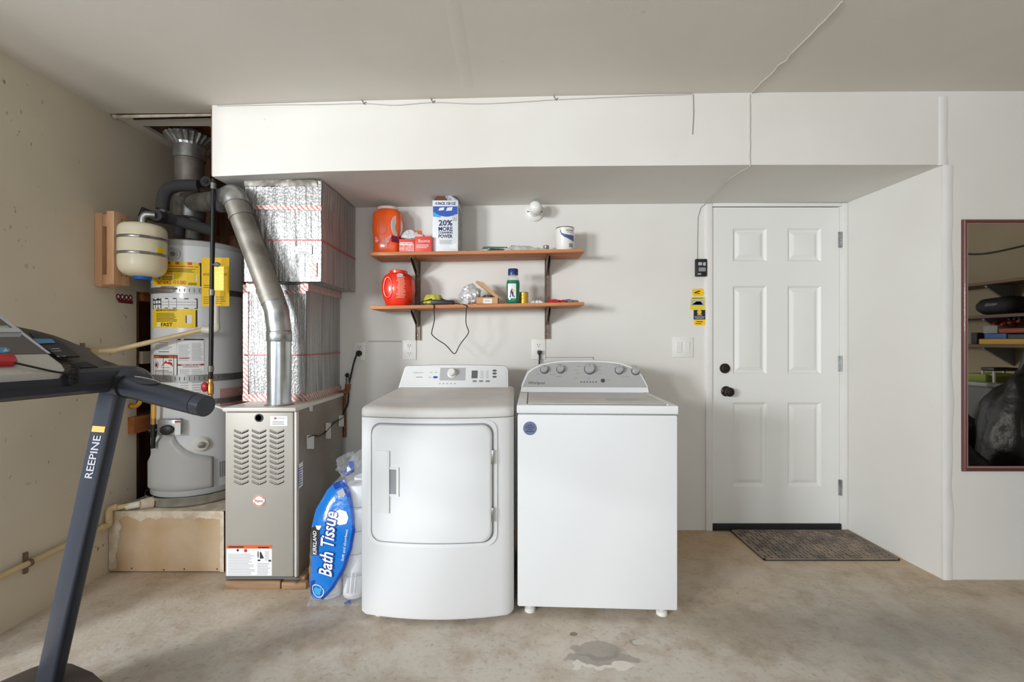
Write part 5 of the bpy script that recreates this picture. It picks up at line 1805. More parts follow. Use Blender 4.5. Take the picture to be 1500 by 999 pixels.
# round label on its right side
mb = MB()
lc = V((x1 - 0.028, YS - 0.052, zj + hj * 0.62))
lx, ln = V((0.62, 0.78, 0)), V((0.78, -0.62, 0))
lmap = lambda x, z, d: lc + lx * x + V((0, 0, 1)) * z + ln * (d + 0.006)
mb.disc(lmap, 0, 0, 0.042, 0, 0.003, 28, 0.062)
L_ = part('side_label', mb, 'carton', J)
part('label_print', MB().disc(lmap, 0.006, -0.01, 0.020, 0.003, 0.0035, 20, 0.034), 'mustard', L_)
part('label_band', MB().slab(lmap, -0.040, 0.040, -0.10, -0.062, 0.0, 0.003), mat('magenta_band', (150, 36, 84), 0.4), J)
# white flash shapes on the jug front: printed arrows
mb = MB().polyslab(jm_, [(xc - 0.060, zj + 0.105), (xc - 0.040, zj + 0.098), (xc - 0.034, zj + 0.078), (xc - 0.057, zj + 0.066)], -0.001, 0.0015)
mb.polyslab(jm_, [(xc - 0.026, zj + 0.080), (xc + 0.042, zj + 0.118), (xc + 0.012, zj + 0.048)], -0.001, 0.0015)
part('printed_flash', mb, 'pinkwhite', J)

# coral boxes
xa, xb, xm = PX(584.5, 2.68), PX(632.5, 2.68), PX(607.5, 2.68)
zj = UP(xa)
b1 = solo('tissue_box', MB().box(xa, xm - 0.001, 2.68, 2.738, zj, zj + 0.076), 'pinkred', 'small coral box with pink patterned front beside the orange jug', 'box', bevel=0.002)
bm_ = wallmap(2.68)
part('pattern_panel', MB().slab(bm_, xa + 0.002, xm - 0.003, zj + 0.004, zj + 0.050, 0, 0.001), 'pinkwhite', b1)
mb = MB().lines(bm_, xa + 0.006, xm - 0.008, zj + 0.040, zj + 0.062, 2, 0.0016)
part('lettering', mb, 'paper', b1)
zj = UP(xm)
b2 = solo('dryer_sheet_box', MB().box(xm + 0.001, xb, 2.678, 2.80, zj, zj + 0.090), 'pinkred', 'coral red box with white lettering next to the detergent carton', 'box', bevel=0.002)
bm2 = wallmap(2.678)
mb = MB().text(bm2, 'Bounce', (xm + xb) / 2 + 0.006, zj + 0.064, 0.026, width=0.066, d=0.0014).lines(bm2, xm + 0.01, xb - 0.012, zj + 0.022, zj + 0.046, 3, 0.0014, 0.3)
part('lettering', mb, 'paper', b2)
# clear bag with pink print lying on the boxes
mb = MB()
gx0, gx1 = PX(590, 2.77), PX(621, 2.77)
zb_ = UP(xm) + 0.094
mb.grid(lambda u, v: V((gx0 + (gx1 - gx0) * u, 2.735 + 0.09 * v, zb_ + (0.052 + 0.022 * mnoise.noise(V((u * 7, v * 5, 1)))) * (math.sin(PI * min(1, v * 1.1)) ** .6) * (0.55 + 0.45 * math.sin(PI * (u * .9 + .1))))), 22, 12)
pb = solo('plastic_bag', mb, 'film_grey', 'clear crumpled plastic bag with pink print lying on the coral boxes', 'bag', angle=70)
mb = MB()
mb.grid(lambda u, v: V((gx0 + 0.02 + (gx1 - gx0 - 0.04) * u, 2.750 + 0.02 * v, zb_ + 0.012 + 0.026 * v + 0.008 * mnoise.noise(V((u * 8, v * 4, 3))))), 16, 3)
part('printed_panel', mb, mat('pink_film_print', (204, 82, 96), 0.35), pb, angle=70)
mb = MB()
mb.grid(lambda u, v: V((gx1 - 0.055 + 0.045 * u, 2.745 + 0.015 * v, zb_ + 0.016 + 0.034 * v + 0.008 * mnoise.noise(V((u * 5, v * 4, 6))))), 8, 3)
part('printed_panel', mb, 'orange_print', pb, angle=70)

# detergent carton with open flaps
yc0 = 2.705
cx0, cx1 = PX(633.5, yc0), PX(671, yc0)
zj = UP(cx0)
zc1 = PZ(293, yc0)
C_ = thing('detergent_carton', 'tall white and blue carton with open top flaps on upper shelf', 'carton', ((cx0 + cx1) / 2, 2.78, zj))
cd1 = 2.885
part('carton_body', MB().box(cx0, cx1, yc0, cd1, zj, zc1), 'carton', C_, bevel=0.0015)
part('side_panel', MB().box(cx1, cx1 + 0.001, yc0 + 0.004, cd1 - 0.004, zj + 0.006, zc1 - 0.03), 'carton_grey', C_)
mb = MB().box(cx0, cx1, yc0 + 0.03, cd1, zc1, zc1 + 0.001)
cxm = (cx0 + cx1) / 2
pk = zc1 + 0.058
mb = MB()
mb.prism([(cx0 + 0.002, yc0 + 0.012, zc1), (cxm - 0.022, yc0 + 0.012, pk), (cxm - 0.020, yc0 + 0.012, pk), (cx0 + 0.006, yc0 + 0.012, zc1)], (0, 0.15, 0))
part('flap', mb, 'card_inside', C_)
mb = MB()
mb.prism([(cx1 - 0.06, yc0 + 0.012, zc1 - .001), (cxm - 0.022, yc0 + 0.012, pk), (cxm - 0.018, yc0 + 0.012, pk + 0.001), (cx1 - 0.002, yc0 + 0.012, zc1 + 0.008), (cx1, yc0 + 0.012, zc1)], (0, 0.16, 0))
part('flap', mb, 'carton_grey', C_)
mb = MB()
mb.grid(lambda u, v: V((cxm - 0.016 + (cx1 - cxm + 0.012) * u + 0.004, yc0 + 0.05 + 0.12 * v - 0.03 * u, zc1 + 0.047 * (1 - u * 0.9) + 0.012 + 0.012 * mnoise.noise(V((u * 6, v * 5, 0))))), 8, 8)
part('torn_liner', mb, 'film_grey', C_, angle=70)
mb = MB()
mb.prism([(cx0 + 0.006, yc0 + 0.014, zc1), (cx1 - 0.062, yc0 + 0.014, zc1), (cxm - 0.021, yc0 + 0.014, pk - 0.004)], (0, 0.002, 0))
part('inner_gable', mb, 'card_inside', C_)
cm = wallmap(yc0)
ch = zc1 - zj
cwid = cx1 - cx0
def cu_(u): return cx0 + cwid * u
def cv_(v): return zc1 - ch * v
pts = [(cu_(0.02), cv_(0.115)), (cu_(0.98), cv_(0.115)), (cu_(0.98), cv_(0.27))]
pts += [(cu_(0.98 - 0.96 * k / 16), cv_(0.27 + 0.07 * (math.sin(k / 16 * PI * 1.5 - 0.4) * 0.5 + 0.35 * k / 16))) for k in range(1, 17)]
bw = part('blue_wave', MB().polyslab(cm, pts, 0, 0.0012), 'blue_print', C_)
pts2 = [(cu_(0.02), cv_(0.22)), (cu_(0.2), cv_(0.27)), (cu_(0.34), cv_(0.31))] + [(cu_(0.34 - 0.32 * k / 6), cv_(0.335 - 0.004 * k)) for k in range(1, 7)]
part('cyan_wave', MB().polyslab(cm, pts2, 0.0012, 0.0016), 'cyan_print', bw)
mb = MB()
for u0, u1, v0, v1 in ((0.23, 0.47, 0.135, 0.20), (0.53, 0.79, 0.130, 0.205)):
    mb.polyslab(cm, [(cu_(u0), cv_(v1)), (cu_(u1 - 0.03), cv_(v1 - 0.01)), (cu_(u1), cv_(v0)), (cu_(u0 + 0.05), cv_(v0 + 0.01))], 0.0012, 0.0018)
part('logo_shapes', mb, 'carton', bw)
mb = MB()
for s, v, w, sz in (('4 PACK 120 OZ', 0.060, 0.80, 0.022), ('20%', 0.432, 0.54, 0.046), ('MORE', 0.548, 0.55, 0.035), ('CLEANING', 0.620, 0.55, 0.018), ('POWER', 0.690, 0.55, 0.029)):
    mb.text(cm, s, cu_(0.51), cv_(v), sz, width=cwid * w, d=0.0014, bold=0.03)
part('lettering', mb, 'navy', C_)
mb = MB()
for k in range(4):
    mb.slab(cm, cu_(0.26 + 0.02 * (k % 2)), cu_(0.78 - 0.03 * (k % 3)), cv_(0.765 + 0.022 * k + 0.008), cv_(0.765 + 0.022 * k), 0, 0.0012)
part('small_print', mb, 'grey_print', C_)
mb = MB().slab(cm, cu_(0.68), cu_(0.96), cv_(0.93), cv_(0.835), 0, 0.0012)
part('white_corner_patch', mb, 'paper', C_)
mb = MB()
mb.ring(cm, [(cu_(a), cv_(b)) for a, b in ((0.79, 0.395), (0.95, 0.395), (0.95, 0.29), (0.79, 0.29))], [(cu_(a), cv_(b)) for a, b in ((0.805, 0.387), (0.935, 0.387), (0.935, 0.298), (0.805, 0.298))], 0, 0.0012)
mb.slab(cm, cu_(0.83), cu_(0.91), cv_(0.375), cv_(0.365), 0, 0.0012).slab(cm, cu_(0.83), cu_(0.91), cv_(0.345), cv_(0.335), 0, 0.0012).slab(cm, cu_(0.865), cu_(0.875), cv_(0.38), cv_(0.31), 0, 0.0012)
part('count_box', mb, 'grey_print', C_)

# packets lying on the upper shelf
def crumple(x0, x1, y0, y1, z, h, seed, nu=26, nv=10, fx_=9, rough=0.5):
    m = MB()
    def fn(u, v):
        e = (math.sin(PI * u) ** 0.5 if 0 < u < 1 else 0) * (math.sin(PI * v) ** 0.5 if 0 < v < 1 else 0)
        n = mnoise.noise(V((u * fx_, v * 4, seed))) + 0.5 * mnoise.noise(V((u * fx_ * 2.3, v * 9, seed + 5)))
        return V((x0 + (x1 - x0) * u + 0.004 * n, y0 + (y1 - y0) * v + 0.012 * mnoise.noise(V((u * 6, 1, seed))), z + 0.001 + h * e * (1 - rough * 0.5 + rough * n)))
    m.grid(fn, nu, nv)
    return m


xa, xb = PX(697, 2.74), PX(777, 2.74)
pk_ = solo('plastic_packet', crumple(xa, xb, 2.70, 2.84, UP(xa) + 0.001, 0.042, 2.0), 'film_grey', 'long flat clear plastic packet with teal strips on the upper shelf', 'packet', angle=70)
mb = MB().prism([(xa + 0.04, 2.712, UP(xa) + 0.022), (xa + 0.17, 2.714, UP(xa) + 0.020), (xa + 0.19, 2.714, UP(xa) + 0.030), (xa + 0.05, 2.712, UP(xa) + 0.033)], (0, 0.04, 0))
part('teal_strip', mb, 'teal', pk_)
mb = MB().prism([(xa + 0.07, 2.703, UP(xa) + 0.006), (xa + 0.20, 2.703, UP(xa) + 0.004), (xa + 0.22, 2.703, UP(xa) + 0.014), (xa + 0.09, 2.703, UP(xa) + 0.018)], (0, 0.03, 0))
part('dark_strip', mb, 'black', pk_)
xa2, xb2 = PX(742, 2.78), PX(804, 2.78)
def wrap_fn(u, v):
    e = (math.sin(PI * v) ** 0.4 if 0 < v < 1 else 0)
    t = (u / 0.10 if u < 0.10 else max(0.0, 1 - (u - 0.10) / 0.90) ** 0.7 * 0.85 + 0.15)
    n = mnoise.noise(V((u * 11, v * 5, 4))) + 0.5 * mnoise.noise(V((u * 26, v * 9, 8)))
    return V((xa2 + (xb2 - xa2) * u, 2.705 + 0.11 * v + 0.010 * mnoise.noise(V((u * 8, 2, 0))), UP(xa2) + 0.002 + 0.006 * u + 0.052 * e * t * (0.8 + 0.35 * n)))
pk2 = solo('grey_wrapper', MB().grid(wrap_fn, 34, 12), mat('grey_film_wrapper', (196, 198, 196), 0.35, bump=0.4, bscale=40), 'grey wrinkled wrapper lying over the clear packet', 'wrapper', angle=40)
mb = MB().blob((PX(686, 2.72), 2.72, UP(-0.2) + 0.004), (0.020, 0.015, 0.004), 0.2, 8, 12, 6)
solo('dark_scrap', mb, 'card_inside', 'small dark scrap on the upper shelf beside the carton', 'scrap')
mb = MB().lathe([(0.012, 0), (0.018, 0.002), (0.018, 0.018), (0.014, 0.022)], (PX(800, 2.83), 2.83, UP(0.2) + 0.035), n=16)
mb.lathe([(0.008, -0.035), (0.008, 0.001)], (PX(800, 2.83), 2.83, UP(0.2) + 0.035), n=12)
solo('bottle_stopper', mb, 'tin_top', 'tiny dark stopper standing behind the packets near the paint can', 'stopper')

# paint can
yca = 2.76
ra = (PX(841, yca) - PX(814.5, yca)) / 2
xc = PX(827.7, yca)
zj = UP(xc)
hc_ = PZ(334.5, yca) - zj
CA = thing('paint_can', 'small white metal can with blue swoosh on the upper shelf end', 'can', (xc, yca, zj))
part('can_body', MB().lathe([(ra - 0.002, zj), (ra, zj + 0.003), (ra, zj + hc_)], (xc, yca, 0), n=40), 'white_plastic', CA)
part('rim', MB().lathe([(ra + 0.001, zj + hc_ - 0.003), (ra + 0.002, zj + hc_), (ra, zj + hc_ + 0.003), (ra - 0.010, zj + hc_ + 0.003), (ra - 0.012, zj + hc_ - 0.004)], (xc, yca, 0), n=40), 'tin_top', CA)
mb = MB().tube([(xc - 0.012, yca, zj + hc_ + 0.002), (xc - 0.002, yca, zj + hc_ + 0.012), (xc + 0.006, yca, zj + hc_ + 0.002)], 0.004, 8)
part('pull_tab', mb, 'bracket', CA)
def camap(a, z, d):
    th = a / ra + 0.0
    return V((xc + (ra + d) * math.sin(th), yca - (ra + d) * math.cos(th), zj + z))
pts = [(-0.034, hc_ * 0.92), (-0.028, hc_ * 0.74), (-0.01, hc_ * 0.68), (0.03, hc_ * 0.64), (0.06, hc_ * 0.64), (0.06, hc_ * 0.40), (0.035, hc_ * 0.43), (0.0, hc_ * 0.50), (-0.022, hc_ * 0.60), (-0.034, hc_ * 0.76)]
def strip_tri(m, pa, pb, d):
    def fine(q):
        return [(a[0] + (b[0] - a[0]) * k / 8, a[1] + (b[1] - a[1]) * k / 8) for a, b in zip(q, q[1:]) for k in range(8)] + [q[-1]]
    pa, pb = fine(pa), fine(pb)
    n = len(pa)
    m.add([camap(a, z, d) for a, z in pa + pb], [(i, i + 1, n + i + 1, n + i) for i in range(n - 1)])
mb = MB()
strip_tri(mb, [(-0.036, hc_ * 0.93), (-0.028, hc_ * 0.76), (-0.01, hc_ * 0.69), (0.015, hc_ * 0.66), (0.04, hc_ * 0.65), (0.06, hc_ * 0.65)], [(-0.037, hc_ * 0.82), (-0.028, hc_ * 0.66), (-0.01, hc_ * 0.56), (0.015, hc_ * 0.48), (0.04, hc_ * 0.42), (0.06, hc_ * 0.41)], 0.0008)
part('blue_swoosh', mb, mat('steel_blue_print', (70, 92, 142), 0.4), CA)
mb = MB().slab(camap, 0.0, 0.045, hc_ * 0.82, hc_ * 0.87, 0, 0.0009, 5).slab(camap, 0.005, 0.04, hc_ * 0.76, hc_ * 0.78, 0, 0.0009, 5).slab(camap, 0.018, 0.045, hc_ * 0.14, hc_ * 0.30, 0, 0.0009, 5)
part('can_print', mb, 'grey_print', CA)

# ------------------------------------------------------------------ lower shelf
yj = 2.755
x0, x1 = PX(559.5, yj), PX(608, yj)
xc = (x0 + x1) / 2
zj = LO(xc)
hj = PZ(396.5, yj) - zj
rx = (x1 - x0) / 2
RJ = thing('detergent_tub', 'round red-orange tub with moulded side grip on the lower shelf', 'tub', (xc, yj, zj))
mb = MB().sloft([(0, rx * 0.66, 0.062, 2.3), (0.008, rx * 0.72, 0.068, 2.3), (hj * 0.22, rx * 0.90, 0.080, 2.3), (hj * 0.45, rx * 1.0, 0.085, 2.3), (hj * 0.68, rx * 0.97, 0.084, 2.3), (hj * 0.84, rx * 0.82, 0.074, 2.3), (hj * 0.91, rx * 0.62, 0.062, 2.2), (hj * 0.925, rx * 0.52, 0.056, 2.1), (hj * 0.93, rx * 0.52, 0.056, 2.1), (hj * 0.985, rx * 0.53, 0.057, 2.1), (hj, rx * 0.48, 0.052, 2.1)], (xc, yj, zj), 44)
part('body', mb, 'red_jug', RJ, angle=60)
mb = MB()
gxc, gzc = xc - rx * 0.42, zj + hj * 0.50
ring = [V((gxc + 0.026 * math.cos(a), yj - 0.074 - 0.004 * math.cos(a), gzc + 0.060 * math.sin(a))) for a in (2 * PI * k / 28 for k in range(29))]
mb.tube(ring, 0.008, 8, cap=False)
part('grip_rim', mb, 'red_jug', RJ, angle=70)
mb = MB().blob((gxc, yj - 0.064, gzc), (0.019, 0.012, 0.052), 0, 1, 18, 12)
part('grip', mb, 'red_jug', RJ, angle=70)
def rmap(x, z, d):
    u = max(-1, min(1, (x - xc) / rx))
    return V((x, yj - 0.085 * (max(0.02, 1 - abs(u) ** 2.3)) ** (1 / 2.3) - d - 0.003, z))
random.seed(5)
mb = MB()
for k in range(17):
    zz = gzc + 0.058 - 0.0075 * k
    w = 0.030 - 0.006 * math.sin(PI * k / 16)
    mb.slab(rmap, xc + 0.034 - w + 0.012 * random.random(), xc + 0.036 + w - 0.012 * random.random(), zz, zz + 0.0042, 0, 0.0012, 3)
part('label_print', mb, 'label_text', RJ)
mb = MB().disc(rmap, xc + 0.030, gzc + 0.070, 0.018, 0, 0.0014, 18, 0.010)
part('label_mark', mb, 'soft_print', RJ)

# yellow-green mesh thing
yy_ = 2.75
mb = MB()
x0, x1 = PX(622, yy_), PX(648, yy_)
zj = LO(-0.5)
rings = []
for z, s in ((0.0, 0.96), (0.02, 1.0), (0.04, 0.95), (0.055, 0.82), (0.064, 0.70), (0.061, 0.5)):
    ring = []
    for k in range(40):
        a = 2 * PI * k / 40
        r = 1 + 0.05 * math.cos(9 * a) + 0.05 * mnoise.noise(V((math.cos(a) * 2, math.sin(a) * 2, z * 30)))
        ring.append(V(((x0 + x1) / 2 + 0.060 * s * r * math.cos(a), yy_ + 0.045 * s * r * math.sin(a), zj + z)))
    rings.append(ring)
mb.loft(rings)
solo('scrub_pad', mb, 'lime', 'yellow-green ribbed scrubbing pad behind black adapter on lower shelf', 'scrubber', angle=60)

# black adapter with its hanging cable
ya = 2.69
x0, x1 = PX(631, ya), PX(664, ya)
zj = LO(-0.4)
AD = thing('power_adapter', 'black power adapter with thin cable looping below the lower shelf', 'adapter', ((x0 + x1) / 2, ya, zj))
part('brick', MB().prism([(x0, ya - 0.015, zj + 0.001), (x1, ya - 0.008, zj + 0.001), (x1, ya - 0.008, zj + 0.026), (x0, ya - 0.015, zj + 0.030)], (0.006, 0.045, 0)), 'black', AD, bevel=0.004)
yf_ = 2.668
cab = [V((x1 - 0.004, ya, zj + 0.012)), V((x1 + 0.03, ya - 0.01, zj + 0.004)), P(683, 447, yf_ - 0.006), P(683, 455, yf_ - 0.006), P(682.5, 470, yf_ - 0.004), P(684, 478, yf_ - 0.002), P(686.5, 485, yf_), P(684, 491, yf_), P(674, 504, yf_ + 0.002), P(668.5, 515, yf_), P(665.5, 517.5, yf_), P(662, 515, yf_), P(653, 505, yf_), P(641, 497, yf_), P(633.5, 490.5, yf_), P(632.5, 486, yf_), P(635, 475, yf_), P(636.5, 466, yf_ - 0.003), P(635.5, 452, yf_ - 0.006), P(635.5, 446.5, yf_ - 0.004), V((PX(630, ya), ya, zj + 0.004)), V((PX(618, ya), ya + 0.02, zj + 0.006)), V((PX(608, ya), ya + 0.01, zj + 0.004))]
part('cable', MB().tube(bez(cab, 5), 0.0030, 8), 'mat_base', AD, angle=70)
cab = [V((PX(660, ya), ya + 0.03, zj + 0.018)), V((PX(640, ya), ya + 0.03, zj + 0.04)), V((PX(622, ya), ya + 0.0, zj + 0.022)), V((PX(612, ya), ya - 0.01, zj + 0.004)), V((PX(600, ya), ya - 0.012, zj + 0.004))]
part('cable', MB().tube(bez(cab, 5), 0.0030, 8), 'black', AD, angle=70)

# foil ball (crumpled clear and silver wrap)
yf2 = 2.73
mb = MB().blob((PX(689, yf2), yf2, LO(-0.25) + 0.060), (0.062, 0.050, 0.060), 0.0, 5, 48, 32)
c_ = V((PX(689, yf2), yf2, LO(-0.25) + 0.060))
mb.v = [c_ + (p - c_) * (1 + 0.16 * mnoise.noise(p * 26) + 0.30 * abs(mnoise.noise(p * 44)) - 0.06) for p in mb.v]
mb.v = [V((p.x, p.y, max(p.z, LO(-0.25) + 0.001))) for p in mb.v]
solo('foil_ball', mb, 'foilball', 'crumpled silver foil bundle on the lower shelf beside brown box', 'foil', angle=20)
mb = crumple(PX(673, 2.70), PX(686, 2.70), 2.69, 2.73, LO(-0.3), 0.022, 8.0, 12, 8)
solo('foil_scrap', mb, 'foilball', 'small crumpled silver scrap in front of the foil bundle', 'foil', angle=30)

# brown cardboard box, lid leaning open
yb_ = 2.70
x0, x1 = PX(698, yb_), PX(729, yb_)
zj = LO(-0.17)
CB = thing('cardboard_box', 'small open brown cardboard box on the lower shelf beside green bottle', 'box', ((x0 + x1) / 2, 2.74, zj))
mb = MB()
hb = 0.040
mb.box(x0, x1, yb_, yb_ + 0.003, zj, zj + hb).box(x0, x1, yb_ + 0.10, yb_ + 0.103, zj, zj + hb).box(x0, x0 + 0.003, yb_ + 0.003, yb_ + 0.10, zj, zj + hb).box(x1 - 0.003, x1, yb_ + 0.003, yb_ + 0.10, zj, zj + hb).box(x0, x1, yb_, yb_ + 0.103, zj, zj + 0.003)
part('tray', mb, 'card_brown', CB)
lx0, lz0, lx1, lz1 = x1, zj + hb * 0.8, PX(697, 2.77), PZ(411.5, 2.77)
mb = MB().prism([(x1 + 0.004, yb_ + 0.03, zj + 0.008), (x1 + 0.006, yb_ + 0.03, zj + hb + 0.006), (lx1 + 0.048, yb_ + 0.045, lz1 - 0.010), (lx1 + 0.01, yb_ + 0.045, lz1), (lx1, yb_ + 0.045, lz1 - 0.006), (x1 - 0.012, yb_ + 0.03, zj + hb)], (0, 0.06, 0))
part('lid', mb, 'card_brown', CB)
mb = MB().slab(wallmap(yb_), x0 + 0.040, x0 + 0.092, zj + 0.004, zj + 0.032, 0, 0.001)
bl_ = part('label', mb, 'paper', CB)
part('label_print', MB().lines(wallmap(yb_), x0 + 0.048, x0 + 0.085, zj + 0.016, zj + 0.026, 2, 0.0016), 'grey_print', bl_)
part('dark_filling', crumple(x0 + 0.006, x1 - 0.006, yb_ + 0.008, yb_ + 0.09, zj + 0.028, 0.034, 3.3, 14, 10), 'gap', CB, angle=50)

# green bottle
yg_ = 2.72
xc = PX(751.5, yg_)
zj = LO(xc)
hg = PZ(393.5, yg_) - zj
rx = (PX(761.5, yg_) - PX(741.5, yg_)) / 2
GB = thing('green_bottle', 'bottle of green liquid with navy cap on the lower shelf', 'bottle', (xc, yg_, zj))
def gsec(f0):
    return [(0.0, rx * 0.86 * f0, 0.030 * f0, 2.6), (0.006, rx * 0.95 * f0, 0.034 * f0, 2.6), (hg * 0.12, rx * 0.98 * f0, 0.035 * f0, 2.6), (hg * 0.30, rx * 0.93 * f0, 0.033 * f0, 2.6), (hg * 0.48, rx * 1.0 * f0, 0.035 * f0, 2.6), (hg * 0.60, rx * 0.98 * f0, 0.035 * f0, 2.5), (hg * 0.66, rx * 0.90 * f0, 0.033 * f0, 2.3)]
part('liquid', MB().sloft([(z + 0.001, a, b, e) for z, a, b, e in gsec(1.0)], (xc, yg_, zj), 28), 'green_liquid', GB, angle=60)
mb = MB().sloft([(hg * 0.66, rx * 0.92, 0.034, 2.3), (hg * 0.72, rx * 0.80, 0.030, 2.1), (hg * 0.78, rx * 0.62, 0.028, 2.0), (hg * 0.85, rx * 0.60, 0.027, 2)], (xc, yg_, zj), 28)
part('neck', mb, 'clear', GB, angle=60)
mb = MB()
rr_ = []
for z, r in ((hg * 0.82, 0.030), (hg * 0.83, 0.0305), (hg * 0.985, 0.0295), (hg, 0.027)):
    rr_.append([V((xc + (r + 0.0007 * (k % 2)) * math.cos(2 * PI * k / 48), yg_ + (r + 0.0007 * (k % 2)) * math.sin(2 * PI * k / 48), zj + z)) for k in range(48)])
part('cap', MB().loft(rr_), 'cap_blue', GB, angle=40)
gm = lambda x, z, d: V((xc + x, yg_ - 0.0355 - d + abs(x / rx) ** 2.6 * 0.012, zj + z))
lb = part('label', MB().slab(gm, -0.030, 0.018, 0.030, hg * 0.56, 0, 0.001, 5), 'carton', GB)
mb = MB().polyslab(gm, [(-0.018, 0.036), (0.004, 0.040), (0.002, 0.066), (-0.006, 0.09), (-0.016, 0.07)], 0.001, 0.0014)
mb.slab(gm, -0.020, 0.010, 0.036, 0.044, 0.001, 0.0015)
part('label_picture', mb, 'navy', lb)
part('label_accent', MB().disc(gm, 0.003, 0.075, 0.008, 0.001, 0.0016), 'lemon', lb)
mb = MB()
for k in range(5):
    mb.slab(gm, rx * 0.70, rx * 0.93, 0.03 + 0.019 * k, 0.036 + 0.019 * k, -0.003, 0.0015)
part('moulded_ribs', mb, 'green_liquid', GB)

# mustard tin, white scrap, gloves
yt_ = 2.74
xc = PX(767.5, yt_)
rt_ = (PX(774, yt_) - PX(761, yt_)) / 2
zj = LO(xc)
ht = PZ(427.5, yt_) - zj
MT = thing('mustard_tin', 'short mustard-yellow tin just beside the green bottle', 'tin', (xc, yt_, zj))
part('tin_body', MB().lathe([(rt_, zj), (rt_, zj + ht - 0.002)], (xc, yt_, 0), n=28), 'mustard', MT)
part('rim', MB().lathe([(rt_ + 0.001, zj + ht - 0.004), (rt_ + 0.0015, zj + ht - 0.001), (rt_ - 0.003, zj + ht), (rt_ - 0.005, zj + ht - 0.003)], (xc, yt_, 0), n=28), 'tin_top', MT)
mb = crumple(PX(776, 2.72), PX(797, 2.72), 2.70, 2.76, LO(0.15), 0.024, 6.1, 16, 8)
solo('white_scrap', mb, 'paper', 'thin crumpled white wrapper beside the mustard tin', 'wrapper', angle=50)
def glove(x0, x1, y0, h, m, name, label, seed):
    mb = MB()
    z = LO((x0 + x1) / 2)
    L = x1 - x0
    def lobe(a, b, r0, r1):
        pts = [V(a) + (V(b) - V(a)) * k / 6 + V((0, 0, 0.004 * mnoise.noise(V((k * .7, seed, 0))))) for k in range(7)]
        rs = [r0 + (r1 - r0) * k / 6 for k in range(7)]
        rs[0] *= 0.7; rs[-1] *= 0.7
        mb.tube(pts, rs, 10)
    lobe((x0, y0 + 0.03, z + h), (x0 + L * 0.55, y0 + 0.03, z + h * 1.1), h * 0.95, h * 1.15)
    for k in range(4):
        lobe((x0 + L * 0.5, y0 + 0.008 + 0.015 * k, z + h * 0.95), (x0 + L * (0.9 + 0.08 * math.sin(k + 1)), y0 + 0.015 * k, z + h * 0.7), h * 0.8, h * 0.6)
    lobe((x0 + L * 0.3, y0 + 0.01, z + h), (x0 + L * 0.6, y0 - 0.012, z + h * 0.7), h * 0.7, h * 0.5)
    mb.v = [V((p.x, p.y, max(p.z, z + 0.001))) for p in mb.v]
    return solo(name, mb, m, label, 'glove', angle=60)
glove(PX(803, 2.71), PX(829, 2.71), 2.70, 0.011, 'red_cloth', 'work_glove', 'red knit work glove lying on the lower shelf end', 1.0)
glove(PX(824, 2.72), PX(848, 2.72), 2.71, 0.011, 'grey_cloth', 'work_glove', 'grey coated work glove beside the red glove on lower shelf', 4.0)

# ------------------------------------------------------------------ wall fittings
wm = wallmap(YB)
LF = thing('lamp_holder', 'white round wall lamp holder with a bare frosted bulb', 'lamp', (PX(783, YB), YB, PZ(310, YB)))
lx_, lz_ = PX(783, YB), PZ(311, YB)
part('base', MB().lathe([(0.058, 0), (0.058, -0.008), (0.052, -0.016), (0.034, -0.022), (0.026, -0.040), (0.026, -0.056), (0.02, -0.058)], (lx_, YB, lz_), 'Y', 36), 'white_plastic', LF)
part('bulb', MB().lathe([(0.014, -0.056), (0.020, -0.068), (0.034, -0.088), (0.040, -0.108), (0.038, -0.126), (0.028, -0.140), (0.012, -0.147), (0.002, -0.148)], (lx_, YB, lz_), 'Y', 32), 'glass_bulb', LF, angle=70)
mb = MB()
for s in (-1, 1):
    mb.box(lx_ + s * 0.040 - 0.008, lx_ + s * 0.040 + 0.008, YB - 0.022, YB - 0.014, lz_ - 0.002, lz_ + 0.004)
part('fixing_screws', mb, 'gap', LF)


def outlet(px0, px1, py0, py1, label, socks=(0.3, 0.7)):
    x0, x1, z0, z1 = PX(px0, YB), PX(px1, YB), PZ(py1, YB), PZ(py0, YB)
    o = thing('wall_outlet', label, 'outlet', ((x0 + x1) / 2, YB, z0), group='double wall outlets above the machines')
    part('cover_plate', MB().box(x0, x1, YB - 0.007, YB, z0, z1), 'white_plastic', o, bevel=0.003)
    xm_ = (x0 + x1) / 2
    m_ = wallmap(YB - 0.007)
    for q in socks:
        zc__ = z0 + (z1 - z0) * q
        s = part('socket', MB().polyslab(m_, rrect(xm_ - 0.017, xm_ + 0.017, zc__ - 0.015, zc__ + 0.015, 0.008, 4), 0, 0.002), 'casing', o)
        mb = MB()
        for dx in (-0.007, 0.007):
            mb.slab(m_, xm_ + dx - 0.0016, xm_ + dx + 0.0016, zc__ - 0.001, zc__ + 0.008, 0.002, 0.0025)
        mb.disc(m_, xm_, zc__ - 0.008, 0.003, 0.002, 0.0025, 8)
        part('slots', mb, 'dark_print', s)
    part('screw', MB().disc(m_, xm_, (z0 + z1) / 2, 0.003, 0, 0.0012, 8), 'tin_top', o)
    return xm_, z0, z1


oa = outlet(518, 536, 500, 527.5, 'double outlet beside the foil duct with grey round plug in it')
ob = outlet(590, 610, 497, 526.5, 'double outlet with empty sockets above the dryer')
oc = outlet(779, 799, 496, 526, 'double outlet above washer with a black plug in it')
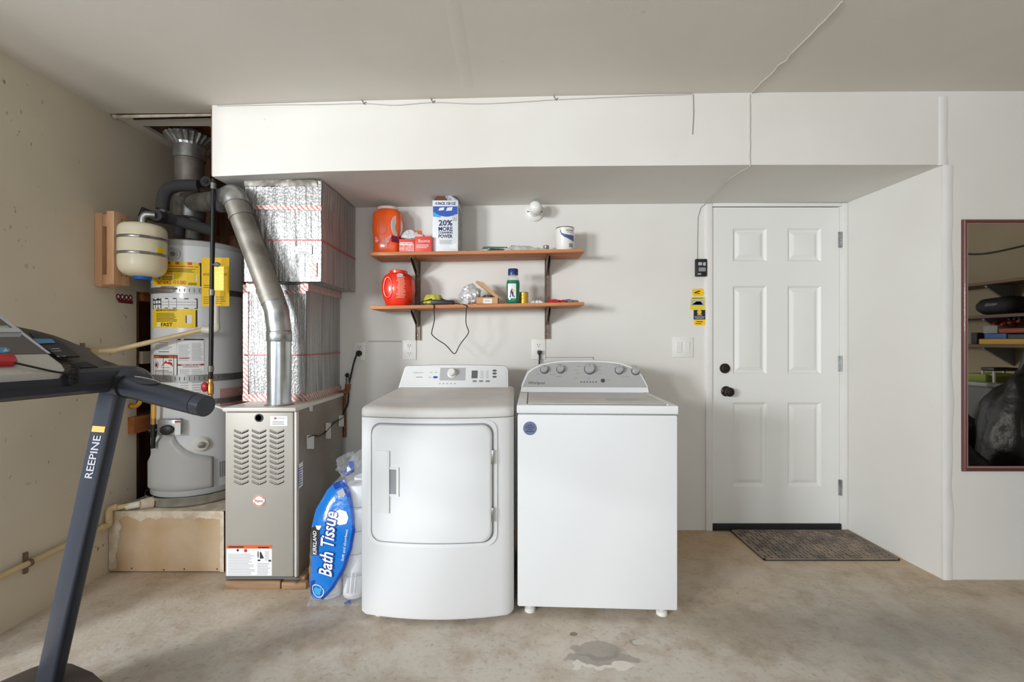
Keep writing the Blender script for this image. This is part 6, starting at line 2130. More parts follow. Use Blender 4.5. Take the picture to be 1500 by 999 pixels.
# dryer cord
pz_ = PZ(517, YB)
px_ = PX(527, YB)
plug_ = MB().lathe([(0.018, -0.009), (0.019, -0.02), (0.014, -0.034), (0.008, -0.04)], (px_, YB, pz_), 'Y', 18)
cordp = [V((px_, YB - 0.03, pz_)), P(522, 520, 2.87), P(518, 532, 2.88), P(514.5, 548, 2.885), P(511, 563, 2.885), P(510.5, 578, 2.885), P(509, 592, 2.885), P(503, 605, 2.87), P(500, 618, 2.87), P(501, 640, 2.88)]
pc_ = part('power_cord', MB().tube(bez(cordp, 6), 0.0055, 8), 'mat_base', DY, angle=70, label='grey power cord')
part('plug', plug_, 'mat_base', pc_)
# rusty gas stub
GS = thing('gas_stub', 'rusty iron gas stub with small valve by the duct on white wall', 'pipe', (PX(505, 2.88), 2.88, 0.8))
part('pipe', MB().tube([P(509, 551, 2.88), P(509.5, 565, 2.88)], 0.011, 10), 'galv_old', GS)
part('valve', MB().blob(P(508.5, 549, 2.87), (0.014, 0.012, 0.014), 0.2, 6, 12, 8), 'black_iron', GS)
rust = mat('rusty_iron', (134, 84, 52), 0.8, var=0.4, vscale=40)
part('rusty_fitting', MB().tube(bez([P(510, 562, 2.88), P(508, 572, 2.88), P(502, 575, 2.87), P(497, 578, 2.86)], 5), 0.017, 10), rust, GS)
part('drop_pipe', MB().tube([P(504, 574, 2.885), P(504.5, 640, 2.885)], 0.013, 10), rust, GS)
# washer cord
pz_ = PZ(515, YB)
px_ = PX(790, YB)
mb = MB().box(px_ - 0.014, px_ + 0.014, YB - 0.035, YB - 0.0085, pz_ - 0.014, pz_ + 0.010)
plug_ = mb
wc_ = part('power_cord', MB().tube(bez([V((px_, YB - 0.025, pz_ - 0.01)), P(790.5, 524, 2.89), P(790, 532, 2.89), P(789, 548, 2.89), P(786, 580, 2.87)], 5), 0.006, 8), 'black', WA, angle=70, label='black power cord')
part('plug', plug_, 'black', wc_, bevel=0.004)
# switch plate
x0, x1, z0, z1 = PX(985, YB), PX(1015, YB), PZ(523, YB), PZ(493.5, YB)
SW = thing('light_switch', 'white double light switch plate beside the door', 'switch', ((x0 + x1) / 2, YB, z0))
part('cover_plate', MB().box(x0, x1, YB - 0.006, YB, z0, z1), 'white_plastic', SW, bevel=0.002)
m_ = wallmap(YB - 0.006)
for q in (0.30, 0.68):
    xm_ = x0 + (x1 - x0) * q
    mb = MB()
    mb.add([m_(xm_ - 0.017, z0 + 0.03, 0), m_(xm_ + 0.017, z0 + 0.03, 0), m_(xm_ + 0.017, z1 - 0.03, 0), m_(xm_ - 0.017, z1 - 0.03, 0), m_(xm_ - 0.016, z0 + 0.032, 0.002), m_(xm_ + 0.016, z0 + 0.032, 0.002), m_(xm_ + 0.016, z1 - 0.032, 0.007), m_(xm_ - 0.016, z1 - 0.032, 0.007)], [(4, 5, 6, 7), (0, 1, 5, 4), (1, 2, 6, 5), (2, 3, 7, 6), (3, 0, 4, 7)])
    part('rocker', mb, 'casing', SW)
# garage door remote
x0, x1, z0, z1 = PX(1017.2, YB), PX(1033.8, YB), PZ(405, YB), PZ(379.5, YB)
RM = thing('wall_remote', 'small black wall control with three grey buttons beside the door', 'remote', ((x0 + x1) / 2, YB, z0))
part('case', MB().box(x0, x1, YB - 0.024, YB - 0.001, z0, z1), 'black', RM, bevel=0.005)
m_ = wallmap(YB - 0.024)
bw_, bh_ = x1 - x0, z1 - z0
for k, (u0, u1, v0, v1) in enumerate(((0.20, 0.52, 0.62, 0.80), (0.62, 0.84, 0.60, 0.80), (0.24, 0.84, 0.28, 0.50))):
    part('button', MB().polyslab(m_, rrect(x0 + bw_ * u0, x0 + bw_ * u1, z0 + bh_ * v0, z0 + bh_ * v1, 0.004, 3), 0, 0.003), 'soft_print' if k < 2 else 'grey_print', RM)
part('lettering', MB().slab(m_, x0 + bw_ * 0.15, x0 + bw_ * 0.45, z0 + bh_ * 0.10, z0 + bh_ * 0.16, 0, 0.001), 'soft_print', RM)
# stickers
def sticker(name, q, m, label, deco):
    pts = [(PX(a, YB), PZ(b, YB)) for a, b in q]
    s = solo(name, MB().polyslab(wm, pts, 0, 0.0018), m, label, 'sticker')
    for nm, mm, items in deco:
        mb = MB()
        for it in items:
            if it[0] == 'T':
                mb.text(wm, it[3], PX(it[1], YB), PZ(it[2], YB), it[4], width=it[5], d=0.0026)
            else:
                mb.polyslab(wm, [(PX(a, YB), PZ(b, YB)) for a, b in it], 0.0018, 0.0024)
        part(nm, mb, mm, s)
    return s
def R4(a, b, c, d): return [(a, d), (c, d), (c, b), (a, b)]
sticker('yellow_sticker', [(1014, 430), (1016, 433.5), (1030, 433), (1031.5, 428), (1029, 422), (1014, 423)], 'yellow_tag', 'small yellow cut-out sticker, topmost of the stickers beside the door', [('sticker_print', 'dark_print', [[(1016, 428), (1024, 425), (1026, 426), (1018, 429.5)], R4(1020, 429, 1025, 430)])])
sticker('lime_sticker', [(1010.5, 453), (1032.5, 453), (1032.5, 434.5), (1012.5, 434.5)], mat('lime_label', (222, 206, 60), 0.5), 'yellow-green sticker with pale picture band, under the yellow cut-out', [('picture_band', 'soft_print', [R4(1012, 439, 1031.5, 447)]), ('sticker_print', 'dark_print', [R4(1014, 436, 1030, 437), [(1013, 446), (1020, 441), (1026, 441), (1030, 446)]])])
sticker('black_sticker', [(1016, 467.5), (1033, 467.5), (1033, 453.5), (1016, 453.5)], 'black', 'black sticker with yellow round emblem beside the door', [('emblem', 'yellow_tag', [[(PXk, PYk) for PXk, PYk in ((1024.3 + 3.2 * math.cos(a), 456.6 + 3.2 * math.sin(a)) for a in (2 * PI * k / 14 for k in range(14)))]]), ('sticker_print', 'soft_print', [R4(1021, 460, 1028, 461.5), R4(1017, 463, 1032, 463.8), R4(1018, 465, 1031, 466)])])
sticker('amber_sticker', [(1016.5, 476), (1033.5, 476), (1033.5, 468), (1016.5, 468)], 'yellow_tag', 'amber sticker, lowest of the stickers beside the door', [('sticker_print', 'dark_print', [R4(1020, 470, 1029, 471.2), R4(1019, 473, 1027, 474)])])

# thin white control wire: remote -> soffit -> ceiling
def onceil(px, py):
    """point on the underside of the ceiling"""
    Y = 2.0
    for _ in range(12):
        z = interp(CEIL, PX(px, Y))
        Y = (z - EYE) * FPX / (499 - py)
    return V((PX(px, Y), Y, z - 0.003))
def onsof(px, py):
    Y = 2.6
    for _ in range(12):
        x = PX(px, Y)
        t = (Y - YF) / (YB - YF)
        z = interp(SOF, x, 1) * (1 - t) + interp(SOF, x, 2) * t
        Y = (z - EYE) * FPX / (499 - py)
    return V((PX(px, Y), Y, z - 0.003))
wirem = mat('thin_grey_wire', (196, 192, 186), 0.6)
WI = thing('control_wire', 'thin pale wire running from the black wall control up over the ceiling', 'wire', (PX(1022, YB), YB, 1.7))
mb = MB().tube([P(1021.5, 380, YB - 0.004), P(1022, 340, YB - 0.003), P(1022.5, 318, YB - 0.003), P(1027, 303, YB - 0.004), P(1033, 299, YB - 0.004)], 0.0016, 6)
part('wall_run', mb, 'grey_print', WI)
mb = MB().tube(bez([P(1033, 298.5, YB - 0.004), onsof(1040, 291), onsof(1056, 274), onsof(1060, 268), onsof(1075, 256), onsof(1097, 243.5)], 4), 0.0028, 6)
part('soffit_run', mb, wirem, WI)
fpts = [P(1098.5 + 1.2 * mnoise.noise(V((k * 0.8, 0, 0))), 243 - 105 * k / 14, YF - 0.003) for k in range(15)]
part('face_run', MB().tube(fpts, 0.0028, 6), wirem, WI)
cpts = [onceil(1101 + (1233 - 1101) * (k / 16) + 5 * mnoise.noise(V((k * 0.9, 4, 0))), 133 * (1 - (k / 16)) ** 0.95 + 1.0) for k in range(17)]
part('ceiling_run', MB().tube(cpts, 0.0034, 6), wirem, WI)
W2 = thing('stapled_wire', 'thin white wire stapled along the top of the soffit face', 'wire', P(600, 150, YF))
spx = [(318, 153), (400, 151.5), (470, 151), (533, 149.5), (580, 152), (634, 148), (700, 150), (760, 147.5), (815, 144), (870, 141.5), (940, 138.5), (1014, 136)]
part('wire', MB().tube(bez([P(a, b + 1.5, YF - 0.003) for a, b in spx], 4), 0.0022, 6), wirem, W2)
part('loose_end', MB().tube([P(1015.5, 138, YF - 0.003), P(1016, 165, YF - 0.003), P(1014.5, 196, YF - 0.003)], 0.0018, 6), 'grey_print', W2)
for a, b in ((533, 149), (634, 147), (814, 143)):
    mb = MB().tube([P(a - 3, b - 3, YF - 0.003), P(a, b + 3, YF - 0.008), P(a + 3, b, YF - 0.003)], 0.002, 6)
    part('staple', mb, 'tin_top', W2)
mb = MB().tube([P(296, 151, YF - 0.003), P(311, 151, YF - 0.003)], 0.003, 6)
mb.tube(bez([P(291, 152, 2.33), P(300, 150, 2.32), P(305, 157, 2.36), P(296, 163, 2.38)], 5), 0.0025, 6)
part('wire_tail', mb, 'card_brown', W2)

# ------------------------------------------------------------------ door mat
MX0, MX1, MY0, MY1 = 1.388, 2.135, 2.506, 2.895
DM = thing('door_mat', 'worn brown rubber door mat with woven tread in front of the door', 'mat', ((MX0 + MX1) / 2, (MY0 + MY1) / 2, 0))
part('mat_base', MB().box(MX0, MX1, MY0, MY1, 0.0, 0.006), 'mat_base', DM)
mb = MB()
nx_, ny_ = 15, 8
for i in range(nx_):
    for j in range(ny_):
        w, h = (MX1 - MX0) / nx_, (MY1 - MY0) / ny_
        cx, cy = MX0 + w * (i + 0.5), MY0 + h * (j + 0.5)
        for o_ in (-0.25, 0.25):
            if (i + j) % 2:
                a, u, n = V((cx, cy + o_ * h, 0.006)), V((0.44 * w, 0, 0)), V((0, 0.17 * h, 0))
            else:
                a, u, n = V((cx + o_ * w, cy, 0.006)), V((0, 0.44 * h, 0)), V((-0.17 * w, 0, 0))
            hh = V((0, 0, 0.006))
            mb.add([a - u - n, a + u - n, a + u + n, a - u + n, a - u * .9 - n * .6 + hh, a + u * .9 - n * .6 + hh, a + u * .9 + n * .6 + hh, a - u * .9 + n * .6 + hh], [(4, 5, 6, 7), (0, 1, 5, 4), (1, 2, 6, 5), (2, 3, 7, 6), (3, 0, 4, 7)])
part('tread', mb, 'mat_brown', DM, kind='stuff')
mb = MB()
for a in ((MX0, MX1, MY0, MY0 + 0.008), (MX0, MX1, MY1 - 0.008, MY1), (MX0, MX0 + 0.008, MY0, MY1), (MX1 - 0.008, MX1, MY0, MY1)):
    mb.box(a[0], a[1], a[2], a[3], 0.0055, 0.011)
part('border', mb, 'mat_brown', DM)

# ------------------------------------------------------------------ mirror on the right-hand wall face
QX0, QX1, QZ0, QZ1 = PX(1411.5, 2.295), 2.86, PZ(690.5, 2.295), PZ(320.5, 2.295)
MR = thing('wall_mirror', 'tall mirror in mahogany-brown moulding hanging on the white wall', 'mirror', ((QX0 + QX1) / 2, YF, QZ0))
fw = 0.026
def mring(o_, dd): return [V((x, YF - dd, z)) for x, z in ((QX0 + o_, QZ0 + o_), (QX1 - o_, QZ0 + o_), (QX1 - o_, QZ1 - o_), (QX0 + o_, QZ1 - o_))]
names = ['frame_bottom', 'frame_side', 'frame_top', 'frame_side']
prof_ = ((0.0, 0.0), (0.0, 0.010), (0.004, 0.016), (0.010, 0.018), (0.016, 0.015), (0.019, 0.012))
prof2 = ((0.019, 0.012), (0.021, 0.013), (0.024, 0.012), (0.026, 0.006))
for k in range(4):
    mb = MB()
    rA = [mring(o_, d)[k] for o_, d in prof_]
    rB = [mring(o_, d)[(k + 1) % 4] for o_, d in prof_]
    mb.loft([rA, rB], False, False)
    s = part(names[k], mb, 'frame_brown', MR, angle=60)
    mb = MB().loft([[mring(o_, d)[k] for o_, d in prof2], [mring(o_, d)[(k + 1) % 4] for o_, d in prof2]], False, False)
    part('inner_slip', mb, 'frame_pink', s, angle=60)
mb = MB()
m4 = mring(0.022, 0.006)
mb.add(m4, [(0, 1, 2, 3)])
m4b = mring(0.022, 0.001)
mb.add(m4b, [(0, 3, 2, 1)])
part('mirror_glass', mb, 'mirror', MR)

# ------------------------------------------------------------------ things along the right garage wall, seen in the mirror
WX = 3.95
YMI = 2 * 2.302
def RV(px, py, X=3.75):
    """a point of the garage seen at pixel (px, py) in the mirror, on the plane x = X"""
    Yv = X * FPX / (px - 750)
    return V((X, YMI - Yv, EYE + (499 - py) / FPX * Yv))
def shelf_r(label, zz, x_in, th=0.022):
    t = thing('garage_shelf', label, 'shelf', (WX, 0.8, zz), group='old board shelves on the garage side wall')
    part('board', MB().box(x_in, WX - 0.002, -0.9, 1.75, zz - th, zz), 'dark_board', t)
    for yy in (1.02, -0.1):
        mb = MB().prism([(WX - 0.004, yy - 0.008, zz - th - 0.15), (WX - 0.004, yy - 0.008, zz - th), (x_in + 0.06, yy - 0.008, zz - th), (x_in + 0.06, yy - 0.008, zz - th - 0.015)], (0, 0.016, 0))
        part('bracket', mb, 'grey_print', t)
zs1, zs2, zs3 = RV(1460, 410, 3.67).z, RV(1460, 460, 3.65).z, RV(1460, 504, 3.65).z
shelf_r('topmost empty board shelf on the beige garage wall seen in mirror', zs1, 3.67)
shelf_r('board shelf with the black padded bag seen in mirror', zs2, 3.65)
shelf_r('lowest board shelf, stacked with coloured boxes, seen in mirror', zs3, 3.65)
mb = MB()
a_, b_ = RV(1429, 450, 3.73), RV(1493, 450, 3.73)
ln_ = b_.y - a_.y
mb.sloft([(0.0, 0.04, 0.03, 2), (0.02, 0.07, 0.045, 2.4), (0.055, 0.075, 0.05, 2.4), (0.06, 0.095, 0.064, 2.6), (0.19, 0.105, 0.070, 2.6), (ln_ * 0.72, 0.105, 0.072, 2.6), (ln_ * 0.86, 0.10, 0.066, 2.4), (ln_ * 0.97, 0.085, 0.055, 2.2), (ln_, 0.05, 0.035, 2)], (0, 0, 0), 24)
mb.v = [V((3.78 + p.x * 1.0, a_.y + p.z, zs2 + 0.070 + p.y)) for p in mb.v]
mb.v = [V((p.x, p.y, max(p.z, zs2 + 0.001))) for p in mb.v]
BG = solo('padded_bag', mb, 'nylon', 'black padded cylinder bag lying on the garage shelf', 'bag', angle=60)
bmx = lambda y, z, d: V((3.668 - d, y, z))
part('lettering', MB().text(lambda y, z, d: bmx(y, z, d), 'WENZEL', RV(1453, 452, 3.67).y, zs2 + 0.078, 0.026, width=-0.09, d=0.008), 'soft_print', BG)
def rbox(px0, px1, py0, py1, X, dep, m, name, label, zbase):
    a, b = RV(px0, py1, X), RV(px1, py0, X)
    return solo(name, MB().box(X, X + dep, a.y, b.y, zbase, zbase + abs(b.z - a.z)), m, label, 'box', bevel=0.003)
H = lambda py0, py1, X=3.66, px=1460: abs(RV(px, py0, X).z - RV(px, py1, X).z)
zz = zs3 + 0.0005
h1 = H(504, 496)
rbox(1434, 1510, 496, 504, 3.66, 0.24, 'box_yellow', 'game_box', 'flat yellow box at the bottom of the boxes on garage shelf', zz); zy = zz + h1 + 0.0005
h2 = H(496, 488)
rbox(1442, 1474, 488, 496, 3.66, 0.24, 'box_blue', 'game_box', 'flat blue box on the yellow box on garage shelf', zy)
rbox(1476, 1512, 489, 496, 3.66, 0.24, mat('slate_box', (58, 66, 78), 0.5), 'game_box', 'flat slate-dark box beside the blue box on garage shelf', zy)
zx = zy + h2 + 0.0005
rbox(1440, 1461, 476, 488, 3.68, 0.2, 'grey_box', 'carton', 'pale grey carton on top of the blue box on garage shelf', zx)
rbox(1463, 1512, 480, 488, 3.68, 0.2, 'box_red', 'game_box', 'rust-red box on top of the slate-dark box on garage shelf', zx + 0.001)
zr = zx + H(480, 488, 3.68) + 0.002
random.seed(11)
a_ = RV(1470, 478, 3.75)
mb = MB().tube(bez([V((3.75 + 0.05 * math.sin(k * 1.7), RV(1456 + 3.2 * k, 475, 3.75).y, zr + 0.020 + 0.012 * (k % 3))) for k in range(15)], 4), 0.011, 8)
solo('coiled_strap', mb, 'box_red', 'coiled red strap on the rust-red box on garage shelf', 'strap', angle=60)
mb = MB().tube(bez([V((3.72 + 0.04 * math.cos(k * 2.1), RV(1480 + 2.6 * k, 472, 3.72).y, zr + 0.052 + 0.02 * (k % 2))) for k in range(12)], 4), 0.009, 8)
solo('coiled_cable', mb, 'black', 'coiled black cable above the red strap on garage shelf', 'cable', angle=60)
rbox(1422, 1431, 486, 503, 3.68, 0.2, 'dark_print', 'carton', 'small black carton at the shelf end beside the yellow box', zz)
# cable pinned to the wall
CW = solo('wall_cable', MB().tube(bez([RV(a, b, WX - 0.008) for a, b in ((1405, 371), (1430, 372), (1450, 370), (1475, 365), (1505, 358))], 6), 0.007, 8), 'black', 'black cable sagging along the beige garage wall above shelves', 'cable', angle=60)
# grey tote with lid, olive tray, white-handled holder
a_, b_ = RV(1405, 690, 3.45), RV(1469, 562, 3.45)
zt_ = RV(1450, 561, 3.45).z
TO = thing('storage_tote', 'tall grey storage tote with pale lid below the garage shelves', 'tote', (3.65, (a_.y + b_.y) / 2, 0))
part('bin', MB().loft([[V((x, y, z)) for x, y in ((3.47 + k, a_.y + k), (3.90 - k, a_.y + k), (3.90 - k, b_.y - k), (3.47 + k, b_.y - k))] for z, k in ((0.0, 0.05), (zt_ - 0.03, 0.0))]), 'bin_grey', TO, bevel=0.01)
part('lid', MB().box(3.45, 3.92, a_.y - 0.02, b_.y + 0.02, zt_ - 0.03, zt_), 'lid_grey', TO, bevel=0.006)
c_, d_ = RV(1408, 555, 3.5), RV(1444, 545, 3.5)
hT = H(558, 546, 3.5)
mb = MB().loft([[V((x, y, z)) for x, y in ((3.50 + k, c_.y), (3.80, c_.y), (3.80, d_.y - k), (3.50 + k, d_.y - k))] for z, k in ((zt_ + 0.001, 0.01), (zt_ + hT, 0.0))])
solo('olive_tray', mb, 'moss', 'olive green tray standing on the pale tote lid', 'tray', bevel=0.006)
e_, f_ = RV(1442, 555, 3.55), RV(1462, 540, 3.55)
FO = thing('folding_stool', 'small folding step with white legs on the pale tote lid', 'stool', (3.6, (e_.y + f_.y) / 2, zt_))
hs = H(562, 540, 3.55)
part('seat', MB().box(3.52, 3.70, e_.y, f_.y, zt_ + hs - 0.025, zt_ + hs), 'black', FO, bevel=0.004)
part('seat', MB().box(3.53, 3.69, e_.y + 0.004, f_.y - 0.004, zt_ + hs * .5 - 0.01, zt_ + hs * .5 + 0.01), 'moss', FO, bevel=0.003)
for yy in (e_.y + 0.008, f_.y - 0.008):
    for xx in (3.53, 3.69):
        part('leg', MB().tube([(xx, yy, zt_ + 0.001), (xx, yy, zt_ + hs - 0.02)], 0.008, 8), 'white_plastic', FO)
# black bin bags
def binbag(c, r, seed, label):
    mb = MB().blob((0, 0, 0), (1, 1, 1), 0.0, 1, 40, 26)
    out = []
    for p in mb.v:
        k = 1 + 0.16 * mnoise.noise(p * 1.6 + V((seed, 0, 0))) + 0.10 * mnoise.noise(p * 4 + V((seed, 2, 0))) + 0.06 * abs(mnoise.noise(p * 8))
        top = max(0, p.z - 0.55)
        s = 1 - 0.55 * top
        out.append(V((c[0] + p.x * r[0] * k * s, c[1] + p.y * r[1] * k * s, max(0.001, c[2] + p.z * r[2] * k))))
    mb.v = out
    o = solo('bin_bag', mb, 'bag_black', label, 'rubbish bag', group='full black bin bags against the garage wall', angle=70)
    top = V((c[0], c[1], max(p.z for p in out)))
    m2 = MB().tube([top + V((0, 0, -0.05)), top, top + V((0.01, 0.02, 0.05)), top + V((0.03, 0.03, 0.09))], [0.05, 0.018, 0.03, 0.045], 10)
    part('tied_neck', m2, 'bag_black', o, angle=70)
binbag((3.21, 1.20, 0.40), (0.17, 0.22, 0.42), 1.0, 'slumped black bin bag in front of the grey tote in mirror')
binbag((3.21, 1.74, 0.48), (0.17, 0.23, 0.52), 5.0, 'tall black bin bag below the shelves in mirror')
binbag((2.80, 1.74, 0.28), (0.16, 0.22, 0.32), 9.0, 'low black bin bag nearest to the mirror')

# ------------------------------------------------------------------ bath tissue bale beside the dryer
yb0, yb1 = 2.085, 2.42
BXR = -0.676
def bleft(z):
    tab = [(0.0, -0.905), (0.03, -0.935), (0.10, -0.945), (0.30, -0.938), (0.42, -0.920), (0.50, -0.880), (0.56, -0.825), (0.60, -0.795), (0.64, -0.785), (0.675, -0.755), (0.70, -0.70)]
    for a, b in zip(tab, tab[1:]):
        if z <= b[0]:
            return a[1] + (b[1] - a[1]) * (z - a[0]) / (b[0] - a[0])
    return tab[-1][1]
def bfront(x, z, d=0.0):
    xl = bleft(z)
    u = (x - xl) / max(0.02, BXR - xl)
    e = min(1, max(0, u)) 
    bulge = 0.035 * (1 - (2 * e - 1) ** 4) * min(1, (0.72 - z) / 0.2) * min(1, 0.4 + z / 0.08)
    fold = 0.006 * mnoise.noise(V((x * 30, z * 22, 0)))
    lean = 0.10 * max(0, z - 0.35) / 0.35
    return V((x, yb0 + 0.035 - bulge + fold + lean - d, z))
BA = thing('bath_tissue_bale', 'blue and white bale of bath tissue in clear film beside dryer', 'bag', (-0.8, 2.25, 0))
mb = MB()
NZ, NX = 40, 18
zs_ = [0.002 + 0.695 * k / NZ for k in range(NZ + 1)]
rings = []
for z in zs_:
    xl = bleft(z) + 0.006 * mnoise.noise(V((z * 30, 4, 0)))
    ring = [bfront(xl + (BXR - xl) * i / NX, z) for i in range(NX + 1)]
    ybk = yb1 - 0.10 * max(0, z - 0.5)
    ring += [V((BXR, ybk - 0.02, z)), V(((xl + BXR) / 2, ybk, z)), V((xl + 0.01, ybk - 0.02, z))]
    rings.append(ring)
mb.loft(rings)
part('clear_film', mb, 'film', BA, angle=60, label='clear wrinkled film')
rolls = []
for k in range(6):
    z = 0.012 + 0.103 * k
    for xx in (-0.865, -0.745):
        for yy in (2.165, 2.285):
            if xx - 0.056 < bleft(z + 0.10) + 0.012:
                continue
            rolls.append((xx, yy, z))
r0 = None
for xx, yy, z in rolls:
    lean = 0.10 * max(0, z - 0.30) / 0.35
    if r0 is None:
        mb = MB().lathe([(0.020, 0.0), (0.052, 0.0), (0.056, 0.006), (0.056, 0.094), (0.052, 0.100), (0.020, 0.100)], (xx, yy, z), n=24)
        r0 = part('tissue_roll', mb, 'roll', BA, angle=50)
        base = (xx, yy, z)
    else:
        c = r0.copy()
        COL.objects.link(c)
        c.parent = BA
        c.location = (xx - base[0], yy + lean - base[1], z - base[2])
def pxb(px, py):
    """photo pixel -> point of the bale front"""
    Y = 2.09
    for _ in range(12):
        z = PZ(py, Y); x = PX(px, Y)
        Y = bfront(min(max(x, bleft(min(max(z, 0), .69)) + 0.002), BXR), min(max(z, 0.0), 0.69)).y
    return x, z
def bpatch(poly, d, m, name, parent, seg=0.022):
    """filled polygon draped over the bale front"""
    pts = [pxb(*q) for q in poly]
    bm = bmesh.new()
    vs = [bm.verts.new((x, 0, z)) for x, z in pts]
    bm.faces.new(vs)
    xs_ = [p[0] for p in pts]; zz_ = [p[1] for p in pts]
    k = min(xs_) + seg
    while k < max(xs_):
        bmesh.ops.bisect_plane(bm, geom=bm.verts[:] + bm.edges[:] + bm.faces[:], plane_co=(k, 0, 0), plane_no=(1, 0, 0)); k += seg
    k = min(zz_) + seg
    while k < max(zz_):
        bmesh.ops.bisect_plane(bm, geom=bm.verts[:] + bm.edges[:] + bm.faces[:], plane_co=(0, 0, k), plane_no=(0, 0, 1)); k += seg
    bm.verts.index_update()
    mb = MB()
    mb.add([bfront(max(v.co.x, bleft(v.co.z) + 0.001), v.co.z, d) for v in bm.verts], [[v.index for v in f.verts] for f in bm.faces])
    bm.free()
    return part(name, mb, m, parent, angle=60)
blue = [(456.5, 742), (463, 728), (474, 716), (486, 708), (500, 705), (507, 712), (514, 735), (518.5, 757), (519, 775), (514, 800), (504, 830), (488, 857), (472, 874), (458, 878), (453.5, 868), (454.5, 846), (457, 845), (457, 800)]
bp_ = bpatch(blue, 0.003, 'bag_blue', 'blue_print', BA)
dk = [(486, 708), (506, 701), (514, 722), (519.5, 752), (521, 775), (516, 803), (506, 832), (490, 860), (474, 877), (470, 876), (486, 858), (502, 830), (512, 800), (516.5, 775), (515, 752), (509, 728), (502, 712), (492, 716)]
bpatch(dk, 0.0045, 'bag_dark', 'blue_border', bp_)
bpatch([(455, 880), (453.5, 866), (456, 850), (462, 848), (458, 866), (460, 879)], 0.0045, 'bag_dark', 'blue_border', bp_)
bpatch([(498, 685), (508, 676), (519, 674), (519, 690), (508, 696), (501, 694)], 0.004, 'bag_dark', 'top_print', BA)
bpatch([(506, 684), (511, 681), (515, 687), (509, 691)], 0.0055, 'roll', 'white_window', BA)
bpatch([(494, 719), (503, 714), (507, 724), (498, 729)], 0.006, 'soft_print', 'white_window', bp_)
bpatch([(490, 750), (498, 745), (508, 748), (511, 757), (508, 766), (498, 768), (490, 764)], 0.006, 'roll', 'torn_opening', bp_)
# lettering, running up the bag
def bmap(x, z, d): return bfront(max(x, bleft(max(0, min(z, .69))) + 0.002), z, d)
def btext(s, pxa, pya, pxb_, pyb_, size, m, name, d, bold=0.01, shear=0.0):
    x0_, z0_ = pxb(pxa, pya)
    x1_, z1_ = pxb(pxb_, pyb_)
    L = math.hypot(x1_ - x0_, z1_ - z0_)
    mb = MB().text(bmap, s, (x0_ + x1_) / 2, (z0_ + z1_) / 2, size, width=L, d=d, rot=math.atan2(z1_ - z0_, x1_ - x0_), bold=bold, shear=shear)
    return part(name, mb, m, bp_, angle=60)
bpatch([(457.5, 812), (456, 772), (464.5, 768), (469, 775), (466.5, 812)], 0.0055, 'dark_print', 'black_panel', bp_)
bpatch([(463, 768.5), (472, 769), (468.5, 775), (465, 774)], 0.0065, 'roll', 'white_flash', bp_)
btext('KIRKLAND', 461.8, 810.5, 461.8, 776, 0.030, 'roll', 'brand_lettering', 0.0075)
btext('Bath Tissue', 476, 844, 485, 747, 0.098, 'bag_dark', 'title_shadow', 0.0060, 0.06, 0.3)
btext('Bath Tissue', 476.6, 843, 485.6, 748, 0.086, 'roll', 'title_lettering', 0.0075, 0.015, 0.3)
btext('Soft and absorbent', 502, 820, 509, 774, 0.016, 'paper', 'subtitle_lettering', 0.0065)
mb = MB()
x_, z_ = pxb(466, 864)
oval = [(x_ + 0.034 * math.cos(a) * 0.9 - 0.004 * math.sin(a), z_ + 0.030 * math.sin(a)) for a in (2 * PI * k / 28 for k in range(28))]
oval2 = [(x_ + (p[0] - x_) * 0.90, z_ + (p[1] - z_) * 0.90) for p in oval]
mb.ring(bmap, oval, oval2, 0.004, 0.0065)
part('emblem_ring', mb, 'roll', bp_)
mb = MB().polyslab(bmap, [(x_ - 0.016, z_ - 0.016), (x_ + 0.012, z_ - 0.018), (x_ + 0.020, z_ + 0.006), (x_ + 0.024, z_ + 0.02), (x_ + 0.008, z_ + 0.012), (x_ - 0.006, z_ + 0.018), (x_ - 0.020, z_ + 0.006)], 0.004, 0.0066)
part('emblem_shape', mb, 'cyan_print', bp_)
# film frill at the bottom and crumpled tops
mb = MB().grid(lambda u, v: V((-0.935 + 0.255 * u, yb0 - 0.012 + 0.05 * v + 0.012 * mnoise.noise(V((u * 16, v * 3, 1))), 0.002 + 0.032 * v + 0.010 * abs(mnoise.noise(V((u * 20, v * 3, 4))))))  , 40, 5)
part('film_frill', mb, 'film', BA, angle=70)
bpatch([(505, 880), (514, 876), (517, 888), (506, 890)], 0.012, 'bag_dark', 'corner_print', BA)
mb = MB()
for k in range(7):
    x0_, z0_ = pxb(508 + 2.0 * k, 868)
    x1_, z1_ = pxb(511 + 2.0 * k, 838)
    if k % 3 != 2:
        mb.add([bmap(x0_, z0_, 0.004), bmap(x0_ + 0.003, z0_, 0.004), bmap(x1_ + 0.003, z1_, 0.004), bmap(x1_, z1_, 0.004)], [(0, 1, 2, 3)])
part('side_print', mb, 'soft_print', BA)
mb = MB().blob((-0.785, 2.17, 0.625), (0.045, 0.07, 0.045), 0.5, 9, 22, 14, 2.0)
part('film_knot', mb, 'film', BA, angle=60)

